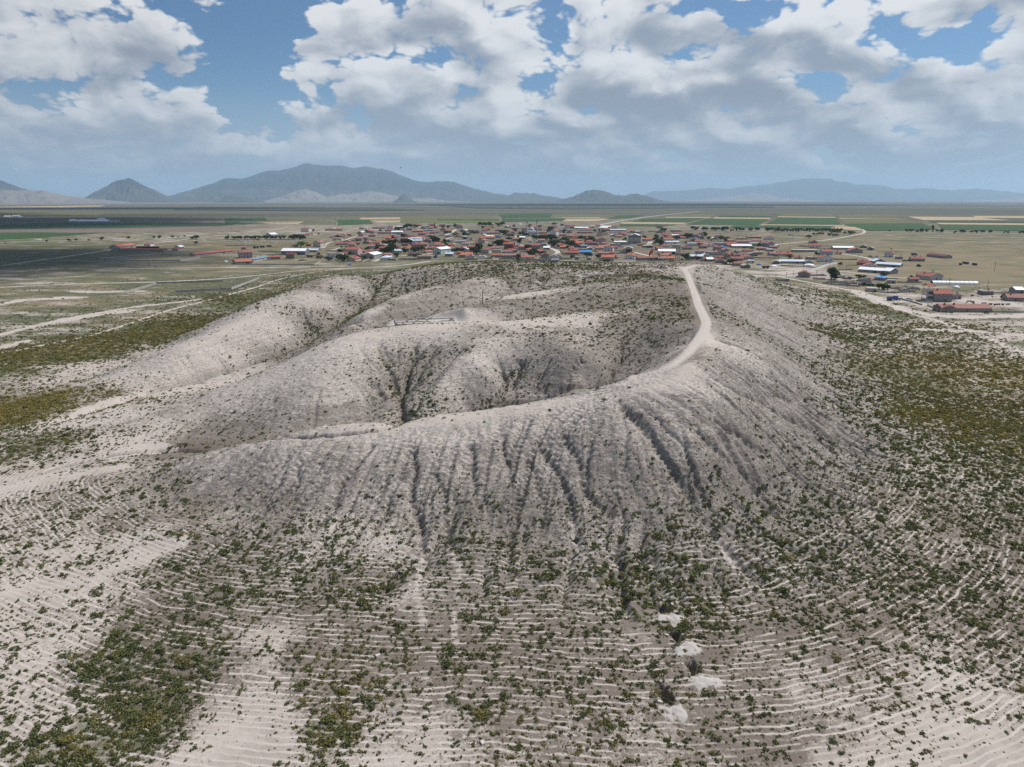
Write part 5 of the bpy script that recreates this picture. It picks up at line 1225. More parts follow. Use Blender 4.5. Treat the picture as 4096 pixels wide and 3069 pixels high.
houses = []; FILL_WALLS = []; FILL_TREES = []
for (sh, x0, y0, x1, y1, hp, kind, roof, wall, d, nw, st, lab, lm) in HOUSES:
    p0 = spot(sh, x0, y0); p1 = spot(sh, x1, y1)
    k = ppm((p0 + p1) / 2)
    h = hp / SHEETS[sh][2] / k
    h = max(2.4, min(h, 13.0)) * (1.0 if st > 1 else .95)
    wd = (p1 - p0).length
    big = nw == 0
    nm = ('barn' if wd > 16 else 'shed') if big else 'house'
    o_ = house(nm, p0, p1, h, kind, roof, wall, d, nw, st, door=True, chim=0 if big else (2 if wd > 11 else 1), side=(wall in ('white', 'cream', 'lightgrey', 'pink', 'pinkgrey', 'beige', 'purple', 'blue') and st > 1), doorm=M_BLUEDOOR if lm in ('blue-gate house', 'pale blue double house') else None)
    if big:                                       # barns get a big door each
        inst('door', door_mesh(min(3.2, wd * .25), min(3.0, h * .75), M_DARK), o_, (wd * .22, -.003, .02))
    cat = 'barn' if big else 'house'
    houses.append((o_, (p0 + p1) / 2, wd, d))
    if lab:
        tag(o_, lab, cat, 'village buildings')
        LANDMARKS.append((lm, o_.location.x, o_.location.y, cat))
    else:
        size_w = '' if big else ('two-storey ' if st > 1 else ('small ' if wd < 7.5 else ''))
        noun = 'shed' if big else ('hipped house' if kind == 'hip' else 'gable-fronted house' if kind == 'gy' else 'flat house' if kind == 'flat' else 'house')
        PENDING.append((o_, '%s%s %s %s' % (size_w, ROOFW[roof], WALLW[wall], noun), cat, 'village buildings'))

# the close-built rows between: plain courtyard houses and byres
rf = random.Random(21); taken = [(h[1].x, h[1].y, max(h[2], h[3]) * .62) for h in houses]
n_fill = 0
for _ in range(4000):
    if n_fill >= 130: break
    u = rf.uniform(1330, 3060); v = 902 + rf.random() ** .8 * 138
    if u < 1560 and v < 935: continue
    if u > 2420 and v < 925: continue
    if u > 2800 and v < 945: continue
    if 2540 < u < 2690 and 985 < v < 1025: continue
    p = Vector(at(u, v, 0)); w = rf.uniform(7, 17); d = rf.uniform(6, 9)
    if any(math.hypot(p.x - q[0], p.y - q[1]) < q[2] + w * .55 for q in taken): continue
    if any(math.hypot(p.x - at(2112, 941)[0], p.y - at(2112, 941)[1]) < 45 for _q in (0,)): continue
    a = rf.choice((0.0, 0.0, .12, -.15, 1.45)) + rf.uniform(-.08, .08)
    dv = Vector((math.cos(a), math.sin(a), 0)) * w / 2
    roof = rf.choice(('red', 'red', 'faded', 'faded', 'faded', 'orange', 'earth', 'earth', 'grey', 'maroon', 'white', 'lightblue'))
    kind = 'flat' if roof == 'earth' else rf.choice(('gx', 'gx', 'gy', 'hip'))
    wall = rf.choice(('grey', 'stone', 'stone', 'brown', 'lightgrey', 'white', 'cream', 'beige'))
    h = rf.uniform(2.6, 3.6); nw = rf.choice((0, 2, 2, 3))
    o_ = house('house' if nw else 'shed', p - dv, p + dv, h, kind, roof, wall, d, nw, 1, True, 1 if nw else 0, side=False)
    houses.append((o_, p, w, d)); taken.append((p.x, p.y, max(w, d) * .62)); n_fill += 1
    noun = 'shed' if not nw else ('hipped house' if kind == 'hip' else 'gable-fronted house' if kind == 'gy' else 'flat house' if kind == 'flat' else 'house')
    PENDING.append((o_, '%s%s %s %s' % ('small ' if w < 9 else 'long ' if w > 14 else '', ROOFW[roof], WALLW[wall], noun), 'house' if nw else 'barn', 'village buildings'))
    if rf.random() < .55: FILL_WALLS.append((p, dv, d, wall))
    if rf.random() < .12: FILL_TREES.append(p + Vector((rf.uniform(-14, 14), rf.uniform(-9, -4), 0)))
# purple-grey house: stacked balconies on its left end
o_, c_, w_, d_ = [h for h in houses if h[0].get('label', '').startswith('purple-grey three')][0]
for k in range(3):
    b = MB(); z = .3 + k * 3.0
    b.box(-w_ / 2 - 3.4, 1.0, z, -w_ / 2 - .02, 9.5, z + .22)
    b.box(-w_ / 2 - 3.4, 1.0, z + .22, -w_ / 2 - 3.25, 9.5, z + 1.15); b.box(-w_ / 2 - 3.25, 1.0, z + .22, -w_ / 2 - .02, 1.14, z + 1.15)
    b.build('balcony', WALL['lightgrey'], o_)
for x in (-w_ / 2 - 3.3,):
    for y in (1.1, 9.3):
        MB().tube((x, y, -.3), (x, y, 9.4), .17, .17, 8).build('balcony_post', WALL['lightgrey'], o_)
r_ = MB(); roof_slab(r_, (-w_ / 2 - 3.9, .5, 9.2), (-w_ / 2 - .3, .5, 9.2), (-w_ / 2 - .3, 5, 10.8), (-w_ / 2 - 3.9, 5, 10.8)); roof_slab(r_, (-w_ / 2 - 3.9, 10, 9.2), (-w_ / 2 - .3, 10, 9.2), (-w_ / 2 - .3, 5, 10.8), (-w_ / 2 - 3.9, 5, 10.8))
r_.build('balcony_roof', ROOF['red'], o_)
# water heater on the heater house
def heater(parent, x, y, z):
    b = MB(); b.tube((x - .9, y, z + 1.1), (x + .9, y, z + 1.1), .3, .3, 10); b.build('water_heater_tank', M_METAL, parent)
    b = MB(); roof_slab(b, (x - .9, y - 1.5, z), (x + .9, y - 1.5, z), (x + .9, y - .2, z + .9), (x - .9, y - .2, z + .9), .08); b.build('solar_panel', M_GLASS, parent)
for h_ in houses:
    lb = h_[0].get('label', '')
    if lb.startswith('light grey house with red roof and rooftop'): heater(h_[0], 1.2, 6, 6.2)
    if lb.startswith('white house with red roof and dark'): heater(h_[0], 1.0, 6, 8.0)
# beige hall: charcoal top storey band
o_, c_, w_, d_ = [h for h in houses if h[0].get('label', '').startswith('tall beige')][0]
hh = max(v.co.z for v in [c for c in o_.children if c.name.startswith('wall')][0].data.vertices)
b = MB(); e = .06
b.box(-w_ / 2 - e, -e, hh * .62, w_ / 2 + e, -.005, hh * .86); b.box(-w_ / 2 - e, -e, hh * .62, -w_ / 2 - .004, d_, hh * .86); b.box(w_ / 2 + .004, -e, hh * .62, w_ / 2 + e, d_, hh * .86)
b.build('charcoal_band', WALL['darkgrey'], o_)
MB().box(-w_ / 2 - .05, -.05, -.3, w_ / 2 + .05, -.004, 2.4).build('plinth', WALL['bluegrey'], o_)

# ------------------------------------------------------------------ fields beyond the village
def crop(c1, c2, row=.02, ang=0.0):
    def f(t):
        pos = t.n('ShaderNodeNewGeometry').outputs['Position']
        x, y, z = t.sep(pos)
        n1 = t.noise(pos, .012, 5.0, .6); n2 = t.noise(pos, .25, 4.0, .7)
        rows = t.m('SINE', t.m('MULTIPLY', t.m('ADD', t.m('MULTIPLY', x, math.cos(ang)), t.m('MULTIPLY', y, math.sin(ang))), row * 6.28))
        k = t.m('ADD', t.m('MULTIPLY', n1, .6), t.m('ADD', t.m('MULTIPLY', n2, .3), t.m('MULTIPLY', rows, .08)))
        return bsdf(t, t.mix(t.mr(k, .25, .75), c1, c2), .95, .1)
    return f
FM = dict(green=mat('field_green_crop', crop((.034, .070, .027, 1), (.056, .102, .038, 1), .05)), straw=mat('field_ripe_grain', crop((.36, .27, .165, 1), (.45, .35, .225, 1), .05)), olive=mat('field_olive_crop', crop((.105, .105, .052, 1), (.155, .150, .076, 1), .06, .2)),
          brown=mat('field_ploughed', crop((.150, .122, .098, 1), (.215, .175, .140, 1), .1)), lime=mat('field_young_green', crop((.105, .125, .045, 1), (.140, .160, .060, 1), .05)), blue=mat('field_shaded_steppe', crop((.050, .056, .040, 1), (.085, .086, .060, 1), .01)))  # the darkest steppe bands carry painted cloud shade in their colour
FIELDS = [
 ('green',[(0,898),(230,892),(700,893),(1000,895),(900,903),(500,912),(0,916)]),('brown',[(0,918),(500,913),(880,904),(1100,906),(950,926),(300,932),(0,928)]),('green',[(0,932),(170,931),(400,933),(180,951),(0,959)]),
 ('green',[(900,873.5),(1059,871.7),(1070,882.5),(900,888)]),('green',[(900,889.5),(1077,897),(900,900)]),('straw',[(1012,888),(1217,886.4),(1189,897),(1080,896)]),('olive',[(1220,885),(1347,885),(1344,899),(1198,898)]),
 ('green',[(1350,880.7),(1478,879.7),(1493,897),(1352,902)]),('straw',[(1442,871.7),(1601,870.6),(1599,877),(1441,878)]),('straw',[(1487,884.4),(1601,883.3),(1601,889.8),(1515,891.6)]),('olive',[(1072,872.5),(1420,870),(1436,878.5),(1076,879.5)]),
 ('olive',[(1604,866),(1947,861),(1996,875),(1745,877),(1734,894),(1603,894)]),('green',[(1748,878.2),(1998,878.2),(1999,882),(1745,882)]),('lime',[(1742,883.2),(2000,883.2),(2007,892),(1738,893.5)]),
 ('green',[(1995,857),(2214,854),(2200,871),(2010,874)]),('green',[(2006,876),(2261,874),(2247,884),(2009,889)]),('olive',[(2216,859),(2396,860),(2400,868),(2208,870)]),('straw',[(2208,871),(2400,869.5),(2400,872.8),(2262,872.8)]),('straw',[(2269,877),(2440,876),(2380,886),(2252,886.5)]),
 ('green',[(2481,862.7),(2578,861),(2524,874),(2420,875)]),('olive',[(2410,862.7),(2476,860.5),(2416,868.5),(2402,868.5)]),('straw',[(2485,890),(2748,891.6),(2727,897.2),(2485,896)]),('green',[(2482,897.3),(2709,899.5),(2662,906),(2474,907)]),('green',[(2570,875.5),(2817,873.5),(2749,890.5),(2531,886.5)]),
 ('green',[(2824,877),(3074,879),(3031,902.4),(2746,898)]),('green',[(2932,903.5),(3100,904.5),(3100,914),(2915,913)]),('straw',[(2665,868),(2849,868.8),(2835,872.4),(2662,871.7)]),('straw',[(2857,870),(3084,872.4),(3077,877),(2853,874.6)]),('olive',[(2700,860),(2870,858),(2850,867),(2668,866.5)]),('green',[(2880,863.7),(3088,865.2),(3081,870),(2875,868.8)]),
 ('green',[(3114,871),(3342,874),(3366,900),(3060,898.4)]),('straw',[(3114,866.4),(3341,868.8),(3341,872.2),(3109,869.8)]),('straw',[(3050,898.8),(3376,901.5),(3376,905.4),(3040,902)]),('green',[(3055,903),(3322,905.8),(3327,916.5),(3045,912)]),('straw',[(3337,907),(3436,909.5),(3446,924),(3342,916.8)]),
 ('olive',[(3357,877),(3599,874.8),(3693,894.4),(3376,897)]),('straw',[(3357,872.3),(3599,873.4),(3600,874.4),(3357,875.5)]),('green',[(3381,898),(3693,897),(3752,919),(3595,923),(3476,924),(3386,902)]),
 ('straw',[(3629,867.4),(3892,869.8),(4040,882),(3693,882)]),('green',[(3713,883.8),(4140,887),(4140,892),(3733,890.6)]),('straw',[(3743,892.3),(4140,895.6),(4140,902),(3763,898.6)]),('green',[(3753,900.6),(4140,903.5),(4140,926.5),(3773,919)]),('straw',[(3892,864.8),(4140,865.8),(4140,873.7),(3902,872.2)]),
 ('olive',[(3130,858),(3330,858),(3340,865),(3135,865)]),('olive',[(3350,860),(3590,858),(3598,870),(3356,870)]),('blue',[(1700,818),(2600,812),(3000,818),(3100,830),(2300,838),(1900,834)]),('blue',[(800,830),(1500,834),(1700,842),(1300,846),(700,840)]),
 ('straw',[(0,828.5),(420,822),(400,827),(0,836)]),('olive',[(0,842),(480,850),(380,862),(0,860)]),
]
for k_, (kind, pts) in enumerate(FIELDS):
    P = [at(u, v, 0.0) for u, v in pts]
    top = .30 if kind in ('green', 'lime') else .22
    b = MB(); n_ = len(P)
    zt = top + k_ * .012
    ctr = sum(np.hypot(p[0], p[1]) for p in P) / n_
    drop = lambda p: (max(math.hypot(p[0], p[1]) - 3000, 0)) ** 2 / (2 * 6371000.0) * .8
    # subdivide long edges a little so the slab follows the ground
    b.face([(p[0], p[1], zt - drop(p) + (2.0 if ctr > 4000 else 0)) for p in P])
    for i in range(n_):
        a, c = P[i], P[(i + 1) % n_]
        b.face([(a[0], a[1], -1.5), (c[0], c[1], -1.5), (c[0], c[1], zt - drop(c) + (2.0 if ctr > 4000 else 0)), (a[0], a[1], zt - drop(a) + (2.0 if ctr > 4000 else 0))])
    o_ = b.build('field', FM[kind]); tag(o_, kind='structure')

# ------------------------------------------------------------------ roads and tracks (photograph px), width m, material
M_DIRT = mat('pale_dirt_road', lambda t: bsdf(t, t.mix(t.noise(t.n('ShaderNodeNewGeometry').outputs['Position'], .5, 5.0, .65), (.37, .325, .285, 1), (.54, .485, .43, 1)), .95, .1))
M_PAVE = mat('grey_road', lambda t: bsdf(t, t.mix(t.noise(t.n('ShaderNodeNewGeometry').outputs['Position'], .3, 5.0, .65), (.30, .285, .27, 1), (.40, .38, .36, 1)), .9, .2))
def sheetpts(sh, L_): return [px(sh, *p) for p in L_]
ROADS = [
 (M_DIRT,4.5,[(0,1063),(231,1032),(444,999),(546,982),(759,955.5)]),(M_DIRT,6,[(0,971),(296,961.6),(616,953.7),(787,947.7),(900,943),(1062,939)]),(M_DIRT,4,[(0,1151),(324,1140),(620,1128),(1024,1107),(1180,1090),(1300,1078),(1470,1070),(1620,1060),(1720,1046)]),
 (M_DIRT,3.5,[(278,1077),(602,1074),(1024,1069),(1300,1065),(1400,1062)]),(M_DIRT,2.6,[(0,1402),(171,1370),(354,1335),(525,1285),(645,1240),(823,1196),(1038,1139),(1130,1118),(1300,1096),(1420,1074)]),
 (M_DIRT,4.2,[(3080,1102),(3129,1110),(3227,1133),(3335,1155),(3426,1170),(3540,1205),(3644,1244),(3734,1271),(3842,1300),(3960,1345),(4150,1425)]),
 (M_PAVE,5.5,sheetpts('H',[(230,1045),(500,1000),(700,940),(900,870),(1150,770),(1400,720)])),(M_DIRT,3.6,sheetpts('H',[(0,765),(500,815),(900,860),(1150,890),(1800,960),(2212,1002),(2620,1066),(3100,1060)])),
 (M_DIRT,4.5,sheetpts('H',[(1480,530),(1900,590),(2100,635),(2135,660),(2090,695)])),(M_DIRT,5,sheetpts('H',[(0,325),(300,290),(850,250),(1200,220),(1700,130),(2030,60),(1900,-30)])),(M_PAVE,7,[(2502,917),(2800,920),(3100,924),(3470,927),(3800,931),(4200,935)]),
 (M_DIRT,6,[(2150,1033),(2200,1027.6),(2222,1019),(2235,1010),(2222,998.6),(2200,994),(2186,980),(2175,966),(2131,961),(2110,951)]),(M_DIRT,6,[(1778,942),(1802,933.5),(1823,917.6)]),(M_DIRT,5,[(1701,991),(1759,981),(1817,975.5),(1860,971),(1897,968)]),(M_DIRT,4,[(1774,961),(1800,951),(1816,949)]),
 (M_PAVE,6,[(1290,993),(1297,983),(1309,972.6),(1329,967.5)]),(M_DIRT,4,[(1180,960),(1300,959),(1358,963),(1381,962),(1393,955),(1430,943.7)]),(M_DIRT,3.5,[(1325,1002),(1362,991)]),
 (M_DIRT,7,sheetpts('F',[(600,555),(720,580),(690,640),(640,690)])),(M_DIRT,5,[(2521.7,1006),(2565,1017),(2632,1030.5)]),(M_PAVE,12,[(2398,900.6),(2455.5,888),(2553,871.7),(2709,855),(2800,846)]),
 (M_DIRT,4,[(2800,981),(2908,981)]),(M_DIRT,4,[(2800,992.6),(2894,995.5),(2981,1000)]),(M_DIRT,5,[(2196,1061),(2230,1060.5),(2264,1056)]),(M_DIRT,5,sheetpts('B',[(1330,1150),(1480,1110),(1560,1075)])),(M_DIRT,6,sheetpts('C',[(0,1000),(220,985),(640,960),(900,920)])),
 (M_DIRT,3.5,sheetpts('A',[(0,930),(400,940),(1100,930),(1900,925)])),(M_DIRT,10,[(2398,900.6),(2330,905),(2200,908)]),(M_DIRT,3,[(3100,1089),(3200,1084),(3240,1086)]),(M_DIRT,4,[(3430,1168),(3470,1178),(3560,1196),(3700,1205)]),
]
def ribbon(name, pts, width, m_, lift=.09, wob=.25):
    p = resample(chaikin(pts, 3), max(3.0, width))
    t_ = np.gradient(p, axis=0); t_ /= np.linalg.norm(t_, axis=1)[:, None] + 1e-9
    nrm = np.stack([-t_[:, 1], t_[:, 0]], 1)
    wv = width / 2 * (1 + wob * fbm(p[:, 0] * .05, p[:, 1] * .05, 3))
    V = []
    for s_ in (-1, -.35, .35, 1):
        q = p + nrm * (wv * s_)[:, None]
        z = terrain(q[:, 0], q[:, 1]) if np.hypot(q[:, 0], q[:, 1]).max() < 1350 else np.zeros(len(q))
        V.append(np.stack([q[:, 0], q[:, 1], z + lift - (.05 if abs(s_) == 1 else 0)], 1))
    n_ = len(p); V = np.concatenate(V)
    F = [(a * n_ + i, a * n_ + i + 1, (a + 1) * n_ + i + 1, (a + 1) * n_ + i) for a in range(3) for i in range(n_ - 1)]
    o_ = mesh_np(name, V, F, [m_]); tag(o_, kind='structure'); return o_
for m_, w_, pts in ROADS:
    ribbon('road', [at(u, v, 0)[:2] for u, v in pts], w_, m_)
# the track along the mound's ridge
ribbon('path', track[:, :2], 1.2, mat('pale_trodden_earth', lambda t: bsdf(t, t.mix(t.noise(t.n('ShaderNodeNewGeometry').outputs['Position'], .45, 6.0, .7), (.36, .315, .28, 1), (.54, .48, .43, 1)), .95, .1)), .06, .9)
# ------------------------------------------------------------------ trees
def foliage(c0, c1):
    def f(t):
        rn = t.n('ShaderNodeObjectInfo').outputs['Random']
        lf = t.n('ShaderNodeNewGeometry').outputs['Random Per Island']
        c = t.mix(rn, c0, c1)
        c = t.mix(t.m('MULTIPLY', lf, .6), c, t.mix(1.0, c, (1.8, 1.7, 1.5, 1), 'MULTIPLY'))
        d_ = t.n('ShaderNodeBsdfDiffuse'); t.put(d_.inputs['Color'], c)
        tr = t.n('ShaderNodeBsdfTranslucent'); t.put(tr.inputs['Color'], t.mix(1.0, c, (1.1, 1.3, .6, 1), 'MULTIPLY'))
        mx = t.n('ShaderNodeMixShader'); mx.inputs[0].default_value = .25
        t.t.links.new(d_.outputs[0], mx.inputs[1]); t.t.links.new(tr.outputs[0], mx.inputs[2])
        return mx.outputs[0]
    return f
LEAFM = dict(dark=mat('leaves_dark_green', foliage((.030, .046, .019, 1), (.048, .066, .026, 1))), grey=mat('leaves_grey_green', foliage((.062, .074, .048, 1), (.095, .105, .070, 1))), bright=mat('leaves_bright_green', foliage((.090, .125, .028, 1), (.120, .155, .036, 1))))
M_BARK = mat('bark', plain((.105, .085, .068), var=.3))
def crown_mesh(seed, n, kind):
    r = np.random.default_rng(seed)
    V = []; F = []
    nl = 7
    if kind == 'tall':
        lob = np.stack([r.normal(0, .07, nl), r.normal(0, .07, nl), np.linspace(.22, .86, nl)], 1); lr = r.uniform(.16, .24, nl)
    else:
        lob = r.normal(size=(nl, 3)) * (.20, .20, .12) + (0, 0, .60); lr = r.uniform(.18, .32, nl)
    for i in range(n):
        k = r.integers(nl)
        d = r.normal(size=3); d /= np.linalg.norm(d)
        c = lob[k] + d * lr[k] * r.uniform(.6, 1.06)
        c[2] = min(max(c[2], .14), 1.0)
        nr_ = d * .6 + r.normal(size=3) * .5; nr_ /= np.linalg.norm(nr_)
        a = np.cross(nr_, r.normal(size=3)); a /= np.linalg.norm(a); b_ = np.cross(nr_, a)
        s = r.uniform(.06, .13); q = len(V)
        V += [c - a * s, c - b_ * s * .7 + nr_ * s * .3, c + a * s * 1.1, c + b_ * s * .7 + nr_ * s * .2]
        F.append((q, q + 1, q + 2, q + 3))
    return np.array(V), np.array(F)
CROWN = {}
for mk in LEAFM:
    for shape in ('round', 'tall'):
        for k in range(4 if shape == 'round' else 2):
            V, F = crown_mesh(40 + k * 7 + (50 if shape == 'tall' else 0), 300, shape)
            o_ = mesh_np('crown', V, F, [LEAFM[mk]], link=False)
            CROWN[(mk, shape, k)] = o_.data; bpy.data.objects.remove(o_)
_tb = MB(); _tb.tube((0, 0, -.06), (.01, 0, .30), .05, .035, 7); _tb.tube((.01, 0, .28), (.10, .04, .55), .03, .012, 6); _tb.tube((.01, 0, .27), (-.09, -.03, .52), .028, .012, 6); _tb.tube((.01, 0, .28), (.0, .08, .60), .025, .01, 6)
TRUNK = _tb.mesh('trunk', [M_BARK])
n_tree = 0
def tree(p, h, w, mk='dark', shape='round', where=None, group='village trees'):
    global n_tree
    root = empty('tree', (p[0], p[1], vground(p)), random.uniform(0, 6.28))
    root.scale = (w, w, h)
    inst('trunk', TRUNK, root, sc=(1, 1, 1))
    inst('crown', CROWN[(mk, shape, n_tree % (4 if shape == 'round' else 2))], root)
    n_tree += 1
    desc = dict(dark='dark green', grey='grey-green', bright='bright green')[mk]
    shp = 'slender tree' if shape == 'tall' else ('broad tree' if w > h * 1.15 else 'rounded tree' if h > 5 else 'small bushy tree')
    PENDING.append((root, '%s %s' % (desc, shp), 'tree', group))
    return root
def tree_px(sh, x, y, hp, wp=None, mk='dark', shape='round', group='village trees'):
    p = spot(sh, x, y); k = ppm(p) * SHEETS[sh][2]
    wp = wp or hp * (.45 if shape == 'tall' else 1.0)
    return tree(p, max(hp / k, 1.5) * 1.12, wp / k * 1.3, mk, shape, group=group)
TREES = {
'A': [(x, 312, 52 + (i * 37) % 22) for i, x in enumerate((20, 80, 180, 235, 290, 350, 450, 500, 570, 610, 680, 745, 775, 870, 945, 1000, 1060, 1130, 1215, 1300))] + [(x, 325, 100, 110) for x in (1480, 1545, 1610, 1670, 1725)] + [(1965, 145, 50), (1680, 492, 112, 190, 'bright'), (2075, 222, 40), (1860, 482, 50), (720, 345, 40)],
'B': [(60,1130,100),(160,1130,90),(370,1090,130),(440,1120,150),(540,1160,180),(400,930,110),(700,975,90),(930,1100,110),(1080,1100,90),(1195,855,100),(1440,790,110),(1660,700,120),(1800,690,130,170),(1960,690,140),(1530,330,70),(890,612,50),(455,770,50),(1620,920,140),(1760,950,220,240),(1870,850,180),(1980,1040,120),(2160,900,120),(2150,620,100),(1960,290,80),(2060,290,90),(2150,290,80),(270,985,90)],
'C': [(80,690,150,170),(200,690,150,160),(290,690,130),(150,920,110),(430,905,150,170,'grey'),(590,900,170,190,'grey'),(560,1060,110,150),(1000,660,190),(930,620,150),(850,510,80),(1190,740,110),(1265,740,100),(1220,652,110),(960,240,140,45,'dark','tall'),(1210,240,80),(1330,235,80),(200,230,105,150),(310,230,100,130),(430,230,90,130),(1520,222,110,120),(1760,460,105,140),(1880,460,80,110),(2050,400,80,130),(1500,890,100,120),(1600,890,110,120),(1700,890,110,120),(1830,870,100,120),(1940,870,100,120),(2100,950,160,200),(2180,850,170,180),(860,900,80),(1800,530,70,150),(380,1022,60)],
'D': [(790,415,125,210),(110,830,140),(50,950,130,150),(620,712,135,170),(720,712,150,150),(430,782,100,110),(930,562,90,170),(1240,672,150,90),(1470,832,140,150),(1420,832,100),(1560,1010,190,220),(1670,1000,170,180),(1885,992,115),(2165,742,170,160),(1100,342,90,120),(1080,205,60),(490,195,60),(190,182,105,150),(290,172,100,140),(390,165,95,130),(640,172,80,140),(770,172,105,120),(1250,422,90,120),(1330,452,100,120),(1420,462,90,110),(1600,522,100,120),(1700,542,110,130),(1800,552,120,140),(1900,562,130,140),(2000,562,140,150),(2110,562,150,150),(2080,302,100,110),(2010,362,80,90),(1890,382,55,80),(220,252,80,70),(2170,132,50,80)],
'E': [(20,292,100,120),(120,135,45,110),(320,182,70,90),(400,382,105,110),(40,562,140,170),(160,562,90,120),(350,642,160,130),(440,602,120,110,'bright'),(130,752,190,200),(560,762,170,200),(500,802,90,120),(740,752,85,110),(830,562,115,130),(915,562,110,100,'bright'),(980,612,105,60,'dark','tall'),(1040,622,90,60),(1150,612,150,170,'grey'),(1000,1032,120,140),(1100,1022,100,120),(1310,1052,90,130),(620,1092,120,100,'grey'),(1220,342,75),(1360,352,95,60,'dark','tall'),(1470,352,60,110,'grey'),(1730,592,70),(1840,642,60),(2040,572,55,80,'bright'),(2000,442,60),(2080,562,70)],
'F': [(850,522,105,100),(510,542,115,110,'grey'),(570,562,100,60),(960,712,150,190),(900,620,90,80),(1440,545,130,190,'grey'),(1680,522,130,140),(1795,522,130,130),(1210,552,65,80),(1110,522,75,70),(1820,642,85,150),(1660,1112,165,180,'grey'),(1740,1052,130,70,'bright'),(1830,1122,80,130),(2010,1122,85,120),(700,772,60,110,'grey'),(620,782,60,80,'grey'),(2140,522,60,70),(1095,325,80,90),(1580,1130,60,60,'bright')],
'G': [(250,422,90,90),(570,422,110,130),(680,472,110,120,'grey'),(735,402,65,130),(430,442,60,90,'bright'),(1630,592,95,110),(1440,672,60,100,'bright'),(820,1092,135,270),(30,400,60,60),(80,400,60,50)],
'H': [(1240,1092,215,225),(340,627,60,100),(905,582,85,80),(1440,792,75,90,'grey'),(1850,1062,65,150),(1960,1062,55,90),(1310,1102,70,130),(1650,1092,50,70)],
'I': [(730,1042,85,95),(640,1312,120,140),(720,1322,130,140),(830,1312,110,130),(290,1232,60,90),(500,1252,45,60),(410,1242,40,50)],
}
for sh, L_ in TREES.items():
    for t_ in L_: tree_px(sh, *t_)
for p_ in FILL_TREES: tree(p_, random.uniform(4, 8), random.uniform(4.5, 8), random.choice(('dark', 'dark', 'dark', 'grey')))
BELT = {
'F': [(1880,285,95,110),(1990,285,80,80),(2160,290,85,90),(1040,290,50,120,'grey'),(950,240,50,150,'grey')],
'G': [(100,150,85,90),(180,152,85,80),(330,152,80,90),(400,158,85,80),(455,162,85,80),(510,150,90,70),(620,162,95,100),(680,168,110,110),(740,158,100,80),(855,178,60,60),(930,160,50,40),(1000,165,90,80),(1080,175,95,80),(1190,165,80,100),(1385,165,75,70),(1430,165,70,60),(1540,162,80,80),(1605,165,85,80),(1850,172,90,80),(1910,172,90,80),(2010,170,85,80),(2100,175,90,70),(2170,175,100,80)],
'H': [(20+62*i,38+(i*7)%9,58+(i*13)%16,66) for i in range(24)] + [(1300,85,80,80),(1370,88,80,80),(740,182,70,115,'grey'),(850,118,50,50,'grey'),(930,122,52,50,'grey'),(990,118,60,55,'grey'),(1050,114,55,60,'grey'),(1190,142,62,70,'grey'),(1270,142,40,40,'grey'),(1350,157,60,80,'grey'),(1540,92,60,60,'grey'),(1640,102,70,70,'grey'),(1700,92,60,60,'grey'),(1755,87,45,60,'grey'),(325,134,25,35)],
'I': [(870,35,30,35),(1240,40,50,60),(1350,48,60,80),(1480,52,45,60),(1590,52,70,80),(1700,48,60,60),(1830,52,70,30,'dark','tall'),(1930,45,50,60),(2035,60,70,80)],
'O': [(1655,168,17,20),(1705,168,26,28),(1728,165,20,20),(1790,164,14,22),(1825,167,22,26),(1872,167,22,26),(1940,167,24,24),(2055,168,14,14),(2080,168,14,18),(2185,172,18,20),(2205,172,24,22),(1470,140,32,22),(180,22,6,6),(200,22,6,6),(220,23,6,6)],
'L': [(840,828,30,45),(1225,824,45,50),(1340,815,38,40),(1580,810,28,40),(1815,802,50,60),(95,860,15,20)],
'K': [(650,204,58,55),(780,200,22,22),(1205,184,45,50),(1325,188,60,60),(1600,178,50,50),(1735,168,30,28),(1870,152,30,35),(2030,204,40,60),(2150,214,85,100),(2130,310,60,70)],
}
for sh, L_ in BELT.items():
    for t_ in L_: tree_px(sh, *t_, group='roadside trees') if len(t_) > 3 else tree_px(sh, *t_, None, group='roadside trees')
ORV = []; ORF = []
for k_ in range(44):                                   # dotted orchard row in the far field
    q_ = spot('P', 1600 + k_ * 13.2, 47 + (k_ % 3) * 1.2); kk = 9 / (ppm(q_) * 2.765)
    cV, cF = crown_mesh(k_, 26, 'round'); ORV.append(cV * (kk, kk, kk) * 1.2 + np.array(q_)); ORF.append(cF + sum(len(v_) for v_ in ORV[:-1]))
o_ = mesh_np('orchard', np.concatenate(ORV), np.concatenate(ORF), [LEAFM['dark']]); tag(o_, 'dotted row of tiny orchard trees across the far field', 'orchard', kind='stuff')

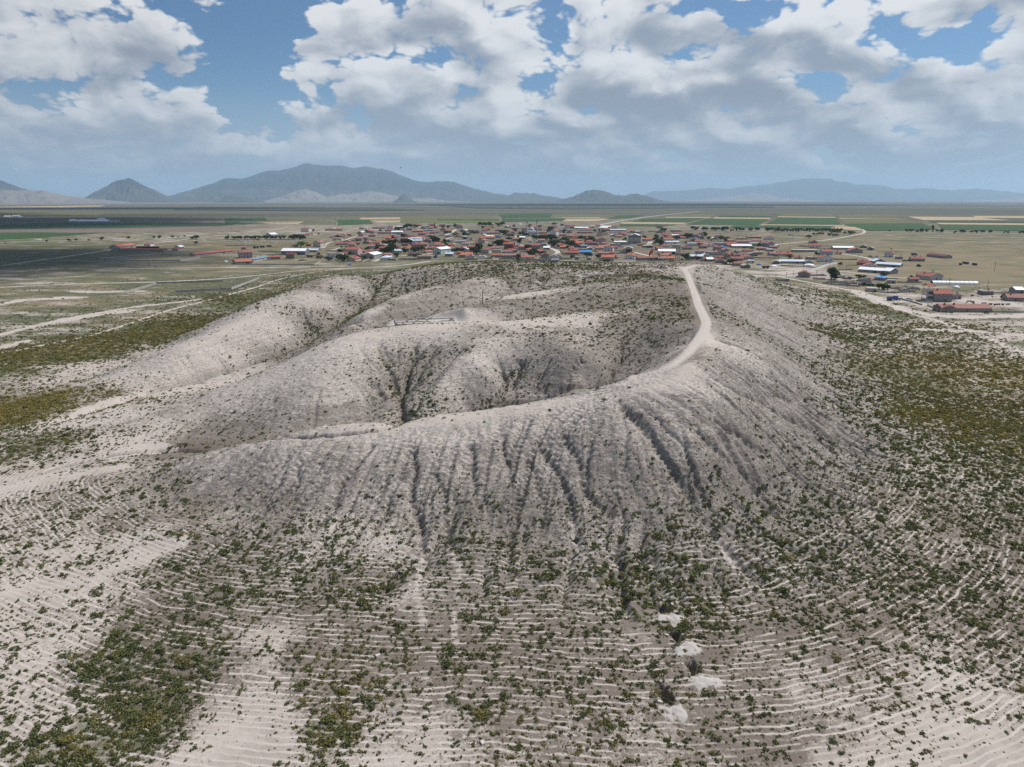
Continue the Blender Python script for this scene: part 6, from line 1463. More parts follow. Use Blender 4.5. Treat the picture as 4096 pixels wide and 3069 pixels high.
# ------------------------------------------------------------------ yard walls
def wall_run(name, P, h, m_, cap=None, posts=False, jag=0.0, thick=.35):
    P = [Vector(p) for p in P]
    c = P[0]; root = empty(name, (c.x, c.y, vground(c)), 0)
    for i in range(len(P) - 1):
        a, b = P[i] - c, P[i + 1] - c; L_ = (b - a).length; ang = math.atan2(b.y - a.y, b.x - a.x)
        m = MB(); n_ = max(1, int(L_ / 2.5)) if jag else 1
        hh = [h * (1 + jag * random.uniform(-1, .5)) for _ in range(n_ + 1)]
        for k in range(n_):
            x0, x1 = L_ * k / n_, L_ * (k + 1) / n_
            m.hexa([(x0, -thick / 2, -.5), (x1, -thick / 2, -.5), (x1, thick / 2, -.5), (x0, thick / 2, -.5), (x0, -thick / 2, hh[k]), (x1, -thick / 2, hh[k + 1]), (x1, thick / 2, hh[k + 1]), (x0, thick / 2, hh[k])])
        o_ = m.build('wall_panel', m_, root); o_.location = a; o_.rotation_euler = (0, 0, ang)
        if posts:
            pm = MB().box(-.2, -.28, -.3, .2, .28, h + .45).mesh('post', [m_])
            for k in range(int(L_ / 6) + 1):
                d_ = (b - a).normalized() * min(k * 6.0, L_)
                inst('post', pm, root, a + d_, ang)
    return root
WALLS = [
 ('A',[(240,874),(1980,882),(2110,816)],20,'concrete','grey block wall round the yard of the orange barn'),('A',[(770,607),(1250,612)],34,'concrete',0),('A',[(1780,692),(2145,682),(2212,745)],26,'stone',0),('A',[(0,331),(1430,326)],8,'stone','dark back wall of the graveyard'),('A',[(0,462),(500,462),(690,458)],7,'stone','low front wall of the graveyard'),('A',[(930,672),(1250,668)],14,'stone',0),
 ('K',[(0,690),(900,688),(1770,682)],32,'concrete','long dark block wall across the left-hand grass'),('K',[(1772,682),(2212,628)],34,'concrete','pale block wall below the narrow red barn'),('K',[(0,640),(900,565),(1380,527)],26,'concrete','long pale wall in front of the left stable'),('K',[(1462,525),(2000,478)],22,'concrete',0),
 ('M',[(990,207),(1410,195)],9,'concrete',0),('M',[(1448,193),(1634,181)],9,'concrete',0),('M',[(1636,184),(1462,250),(1110,268)],9,'concrete','post-and-panel wall of the empty enclosure, right and front sides'),('M',[(985,212),(787,268)],11,'concrete','pale left wall of the empty enclosure'),
 ('B',[(0,1175),(1040,1160),(1210,1088)],22,'concrete',0),('B',[(1582,1072),(1860,1076)],30,'stone',0),('B',[(1955,1110),(2212,1097)],46,'stone',0),('B',[(0,860),(570,860)],16,'concrete',0),
 ('C',[(0,1105),(528,1110)],52,'stone','rough stone wall above the grass at the left mound edge'),('C',[(534,1126),(660,1112)],28,'stone',0),('C',[(700,1050),(870,1075)],26,'stone',0),('C',[(1700,690),(2050,680)],25,'stone',0),('C',[(1060,440),(1240,440)],25,'stone',0),
 ('D',[(1440,1100),(1740,1132),(1980,1140)],55,'stone','tumbled stone wall along the lane below the grey curve house'),('D',[(1230,892),(1480,892)],36,'stone',0),('D',[(0,985),(340,988)],28,'stone',0),('D',[(1120,792),(1400,782)],38,'stone',0),('D',[(690,455),(1100,460)],20,'stone',0),('D',[(1450,510),(1560,540),(1880,650)],18,'stone',0),
 ('E',[(30,1092),(460,1095)],56,'stone',0),('E',[(265,835),(400,965)],36,'stone',0),('E',[(780,825),(1240,872)],46,'stone',0),('E',[(1250,868),(1400,935)],30,'stone',0),('E',[(1770,937),(2212,940)],20,'stone',0),('E',[(0,765),(220,800)],34,'stone',0),('E',[(1740,860),(2212,865)],18,'stone',0),('E',[(880,1160),(1060,1170),(1250,1170)],26,'stone',0),('E',[(580,155),(1100,160)],14,'stone',0),('E',[(1390,365),(1860,362)],18,'stone',0),
 ('F',[(0,860),(255,925)],42,'stone',0),('F',[(1555,968),(1940,968)],30,'stone',0),('F',[(640,335),(1110,340)],30,'stone',0),('F',[(0,905),(240,925)],20,'stone',0),('F',[(300,1145),(1060,1135)],26,'stone',0),('F',[(0,665),(760,675)],16,'stone',0),
 ('G',[(335,892),(600,900)],36,'stone',0),('G',[(605,905),(1400,912),(2212,925)],32,'stone','long grey wall running right from the beige walled house'),('G',[(930,750),(1228,747)],36,'stone',0),('G',[(1400,585),(1690,590)],30,'stone',0),('G',[(1020,470),(1470,475)],20,'stone',0),('G',[(180,930),(560,930)],18,'stone',0),
 ('H',[(60,702),(640,706)],26,'stone',0),('H',[(120,790),(890,842),(1020,772)],22,'stone',0),('H',[(1022,772),(1400,708)],18,'concrete',0),('H',[(1050,1200),(1860,1262)],28,'stone','long tumbled stone wall beside the right-hand track'),('H',[(1010,362),(1860,378)],18,'stone',0),('H',[(525,352),(900,412)],26,'stone',0),('H',[(1300,660),(1820,665)],34,'stone',0),('H',[(1590,790),(1820,790)],22,'stone',0),('H',[(1400,885),(1720,890)],22,'stone',0),('H',[(780,405),(1290,425)],14,'stone',0),('H',[(0,1170),(305,1180)],58,'stone','ruined stone pen on the grass at the foot of the mound'),
 ('I',[(600,1372),(1000,1385),(1440,1350)],32,'stone',0),('I',[(965,952),(1130,892)],10,'concrete',0),('I',[(780,1095),(1060,1090)],26,'stone',0),('I',[(1040,1165),(1600,1175)],12,'stone',0),
 ('J',[(60,640),(270,690),(400,730)],26,'concrete',0),('J',[(492,742),(640,792)],26,'concrete',0),('J',[(1645,852),(2250,858)],34,'concrete','pillared grey wall right of the long stable'),('J',[(360,682),(590,684)],16,'concrete',0),('J',[(1680,548),(2060,560)],16,'stone',0),
]
def wall_tag(o_, lab, m_):
    if lab: tag(o_, lab, 'wall', 'yard walls')
    else: PENDING.append((o_, 'low grey %s wall' % ('fieldstone' if m_ == 'stone' else 'concrete block'), 'wall', 'yard walls'))
for sh, L_, hp, m_, lab in WALLS:
    P = [spot(sh, *q) for q in L_]
    k = ppm(P[0]) * SHEETS[sh][2]
    o_ = wall_run('wall', P, min(max(hp / k * .85, .9), 2.6), WALL[m_], posts=(sh == 'M' or (sh == 'J' and 'pillared' in (lab or ''))), jag=.35 if m_ == 'stone' else 0)
    wall_tag(o_, lab, m_)
for (p_, dv, d, wl) in FILL_WALLS:                     # yards in front of the courtyard houses
    n_ = Vector((dv.y, -dv.x, 0)).normalized() * random.uniform(6, 11); e_ = dv * random.uniform(1.1, 1.9)
    o_ = wall_run('wall', [p_ - dv, p_ - e_ + n_, p_ + e_ + n_], random.uniform(1.3, 2.0), WALL['stone' if random.random() < .7 else 'concrete'], jag=.2)
    PENDING.append((o_, 'low grey courtyard wall', 'wall', 'yard walls'))
# roofless stone ruins below the big tree
RUINED = [('H',800,1020,1130,1025,34,8),('H',890,1100,1100,1105,40,7),('H',1330,1060,1450,1070,40,7),('H',1480,1080,1620,1095,48,7),('H',1130,1170,1640,1200,30,8),('H',1640,1200,1810,1205,45,8),('H',1890,1230,2190,1240,62,9),('H',1960,1115,2190,1120,36,8),('I',150,1135,460,1150,46,7),('I',900,1290,1040,1305,40,6),('I',1170,1245,1250,1250,34,4),('I',1310,1300,1550,1310,44,7),('I',1200,1350,1440,1352,36,8),('B',1700,1075,1850,1078,30,5),('D',2000,1160,2110,1160,40,6),('E',1240,1165,1300,1190,40,5),('D',870,880,1000,885,30,6)]
for (sh, x0, y0, x1, y1, hp, dp) in RUINED:
    a, b = spot(sh, x0, y0), spot(sh, x1, y1); k = ppm(a) * SHEETS[sh][2]
    n = Vector((-(b - a).y, (b - a).x, 0)).normalized() * dp
    o_ = wall_run('stone_ruin', [a, b, b + n, a + n, a], min(max(hp / k * .8, 1.0), 2.8), WALL['stone'], jag=.45, thick=.7)
    mb = MB(); L_ = (b - a).length
    for j in range(7):                                 # fallen stone along the walls
        t_ = random.random(); q = (b - a) * t_ + n * random.choice((.1, .9)) ; s_ = random.uniform(.3, .8)
        mb.hexa([(q.x - s_, q.y - s_, -.1), (q.x + s_, q.y - s_ * .8, -.1), (q.x + s_ * .9, q.y + s_, -.1), (q.x - s_ * .7, q.y + s_ * .9, -.1), (q.x - s_ * .5, q.y - s_ * .5, s_ * .8), (q.x + s_ * .4, q.y - s_ * .4, s_ * .7), (q.x + s_ * .4, q.y + s_ * .5, s_ * .8), (q.x - s_ * .4, q.y + s_ * .4, s_ * .6)])
    mb.build('rubble', WALL['stone'], o_)
    PENDING.append((o_, 'roofless tumbled stone ruin', 'ruin', 'stone ruins'))

# ------------------------------------------------------------------ mosque
p = spot('D', 1575, 405); k = ppm(p) * SHEETS['D'][2]
mo = empty('mosque', (p.x, p.y, vground(p)), rad(4))
tag(mo, 'grey domed village mosque between two tall minarets', 'mosque'); LANDMARKS.append(('mosque', p.x, p.y, 'mosque'))
W_ = 225 / k; M_LEAD = mat('lead_dome', sheet((.36, .385, .41), .4))
MB().box(-W_ / 2, 0, -.4, W_ / 2, W_, 6.2).build('prayer_hall', WALL['lightgrey'], mo)
dome = MB(); dome.lathe([(W_ * .36, 6.2), (W_ * .36, 7.6)], (0, W_ / 2, 0), 24); o_ = dome.build('drum', WALL['white'], mo)
dome = MB(); dome.lathe([(W_ * .37 * math.cos(a), 7.6 + W_ * .33 * math.sin(a)) for a in np.linspace(0, math.pi / 2, 10)], (0, W_ / 2, 0), 24); o_ = dome.build('dome', M_LEAD, mo, True)
MB().tube((0, W_ / 2, 7.5 + W_ * .33), (0, W_ / 2, 9.6 + W_ * .33), .12, .02, 6).build('finial', M_METAL, o_)
for sx in (-1, 0, 1):
    d_ = MB(); d_.lathe([(W_ * .15 * math.cos(a), 5.0 + W_ * .11 * math.sin(a)) for a in np.linspace(0, math.pi / 2, 7)], (sx * W_ * .31, -W_ * .13, 0), 14); d_.build('porch_dome', M_LEAD, mo, True)
MB().box(-W_ / 2, -W_ * .28, -.3, W_ / 2, -.01, 5.0).build('porch', WALL['white'], mo)
for j in range(5):
    inst('window', window_mesh(1.1, 2.4), mo, (-W_ * .4 + j * W_ * .2, -W_ * .28 - .004, 1.2))
def minaret(base_sh, bx, by, top_y):
    q = spot(base_sh, bx, by); H_ = (by - top_y) / (ppm(q) * SHEETS[base_sh][2])
    r_ = 1.05; loc = q - Vector((p.x, p.y, 0)); loc = Matrix.Rotation(-rad(4), 3, 'Z') @ loc
    m = empty('minaret', (loc.x, loc.y, 0)); m.parent = mo
    MB().lathe([(1.6, -.3), (1.6, 5.0), (1.1, 6.5), (r_, 6.6), (r_ * .95, H_ * .62), (r_ * .8, H_ * .80)], n=12).build('shaft', WALL['lightgrey'], m)
    for zf in (.46, .64): MB().lathe([(r_, H_ * zf - .8), (1.75, H_ * zf), (1.75, H_ * zf + 1.0), (r_, H_ * zf + 1.0)], n=12).build('balcony', WALL['white'], m)
    MB().lathe([(r_ * 1.0, H_ * .80), (.55, H_ * .89), (.02, H_)], n=12).build('cone_roof', mat('slate_cone', plain((.07, .085, .12), .6)), m)
minaret('D', 1437, 432, 0); minaret('D', 1707, 424, 0)

# ------------------------------------------------------------------ water tower
q0 = spot('F', 1452, 1135); k = ppm(q0) * SHEETS['F'][2]
wt = empty('water_tower', (q0.x, q0.y, vground(q0) - .3), rad(20)); tag(wt, 'concrete water tower with a drum tank on braced legs', 'water tower'); LANDMARKS.append(('water tower', q0.x, q0.y, 'tower'))
Ht = (1135 - 675) / k; R_ = 78 / k
MB().lathe([(R_ * .8, Ht * .74), (R_, Ht * .80), (R_, Ht * .965), (R_ * 1.05, Ht * .97), (R_ * 1.05, Ht * .98), (0.01, Ht * 1.0)], n=20).build('tank', WALL['concrete'], wt)
MB().lathe([(0.01, Ht * .74), (R_ * .8, Ht * .7401)], n=20).build('tank_floor', WALL['concrete'], wt)
for j in range(6):
    a = j * math.pi / 3; MB().tube((R_ * .92 * math.cos(a), R_ * .92 * math.sin(a), 0), (R_ * .74 * math.cos(a), R_ * .74 * math.sin(a), Ht * .745), .32, .28, 8).build('leg', WALL['concrete'], wt)
for zf in (.18, .36, .55):
    b = MB(); rr_ = R_ * (.92 - .18 * zf / .745)
    for j in range(6):
        a0, a1 = j * math.pi / 3, (j + 1) * math.pi / 3
        b.tube((rr_ * math.cos(a0), rr_ * math.sin(a0), Ht * zf), (rr_ * math.cos(a1), rr_ * math.sin(a1), Ht * zf), .18, .18, 6)
    b.build('ring_beam', WALL['concrete'], wt)
MB().tube((0, 0, 0), (0, 0, Ht * .74), .25, .25, 8).build('riser_pipe', M_METAL, wt)

# ------------------------------------------------------------------ flag on the mound, monument bench, survey pole
qf = hit(*px('F', 757, 1300), terrain); Hf = (1300 - 790) / (ppm(qf) * SHEETS['F'][2])
fl = empty('flagpole', (qf[0], qf[1], ground(qf[0], qf[1]) - .1)); tag(fl, 'tall flagpole on the mound flying a red flag with white crescent', 'flagpole'); LANDMARKS.append(('flagpole', qf[0], qf[1], 'pole'))
MB().tube((0, 0, 0), (0, 0, Hf), .09, .05, 8).build('pole', M_METAL, fl)
fw, fh = 3.4, 2.3
fb = MB(); nx_, nz_ = 12, 6; G_ = {}
def flagpt(i, j, off=0.0):
    s_ = i / nx_; t_ = j / nz_
    x = -.08 - s_ * fw * .62; z = Hf - .2 - (1 - t_) * fh - s_ * s_ * 2.6; y = .28 * math.sin(s_ * 7 + t_ * 1.5) * s_ + off
    return (x, y, z)
for i in range(nx_):
    for j in range(nz_): fb.face([flagpt(i, j), flagpt(i + 1, j), flagpt(i + 1, j + 1), flagpt(i, j + 1)])
fo = fb.build('flag', mat('flag_red', plain((.44, .012, .018), .8, .08)), fl)
def flag_uv(u, v, off): return flagpt(u * nx_, v * nz_, off)
cr = MB(); N_ = 20
for k in range(N_):
    a0, a1 = rad(40 + 280 * k / N_), rad(40 + 280 * (k + 1) / N_)
    def ring(a): return (.36 + .17 * math.cos(a), .5 + .25 * math.sin(a)), (.40 + .136 * math.cos(a), .5 + .20 * math.sin(a))
    (o0, i0), (o1, i1) = ring(a0), ring(a1)
    for s_ in (-.02, .02): cr.face([flag_uv(*o0, s_), flag_uv(*o1, s_), flag_uv(*i1, s_), flag_uv(*i0, s_)])
cr.build('crescent', M_FRAME, fo)
st_ = MB()
for s_ in (-.02, .02):
    pts = []
    for k in range(10):
        r_ = (.09 if k % 2 == 0 else .035); a = math.pi + k * math.pi / 5; pts.append(flag_uv(.60 + r_ * math.cos(a) * .68, .5 + r_ * math.sin(a), s_))
    c_ = flag_uv(.60, .5, s_)
    for k in range(10): st_.face([c_, pts[k], pts[(k + 1) % 10]])
st_.build('star', M_FRAME, fo)
qm = hit(*px('F', 1040, 1345), terrain); km = ppm(qm) * SHEETS['F'][2]
mn = empty('stone_monument', (qm[0], qm[1], ground(qm[0], qm[1]) - .15), rad(3)); tag(mn, 'low dark stone platform with a standing block beside the ridge track', 'monument')
wm_ = 250 / km
MB().box(-wm_ / 2, 0, 0, wm_ / 2, 2.2, .55).build('platform', WALL['darkgrey'], mn); MB().box(-wm_ / 2 + .1, .25, .55, wm_ / 2 - .2, 1.9, .85).build('top_slab', WALL['stone'], mn)
MB().hexa([(-.9, .6, .85), (-.1, .6, .85), (-.1, 1.4, .85), (-.9, 1.4, .85), (-.75, .75, 2.1), (-.25, .75, 2.3), (-.25, 1.2, 2.2), (-.75, 1.2, 2.0)]).build('standing_block', WALL['darkgrey'], mn)

_pole = MB(); _pole.tube((0, 0, -.3), (0, 0, 1.0), .016, .011, 7)
POLE_W = _pole.mesh('pole', [M_WOOD])
def utility_pole(p_, H_, lamp=False, cross=True, group='utility poles'):
    root = empty('lamp_post' if lamp else 'utility_pole', (p_[0], p_[1], p_[2]), random.uniform(-.4, .4))
    MB().tube((0, 0, -.3), (0, 0, H_), .17, .11, 7).build('pole', M_METAL if lamp else M_WOOD, root)
    if lamp:
        MB().tube((0, 0, H_ - .1), (1.6, 0, H_ + .35), .07, .05, 6).build('arm', M_METAL, root); MB().box(1.3, -.18, H_ + .25, 2.2, .18, H_ + .45).build('lamp_head', M_FRAME, root)
    elif cross:
        c_ = MB().box(-.9, -.07, H_ - .6, .9, .07, H_ - .45).build('crossarm', M_WOOD, root)
        for x in (-.8, 0, .8): MB().tube((x, 0, H_ - .45), (x, 0, H_ - .2), .05, .04, 6).build('insulator', M_FRAME, c_)
    PENDING.append((root, 'metal street lamp post' if lamp else 'slim wooden utility pole', 'lamp post' if lamp else 'pole', group))
POLES = [('B',395,1228,1005),('B',840,1203,1000),('B',1255,1112,930),('C',225,908,800),('C',1500,1060,960),('D',205,992,800),('D',375,982,830),('D',1515,1092,920),('D',1370,1042,950),('D',1965,692,520),('E',255,1202,1010),('E',1245,962,790),('E',220,762,650),('G',370,1022,935),('G',1815,1312,1180),('G',1040,702,590),('H',245,1088,960),('H',400,1037,920),('H',620,902,750),('H',910,1032,930),('H',1245,1242,1050),('H',1210,842,690),('H',975,742,620),('H',1870,1282,1090),('H',380,252,100),('H',895,192,90),('H',160,372,250),('H',320,420,290),('I',1460,1087,940),('I',790,1052,975),('I',190,590,500),('J',1680,162,-5),('J',1560,462,325),('J',875,402,275),('J',285,297,178),('H',1575,900,780),('M',410,122,60),('M',942,112,60),('M',986,117,58),('Q',550,140,60),('Q',448,140,90),('Q',75,195,145),('Q',210,195,138),('R',430,125,30),('K',265,60,15)]
for sh, x, yb, yt in POLES:
    q = spot(sh, x, yb); H_ = min(max((yb - yt) / (ppm(q) * SHEETS[sh][2]), 5.0), 16.0)
    utility_pole((q.x, q.y, vground(q)), H_)
q = spot('H', 1660, 1368); utility_pole((q.x, q.y, vground(q)), 128 / (ppm(q) * 5.53), True)
qp = hit(1300 + 997 / 1.58, 1000 + 345 / 1.58, terrain)
utility_pole((qp[0], qp[1], ground(qp[0], qp[1])), 60 / ppm(qp), cross=False, group='')
PENDING.pop()
o_ = [o for o in bpy.data.objects if o.name.startswith('utility_pole')][-1]
tag(max((o for o in bpy.data.objects if o.name.startswith('utility_pole')), key=lambda o: o.location.z), 'thin lone pole standing on the mound between the bare ridges', 'pole')

# ------------------------------------------------------------------ polytunnel, tents, tarpaulins
M_POLY = mat('white_polythene', plain((.72, .735, .74), .5, .06, 2.0, .4))
M_TARP = mat('blue_tarpaulin', plain((.035, .150, .470), .6, .3, 1.5))
a, b = spot('J', 590, 392), spot('J', 1404, 405); L_ = (b - a).length
tn = empty('polytunnel', (a.x, a.y, vground(a)), math.atan2((b - a).y, (b - a).x)); tag(tn, 'long white polythene tunnel greenhouse on the right-hand grass', 'greenhouse'); LANDMARKS.append(('polytunnel', a.x + 20, a.y, 'greenhouse'))
R_ = 70 / (ppm(a) * 4.46) ; m = MB(); NS = 40
def tun(i, j): t_ = math.pi * j / 12; return (L_ * i / NS, R_ - R_ * math.cos(t_), R_ * .85 * math.sin(t_) * (1 + .012 * (i % 2)))
for i in range(NS):
    for j in range(12): m.face([tun(i, j), tun(i + 1, j), tun(i + 1, j + 1), tun(i, j + 1)])
m.build('cover', M_POLY, tn, True)
hp_ = MB()
for j in range(12):
    t0, t1 = math.pi * j / 12, math.pi * (j + 1) / 12
    hp_.tube((0, R_ - R_ * math.cos(t0), R_ * .85 * math.sin(t0)), (0, R_ - R_ * math.cos(t1), R_ * .85 * math.sin(t1)), .06, .06, 5)
hpm = hp_.mesh('hoop', [M_METAL])
for i in range(0, 11): inst('hoop', hpm, tn, (L_ * i / 10 - (.02 if i == 0 else 0), 0, .05))
MB().box(-.05, R_ * .55, 0, -.01, R_ * 1.45, R_ * .7).build('doorway', M_DARK, tn)
def mound_tent(name, p_, w, d, h, m_, lab, cat, seed):
    r = np.random.default_rng(seed); n1_, n2_ = 20, 9; V = []
    for j in range(n2_ + 1):
        for i in range(n1_):
            a_ = 2 * math.pi * i / n1_; t_ = j / n2_
            k_ = math.cos(t_ * math.pi / 2) ** .75 * (1 + .10 * math.sin(3 * a_ + seed) + .05 * r.normal())
            V.append((w / 2 * k_ * math.cos(a_), d / 2 * k_ * math.sin(a_), h * math.sin(t_ * math.pi / 2) * (1 + .05 * r.normal())))
    F = [(j * n1_ + i, j * n1_ + (i + 1) % n1_, (j + 1) * n1_ + (i + 1) % n1_, (j + 1) * n1_ + i) for j in range(n2_) for i in range(n1_)]
    root = empty(name, (p_[0], p_[1], vground(p_) - .05))
    o_ = mesh_np('cover_sheet', V, F, [m_], True, root)
    b_ = MB()
    for i in range(10):
        a_ = 6.28 * i / 10; x, y = w * .49 * math.cos(a_), d * .49 * math.sin(a_)
        b_.box(x - .25, y - .25, 0, x + .25, y + .25, .3)
    b_.build('weights', WALL['concrete'], root)
    if lab: tag(root, lab, cat, 'covered heaps')
    return root
for (sh, x0, x1, yb, hp, m_, lab, sd) in [('G',580,730,628,40,M_TARP,'blue tarpaulin heap on the grass left of the white-roofed shed',1),('G',1560,1690,1108,52,M_TARP,'blue tarpaulin heap beside the flat white house',2),('G',1930,2130,1155,58,M_POLY,'white covered dome heap right of the dark wagon',3),('H',630,870,797,58,M_POLY,'white covered dome heap by the crossroads wall',4),('D',195,325,418,42,M_POLY,'white covered dome heap below the long faded byre',5),('A',-30,60,820,40,M_POLY,'white covered heap left of the orange barn',6),('J',940,1060,457,50,M_POLY,'small white tent below the polytunnel',7),('E',1410,1500,240,44,M_POLY,'white dome heap beside the far white shed',8),('D',1200,1290,135,36,M_POLY,'white dome heap left of the minarets at the far edge',9),('B',200,300,245,34,M_POLY,'pale dome heap behind the long red-roofed byre',10),('G',450,560,622,26,M_POLY,'low pale covered heap left of the blue tarpaulin',11),('D',1480,1585,625,44,M_TARP,'blue covered load on the open square below the mosque',12),('B',1920,2050,522,40,M_TARP,'blue tarpaulin beside the pink hipped house',13),('D',1200,1330,730,46,M_POLY,'white sheeted heap right of the red three-storey house',14),('L',600,740,795,16,WALL['concrete'],'pale rubble heap beside the left field road',15),('C',1510,1625,608,30,M_POLY,'low white covered heap beside the lane',16),('H',1190,1300,1132,30,M_POLY,0,17)]:
    if lab == 0: continue
    p_ = spot(sh, (x0 + x1) / 2, yb); k = ppm(p_) * SHEETS[sh][2]
    mound_tent('tarpaulin_heap' if m_ is M_TARP else 'rubble_heap' if 'rubble' in lab else 'tent', p_, (x1 - x0) / k, max((x1 - x0) / k * .8, 3), hp / k * .85, m_, lab, 'heap' if m_ is not M_POLY else 'tent', sd)
M_DUNG = mat('dark_dung', plain((.085, .065, .052), var=.4))
for (sh, x0, x1, yb, hp, lab, sd) in [('A',1610,1820,790,36,'dark dung heap in the yard right of the olive house',21),('B',1100,1440,590,70,'broad dark dung heap behind the orange-roofed houses',22)]:
    p_ = spot(sh, (x0 + x1) / 2, yb); k = ppm(p_) * SHEETS[sh][2]
    mound_tent('dung_heap', p_, (x1 - x0) / k, (x1 - x0) / k * .7, hp / k * .8, M_DUNG, lab, 'heap', sd)
# long stack of dark silage bales at the left farm
a, b = spot('K', 800, 404), spot('K', 1310, 408); L_ = (b - a).length; bs = L_ / 26
bm = MB(); bm.lathe([(.01, 0), (bs * .48, .02), (bs * .5, .15), (bs * .5, bs * .9), (bs * .46, bs * 1.0), (.01, bs)], n=12)
bme = bm.mesh('silage_bale', [mat('black_bale_wrap', plain((.028, .028, .032), .45, .15))], True)
for i in range(26):
    q = a + (b - a) * ((i + .5) / 26)
    for lev in range(2):
        o_ = inst('silage_bale', bme, None, (q.x, q.y + lev * .2, vground(q) + lev * bs * 1.0), i)
        PENDING.append((o_, 'black wrapped %s silage bale' % ('upper' if lev else 'lower'), 'bale', 'black silage bales stacked at the left farm'))

# ------------------------------------------------------------------ vehicles
def paint(n_, c): return mat('paint_' + n_, lambda t: bsdf(t, c + (1,), .3, .5))
M_TYRE = mat('tyre_rubber', plain((.025, .025, .026), .9, .1))
_w = MB(); _w.tube((0, -.11, 0), (0, .11, 0), .33, .33, 14); WHEEL = _w.mesh('wheel', [M_TYRE])
_w = MB(); _w.tube((0, -.22, 0), (0, .22, 0), .5, .5, 14); WHEEL_B = _w.mesh('wheel', [M_TYRE])
def car(p_, rz, pm, lab, van=False):
    root = empty('parked_car', (p_[0], p_[1], vground(p_) + .02), rz); z1, z2 = (.85, 1.9) if van else (.86, 1.45)
    b = MB(); prof = [(-2.15, .35), (-2.2, .62), (-2.05, z1), (-1.0, z1 + .06), (1.55, z1 + .04), (2.1, .78), (2.2, .5), (2.1, .35)]
    for s_ in range(len(prof)):
        (x0, z0), (x1, z1_) = prof[s_], prof[(s_ + 1) % len(prof)]
        b.face([(x0, -.86, z0), (x1, -.86, z1_), (x1, .86, z1_), (x0, .86, z0)])
    b.face([(x, -.86, z) for x, z in prof]); b.face([(x, .86, z) for x, z in reversed(prof)])
    b.build('body', pm, root)
    cabf, cabb = (-1.9, 1.15) if van else (-1.75, 1.0)
    c_ = MB().hexa([(cabf, -.8, z1 + .02), (cabb, -.8, z1 + .02), (cabb, .8, z1 + .02), (cabf, .8, z1 + .02), (cabf + .45, -.66, z2 - .06), (cabb - .7, -.66, z2 - .06), (cabb - .7, .66, z2 - .06), (cabf + .45, .66, z2 - .06)]); c_.build('windows', M_GLASS, root)
    MB().box(cabf + .42, -.68, z2 - .06, cabb - .68, .68, z2).build('roof', pm, root)
    for x in (-1.35, 1.35):
        for y in (-.78, .78): inst('wheel', WHEEL, root, (x, y, .33))
    for y in (-.6, .6): MB().box(2.12, y - .18, .6, 2.22, y + .18, .76).build('headlight', M_FRAME, root)
    tag(root, lab, 'car', 'parked cars'); return root
def truck(p_, rz, cabm, bedm, lab, cat='truck', loaded=True, trailer=False):
    root = empty('truck' if not trailer else 'farm_trailer', (p_[0], p_[1], vground(p_) + .02), rz)
    MB().box(-3.2, -1.0, .75, 3.2 if not trailer else 2.6, 1.0, 1.0).build('chassis', M_DARK, root)
    b = MB(); x0, x1 = -3.3, (1.3 if not trailer else 2.6)
    b.box(x0, -1.2, 1.0, x1, 1.2, 1.14); b.box(x0, -1.2, 1.14, x1, -1.12, 2.3); b.box(x0, 1.12, 1.14, x1, 1.2, 2.3); b.box(x0, -1.12, 1.14, x0 + .08, 1.12, 2.3); b.box(x1 - .08, -1.12, 1.14, x1, 1.12, 2.45)
    b.build('cargo_box', bedm, root)
    if not trailer:
        MB().hexa([(1.45, -1.15, .8), (3.3, -1.15, .8), (3.3, 1.15, .8), (1.45, 1.15, .8), (1.45, -1.1, 2.75), (3.0, -1.1, 2.75), (3.0, 1.1, 2.75), (1.45, 1.1, 2.75)]).build('cab', cabm, root)
        MB().hexa([(3.20, -1.0, 1.75), (3.24, -1.0, 1.75), (3.24, 1.0, 1.75), (3.20, 1.0, 1.75), (3.06, -1.0, 2.55), (3.10, -1.0, 2.55), (3.10, 1.0, 2.55), (3.06, 1.0, 2.55)]).build('windscreen', M_GLASS, root)
    else: MB().box(2.6, -.08, .85, 4.0, .08, .95).build('drawbar', M_DARK, root)
    for x in ((-2.3, -1.2, 2.3) if not trailer else (-1.6, 1.6)):
        for y in (-.95, .95): inst('wheel', WHEEL_B, root, (x, y, .5))
    tag(root, lab, cat, 'farm vehicles'); return root
def tractor(p_, rz, pm, lab):
    root = empty('tractor', (p_[0], p_[1], vground(p_) + .02), rz)
    MB().hexa([(.2, -.4, .8), (2.1, -.38, .8), (2.1, .38, .8), (.2, .4, .8), (.2, -.4, 1.6), (2.05, -.33, 1.45), (2.05, .33, 1.45), (.2, .4, 1.6)]).build('bonnet', pm, root)
    MB().hexa([(-1.2, -.75, .9), (.2, -.7, .9), (.2, .7, .9), (-1.2, .75, .9), (-1.1, -.65, 2.4), (.05, -.65, 2.4), (.05, .65, 2.4), (-1.1, .65, 2.4)]).build('cab', M_GLASS, root)
    MB().box(-1.25, -.8, 2.4, .2, .8, 2.52).build('cab_roof', pm, root)
    MB().tube((1.2, .2, 1.5), (1.2, .2, 2.3), .05, .05, 6).build('exhaust', M_DARK, root)
    for y in (-.95, .95): inst('wheel', WHEEL_B, root, (-.75, y, .78), 0, (1.56, 1.2, 1.56)); inst('wheel', WHEEL_B, root, (1.6, y * .8, .48), 0, (.95, .8, .95))
    tag(root, lab, 'tractor', 'farm vehicles'); return root
P_W, P_G, P_D, P_B, P_R = paint('white', (.72, .72, .72)), paint('silver', (.40, .41, .42)), paint('dark', (.035, .04, .05)), paint('blue', (.03, .085, .27)), paint('red', (.30, .03, .03))
car(spot('E', 260, 1268), rad(3), P_W, 'white car parked on the track just behind the mound')
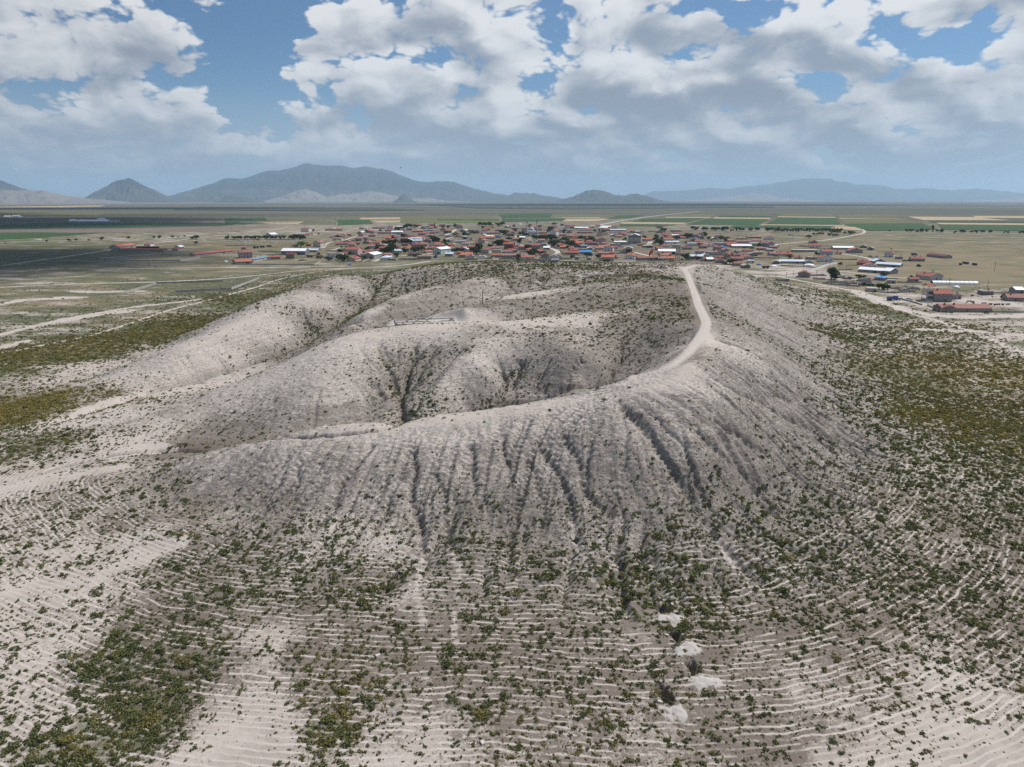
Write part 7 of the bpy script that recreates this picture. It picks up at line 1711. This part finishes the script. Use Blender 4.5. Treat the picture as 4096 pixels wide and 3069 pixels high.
car(spot('J', 165, 640), rad(-12), P_W, 'white car parked left of the purple-grey house'); car(spot('J', 30, 640), rad(-20), P_G, 'silver car parked behind the blue tipper truck')
car(spot('I', 450, 592), rad(5), paint('navy', (.03, .05, .09)), 'dark blue car parked left of the white grass house'); car(spot('I', 590, 600), rad(80), P_W, 'white van parked against the white grass house', True)
car(spot('I', 1210, 692), rad(2), P_D, 'dark car parked left of the grey grass house'); car(spot('I', 1310, 690), rad(8), P_D, 'dark van parked close to the grey grass house', True)
car(spot('G', 880, 762), rad(80), P_W, 'white van parked behind the beige walled house', True); car(spot('H', 1000, 572), rad(85), P_W, 'white van left of the pale blue double house', True)
truck(spot('O', 1150, 695), rad(8), P_B, P_B, 'blue tipper truck parked beside the right-hand track'); truck(spot('I', 1425, 558), rad(0), P_W, P_D, 'white-loaded truck parked beyond the grey grass house')
truck(spot('A', 685, 522), rad(4), P_D, P_D, 'dark truck on the yard behind the pink-grey block, leftmost of three'); truck(spot('A', 1885, 720), rad(0), P_D, P_D, 'dark grey trailer on the yard grass nearer the dung heap', 'trailer', trailer=True); truck(spot('A', 2085, 745), rad(0), P_R, paint('maroon', (.09, .02, .02)), 'dark red trailer on the yard grass', 'trailer', trailer=True); truck(spot('A', 830, 508), rad(2), P_D, P_D, 'dark trailer behind the pink-grey block, middle of three', 'trailer', trailer=True); truck(spot('A', 985, 494), rad(2), P_D, P_D, 'dark trailer behind the pink-grey block, rightmost of three', 'trailer', trailer=True)
truck(spot('E', 1555, 1155), rad(2), P_R, paint('maroon', (.09, .02, .02)), 'maroon trailer below the beige orange-roofed house', 'trailer', trailer=True); truck(spot('D', 1190, 1088), rad(60), P_R, P_R, 'small red trailer beside the lane at the mound edge', 'trailer', trailer=True); truck(spot('G', 1820, 1205), rad(0), P_D, P_D, 'dark farm wagon left of the white dome heap', 'trailer', trailer=True)
truck(spot('C', 990, 1048), rad(80), P_B, P_B, 'blue truck parked in front of the striped hall')
tractor(spot('A', 2070, 660), rad(170), P_B, 'blue tractor on the lane right of the white-roofed barn'); tractor(spot('I', 1360, 1078), rad(0), P_R, 'red tractor on the lane left of the heater house'); tractor(spot('I', 1520, 815), rad(10), P_D, 'dark tractor alone on the right-hand grass'); tractor(spot('C', 1810, 648), rad(0), P_D, 'dark tractor on the lane left of the cream lane house'); tractor(spot('H', 1300, 885), rad(0), P_D, 'dark tractor beside the crossroads'); tractor(spot('J', 1850, 625), rad(20), P_D, 'dark tractor in the machinery yard on the right'); tractor(spot('G', 1230, 650), rad(0), P_R, 'red tractor in front of the long white-roofed shed')
# farm machines in the right-hand yard: red disc harrows
hm = MB(); hm.box(-1.6, -.06, .8, 1.6, .06, .92); hm.box(-.06, -1.0, .8, .06, 1.0, .92); hm.box(-1.6, .7, .8, 1.6, .82, .92)
HARF = hm.mesh('frame', [P_R]); hd = MB(); hd.tube((-.03, 0, 0), (.03, 0, 0), .38, .38, 12); DISC = hd.mesh('disc', [M_DARK])
for i_, (x, y) in enumerate([(1510, 708), (1630, 722), (1710, 728), (1770, 726), (1850, 728), (1940, 730), (1300, 585), (1240, 670), (1310, 680)]):
    q = spot('J', x, y); root = empty('disc_harrow', (q.x, q.y, vground(q)), rad(i_ * 23 % 50))
    inst('frame', HARF, root)
    for j in range(6): inst('disc', DISC, root, (-1.4 + .56 * j, .1 + (j % 2) * .5, .4))
    PENDING.append((root, 'red and black disc harrow', 'harrow', 'machines in the right-hand yard'))
# water tank in the same yard, white kiosk by the left crossing
q = spot('J', 1427, 546); k = ppm(q) * 4.46; r_ = 46 / k
tk = empty('water_tank', (q.x, q.y, vground(q))); tag(tk, 'squat round metal tank beside the dark flat-roofed shed', 'tank'); MB().lathe([(r_, 0), (r_, 58 / k), (r_ * .9, 66 / k), (.01, 70 / k)], n=18).build('drum', M_METAL, tk)
MB().lathe([(r_ * 1.02, 28 / k), (r_ * 1.02, 31 / k)], n=18).build('band', M_DARK, tk)
q = spot('B', 675, 1252); ks = empty('kiosk', (q.x, q.y, vground(q)), rad(25)); tag(ks, 'small white kiosk cabin beside the left track crossing', 'kiosk')
MB().box(-1.6, 0, 0, 1.6, 2.4, 2.5).build('cabin', WALL['white'], ks); MB().box(-1.75, -.15, 2.505, 1.75, 2.55, 2.65).build('roof', WALL['lightgrey'], ks); inst('door', door_mesh(.9, 2.0, M_BLUEDOOR), ks, (-.7, -.003, .02)); inst('door', door_mesh(.9, 2.0, M_BLUEDOOR), ks, (.7, -.003, .02))
# beehives on the right-hand grass
hv = MB(); hv.box(-.3, -.3, .25, .3, .3, .9); hv.box(-.36, -.36, .9, .36, .36, .98); hv.box(-.25, -.25, 0, .25, .25, .25, 1); HIVE = hv.mesh('beehive', [WALL['darkblue'], M_WOOD])
for i_ in range(14):
    x, y = [(1065, 50), (1085, 50), (1130, 22), (1150, 22), (1165, 26), (1180, 26), (1195, 28), (1210, 28), (1300, 48), (1318, 48), (1340, 54), (1356, 54), (1172, 30), (1204, 33)][i_]
    q = spot('J', x, y); o_ = inst('beehive', HIVE, None, (q.x, q.y, vground(q)), rad(i_ * 17 % 30), (2.2, 2.2, 2.0))
    tag(o_, 'dark box beehive in the loose rows on the right-hand grass', 'beehive', 'beehives on the right-hand grass')

# ------------------------------------------------------------------ graveyard
gs = MB(); gs.hexa([(-.28, -.07, -.1), (.28, -.07, -.1), (.28, .07, -.1), (-.28, .07, -.1), (-.24, -.06, 1.0), (.24, -.06, 1.0), (.24, .06, 1.0), (-.24, .06, 1.0)]); gs.hexa([(-.24, -.06, 1.0), (.24, -.06, 1.0), (.24, .06, 1.0), (-.24, .06, 1.0), (-.1, -.05, 1.22), (.1, -.05, 1.22), (.1, .05, 1.22), (-.1, .05, 1.22)])
gs.box(-.4, .1, -.1, .4, 1.9, .18); GRAVE = gs.mesh('gravestone', [mat('white_marble', plain((.66, .655, .63), .6, .15))])
rg = random.Random(4)
for i_ in range(150):
    x = rg.uniform(60, 1640); y = 345 + rg.random() ** 1.6 * 75
    if x < 350 and y > 380: continue
    q = spot('A', x, y); o_ = inst('gravestone', GRAVE, None, (q.x, q.y, vground(q)), rad(rg.uniform(-8, 8)), (1.2, 1.2, rg.uniform(.9, 1.5)))
    tag(o_, 'white upright gravestone in the walled graveyard', 'gravestone', 'white gravestones in the graveyard')

# ------------------------------------------------------------------ excavated stone foundations on the mound
st = MB(); st.hexa([(-.5, -.3, -.25), (.5, -.32, -.25), (.48, .3, -.25), (-.46, .33, -.25), (-.42, -.24, .28), (.40, -.26, .33), (.41, .24, .27), (-.4, .26, .3)])
STONES = [st.mesh('stone', [mat('limestone_block', plain((.47, .425, .375), var=.35, scale=1.5))])]
for j in (1, 2):
    m_ = STONES[0].copy()
    for v_ in m_.vertices: v_.co = v_.co * random.uniform(.85, 1.15)
    STONES.append(m_)
for n_, (c, a, b, t) in enumerate(RUINS):
    z0 = ground(c[0], c[1]); root = empty('excavated_foundation', (c[0], c[1], z0), t)
    tag(root, ('excavated rectangle of pale stone wall footings in the mound valley', 'small excavated stone room near the back edge of the mound top')[n_], 'ruin')
    rows = [((-a * .85, -b * .75), (a * .85, -b * .75)), ((a * .85, -b * .75), (a * .85, b * .75)), ((a * .85, b * .75), (-a * .85, b * .75)), ((-a * .85, b * .75), (-a * .85, -b * .75)), ((a * .1, -b * .75), (a * .1, b * .75)), ((-a * .85, 0), (a * .1, 0)), ((a * .45, -b * .1), (a * .85, -b * .1))]
    for (x0, y0), (x1, y1) in rows:
        L_ = math.hypot(x1 - x0, y1 - y0); n_s = int(L_ / .95)
        for i in range(n_s):
            for lev in range(2 if rg.random() < .25 else 1):
                f_ = (i + .5) / n_s
                inst('stone', STONES[rg.randrange(3)], root, (x0 + (x1 - x0) * f_ + rg.uniform(-.12, .12), y0 + (y1 - y0) * f_ + rg.uniform(-.12, .12), .08 + lev * .45), math.atan2(y1 - y0, x1 - x0) + rg.uniform(-.2, .2))
    # deeper room, dark earth face
# pale boulders dropped on the apron
for i_, (u, v) in enumerate([(1130, 2293), (1152, 2290), (1930, 2975), (2504, 2604), (3117, 2584), (3338, 2298), (3965, 2557), (1512, 2625), (2690, 2420), (2640, 2810)]):
    q = hit(u, v, terrain); o_ = inst('boulder', STONES[i_ % 3], None, (q[0], q[1], ground(q[0], q[1]) + .08), i_, (.7, .7, .5))
    PENDING.append((o_, 'pale loose boulder', 'boulder', 'boulders on the apron'))

# ------------------------------------------------------------------ birds
bb = MB(); bb.hexa([(-.05, -.28, -.04), (.05, -.28, -.04), (.06, .05, -.05), (-.06, .05, -.05), (-.03, -.28, .03), (.03, -.28, .03), (.05, .05, .05), (-.05, .05, .05)]); bb.hexa([(-.06, .05, -.05), (.06, .05, -.05), (.02, .34, 0), (-.02, .34, 0), (-.05, .05, .05), (.05, .05, .05), (.02, .34, .02), (-.02, .34, .02)])
BODY = bb.mesh('body', [M_DARK]); wb = MB(); wb.hexa([(0, -.14, -.01), (.30, -.12, .10), (.30, .06, .10), (0, .12, -.01), (0, -.14, .01), (.30, -.12, .12), (.30, .06, .12), (0, .12, .01)]); wb.hexa([(.30, -.12, .10), (.68, .02, .04), (.66, .07, .04), (.30, .06, .10), (.30, -.12, .12), (.68, .02, .05), (.66, .07, .05), (.30, .06, .12)])
WING = wb.mesh('wing', [M_DARK])
for (u, v, D_, lab) in [(1602, 672, 190, 'dark bird flying above the mountain slope'), (732, 511, 260, 'dark bird flying below the left cloud bank, lower of two'), (850, 455, 260, 'dark bird flying below the left cloud bank, upper of two')]:
    d = ray(u, v); root = empty('bird', tuple(np.array((0, 0, CAM_H)) + d * D_), rad(u % 90)); inst('body', BODY, root); inst('wing', WING, root); inst('wing', WING, root, rz=0, sc=(-1, 1, 1)); tag(root, lab, 'bird')
# ------------------------------------------------------------------ mountains
def mtn_mat(c0, c1, c2):
    def f(t):
        pos = t.n('ShaderNodeNewGeometry').outputs['Position']
        nz = t.noise(pos, .0011, 6.0, .62); n2 = t.noise(pos, .0045, 5.0, .65)
        z = t.sep(pos)[2]
        k = t.m('ADD', t.m('MULTIPLY', t.m('SUBTRACT', nz, .5), 1.4), t.mr(z, 60, 520))
        col = t.mix(t.mr(k, .15, .85), t.mix(n2, c1, c2), c0)
        return bsdf(t, col, .95, .1, t.m('ADD', nz, n2), 130.0, .8)
    return f
M_MT = mat('shaded_scrub_mountain', mtn_mat((.030, .036, .030, 1), (.055, .055, .045, 1), (.10, .095, .078, 1)))  # scrub tones darkened, cloud shade on the range is put into the colour
M_MP = mat('bare_pale_hill', mtn_mat((.15, .128, .108, 1), (.19, .165, .14, 1), (.27, .24, .21, 1)))
def mountain(name, prof, dist, depth, m_, rough=.16, seed=0, nu=150, nv=46, lab=None):
    """profile: photograph (x, y) of the skyline; dist: metres to the crest; depth: half depth of the massif"""
    pr = np.array(prof, float)
    u = np.linspace(pr[0, 0], pr[-1, 0], nu)
    vy = np.interp(u, pr[:, 0], pr[:, 1])
    vy = vy + fbm(u * .02 + seed, u * 0 + seed, 5, .6) * 6.0
    az = []; top = []
    for a_, b_ in zip(u, vy):
        d = ray(a_, b_); az.append(math.atan2(d[0], d[1])); top.append(CAM_H + d[2] / math.hypot(d[0], d[1]) * dist)
    az = np.array(az); top = np.maximum(np.array(top), 2.0)
    s = np.linspace(-1, 1, nv)
    A, S = np.meshgrid(az, s)
    R_ = dist + S * depth + 0 * A
    X = R_ * np.sin(A); Y = R_ * np.cos(A)
    fall = np.clip(1 - np.abs(S) ** 1.15, 0, 1)
    rg_ = 1 - np.abs(fbm(X / depth * 4.6 + seed, Y / depth * 3.4, 6, .6)) * 2.0
    Z = top[None] * fall * (1 - (1 - fall) * .25) + top[None] * rough * 1.9 * (rg_ - .55) * fall * (1 - fall) * 3.6
    fx = np.sin(np.linspace(0, math.pi, nu)) ** .35
    Z = Z * fx[None] + (-60) * (1 - np.minimum(fall * 8, 1)) - np.maximum(dist - 3000, 0) ** 2 / (2 * 6371000.0) * .8 * .0
    i = (np.arange(nv - 1)[:, None] * nu + np.arange(nu - 1)[None]).ravel()
    o_ = mesh_np(name, np.stack([X.ravel(), Y.ravel(), Z.ravel()], 1), np.stack([i, i + 1, i + nu + 1, i + nu], 1), [m_], True)
    tag(o_, kind='structure'); return o_
mountain('mountain', [(600,800),(640,768),(700,757),(780,731),(850,712),(890,693),(960,699),(1000,694),(1050,677),(1100,675),(1140,672),(1180,660),(1215,651),(1260,655),(1300,661),(1340,659),(1380,667),(1420,671),(1470,664),(1500,672),(1530,671),(1570,684),(1620,706),(1680,722),(1720,722),(1790,714),(1830,722),(1900,745),(1980,762),(2060,775),(2200,800)], 22000, 4800, M_MT, .24, 1.0, 340, 100)
mountain('mountain', [(660,805),(720,778),(790,772),(850,745),(900,742),(960,762),(1040,748),(1120,742),(1200,733),(1270,727),(1340,722),(1400,716),(1460,722),(1520,745),(1600,760),(1700,792),(1740,806)], 18500, 2100, M_MT, .22, 4.0, 160, 36)
mountain('mountain', [(300,806),(340,778),(400,748),(450,726),(480,719),(510,713),(540,722),(580,738),(620,755),(660,772),(720,800)], 17500, 2100, M_MT, .22, 2.0, 100, 40)
mountain('mountain', [(-420,806),(-300,740),(-180,716),(-60,720),(0,721),(60,740),(110,755),(180,768),(260,790),(330,806)], 18500, 2100, M_MT, .22, 3.0, 90, 36)
mountain('hill', [(-500,812),(-300,770),(-100,756),(40,762),(110,757),(180,762),(260,778),(340,788),(420,795),(520,808)], 14500, 1900, M_MP, .16, 7.0, 110, 34)
mountain('hill', [(1040,812),(1080,790),(1130,770),(1180,752),(1220,749),(1260,760),(1300,785),(1340,778),(1420,774),(1480,765),(1520,768),(1570,782),(1640,792),(1720,790),(1780,800),(1880,812)], 15500, 1500, M_MP, .22, 9.0, 140, 34)
mountain('hill', [(1570,808),(1590,792),(1605,778),(1618,776),(1640,790),(1670,808)], 13500, 420, M_MT, .14, 11.0, 60, 26)
mountain('hill', [(860,808),(890,786),(910,780),(940,783),(970,786),(1020,796),(1060,808)], 14000, 500, M_MT, .12, 12.0, 60, 24)
mountain('hill', [(1950,808),(2020,782),(2060,769),(2110,772),(2180,780),(2260,795),(2330,806)], 20000, 1700, M_MT, .22, 13.0, 90, 30)
mountain('hill', [(2180,812),(2230,795),(2290,785),(2320,768),(2350,758),(2380,757),(2420,766),(2460,780),(2500,780),(2540,772),(2560,771),(2590,780),(2640,795),(2680,812)], 15500, 1300, M_MT, .22, 14.0, 120, 34)
mountain('mountain', [(2400,806),(2560,770),(2620,748),(2680,750),(2750,752),(2830,742),(2900,750),(3000,738),(3080,730),(3180,716),(3260,710),(3300,711),(3360,725),(3440,737),(3520,740),(3600,755),(3700,752),(3800,760),(3900,750),(4000,758),(4100,768),(4300,775),(4500,806)], 36000, 6000, M_MT, .16, 15.0, 200, 40)
mountain('hill', [(2740,808),(2820,795),(2900,785),(2960,780),(3000,772),(3060,775),(3110,788),(3200,795),(3300,808)], 26000, 2100, M_MP, .16, 16.0, 90, 28)
mountain('hill', [(1560,810),(1700,795),(1800,790),(1900,788),(2000,795),(2150,810)], 20500, 1500, M_MP, .16, 17.0, 90, 28)
mountain('hill', [(3850,812),(3950,800),(4050,796),(4150,794),(4300,812)], 26000, 1700, M_MP, .1, 18.0, 60, 24)

# ------------------------------------------------------------------ clouds over the plain whose shade lies on it
def cloud_mat(t):
    pos = t.n('ShaderNodeTexCoord').outputs['Object']
    x, y, z = t.sep(pos)
    r = t.v('LENGTH', t.xyz(x, y, 0.0))
    nz = t.noise(pos, 2.4, 5.0, .6)
    op = t.mr(t.m('ADD', r, t.m('MULTIPLY', t.m('SUBTRACT', nz, .5), 1.3)), 1.08, .45, 0.0, .90)
    d_ = t.n('ShaderNodeBsdfDiffuse'); t.put(d_.inputs['Color'], (.82, .83, .85, 1))
    tl = t.n('ShaderNodeBsdfTranslucent'); t.put(tl.inputs['Color'], (.55, .57, .60, 1))
    mx = t.n('ShaderNodeMixShader'); mx.inputs[0].default_value = .4
    t.t.links.new(d_.outputs[0], mx.inputs[1]); t.t.links.new(tl.outputs[0], mx.inputs[2])
    tp = t.n('ShaderNodeBsdfTransparent'); m2 = t.n('ShaderNodeMixShader'); t.put(m2.inputs[0], op)
    t.t.links.new(tp.outputs[0], m2.inputs[1]); t.t.links.new(mx.outputs[0], m2.inputs[2])
    return m2.outputs[0]
M_CLOUD = mat('cumulus', cloud_mat)
def cloud(sx, sy, rx, ry, alt, seed):
    """cloud whose shadow is centred on sx, sy"""
    k = alt / math.tan(SUN_EL)
    cx, cy = sx + k * math.sin(SUN_AZ), sy + k * math.cos(SUN_AZ)
    n1_, n2_ = 48, 20; V = []
    for j in range(n2_ + 1):
        t_ = -math.pi / 2 + math.pi * j / n2_
        for i in range(n1_):
            a_ = 2 * math.pi * i / n1_
            q = np.array((math.cos(t_) * math.cos(a_), math.cos(t_) * math.sin(a_), math.sin(t_) * (1.0 if t_ > 0 else .35)))
            m_ = 1 + .22 * float(fbm(np.array([q[0] * 2 + seed]), np.array([q[1] * 2 + q[2] * 2]), 3)[0])
            V.append(q * m_)
    F = [(j * n1_ + i, j * n1_ + (i + 1) % n1_, (j + 1) * n1_ + (i + 1) % n1_, (j + 1) * n1_ + i) for j in range(n2_) for i in range(n1_)]
    o_ = mesh_np('cloud', V, F, [M_CLOUD], True); o_.location = (cx, cy, alt); o_.scale = (rx, ry, min(rx, ry) * .5)
    tag(o_, 'fair-weather cumulus drifting high above the plain', 'cloud', 'clouds above the plain', 'stuff')
cloud(-600, 700, 330, 250, 1900, 1.0)
cloud(-1500, 1900, 950, 620, 2000, 2.0)
cloud(-2900, 2500, 1300, 900, 2100, 3.0)
cloud(1500, 7200, 3200, 1100, 3000, 4.0)
cloud(-2600, 4600, 1800, 500, 2600, 5.0)
cloud(2900, 2300, 420, 240, 2000, 6.0)

# ------------------------------------------------------------------ haze
hb = MB().box(-46500, -46500, -320, 46500, 46500, 1230).build('haze', [])
hb.data.materials.clear()
hm_ = bpy.data.materials.new('summer_haze'); hm_.use_nodes = True
t = NT(hm_.node_tree); out = t.n('ShaderNodeOutputMaterial'); pv = t.n('ShaderNodeVolumePrincipled')
t.put(pv.inputs['Color'], (.57, .79, 1.0, 1)); pv.inputs['Density'].default_value = 4.4e-5; pv.inputs['Anisotropy'].default_value = .15
t.t.links.new(pv.outputs[0], out.inputs['Volume'])
hb.data.materials.append(hm_)
tag(hb, 'pale blue summer haze over the plain', 'haze', kind='stuff')
# ------------------------------------------------------------------ labels of the many look-alikes: look first, then the nearest findable landmark
def relation(ox, oy, lx, ly):
    """as seen from the camera: bearing and distance tell left/right, nearer/farther"""
    da = math.atan2(ox, oy) - math.atan2(lx, ly); r = math.hypot(ox, oy); dr = r - math.hypot(lx, ly)
    side = da * r
    if abs(side) > abs(dr) * .55: return 'right of' if side > 0 else 'left of'
    return 'behind' if dr > 0 else 'in front of'
NTH = ['nearest', 'second', 'third', 'fourth', 'fifth', 'sixth', 'seventh', 'eighth', 'ninth', 'tenth', 'eleventh', 'twelfth'] + ['%dth' % i for i in range(13, 90)]
buckets = {}
for (o_, desc, cat, grp) in PENDING:
    x, y = o_.location.x, o_.location.y
    best = min(LANDMARKS, key=lambda L_: (math.hypot(x - L_[1], (y - L_[2]) * .6)))
    rel = relation(x, y, best[1], best[2])
    buckets.setdefault((desc, rel, best[0]), []).append((math.hypot(x - best[1], y - best[2]), o_, cat, grp))
for (desc, rel, lm), L_ in buckets.items():
    L_.sort(key=lambda q: q[0])
    for i, (d_, o_, cat, grp) in enumerate(L_):
        if len(L_) == 1: lab = '%s %s the %s' % (desc, rel, lm)
        else: lab = '%s, %s one %s the %s' % (desc, NTH[i], rel, lm)
        tag(o_, lab, cat, grp)
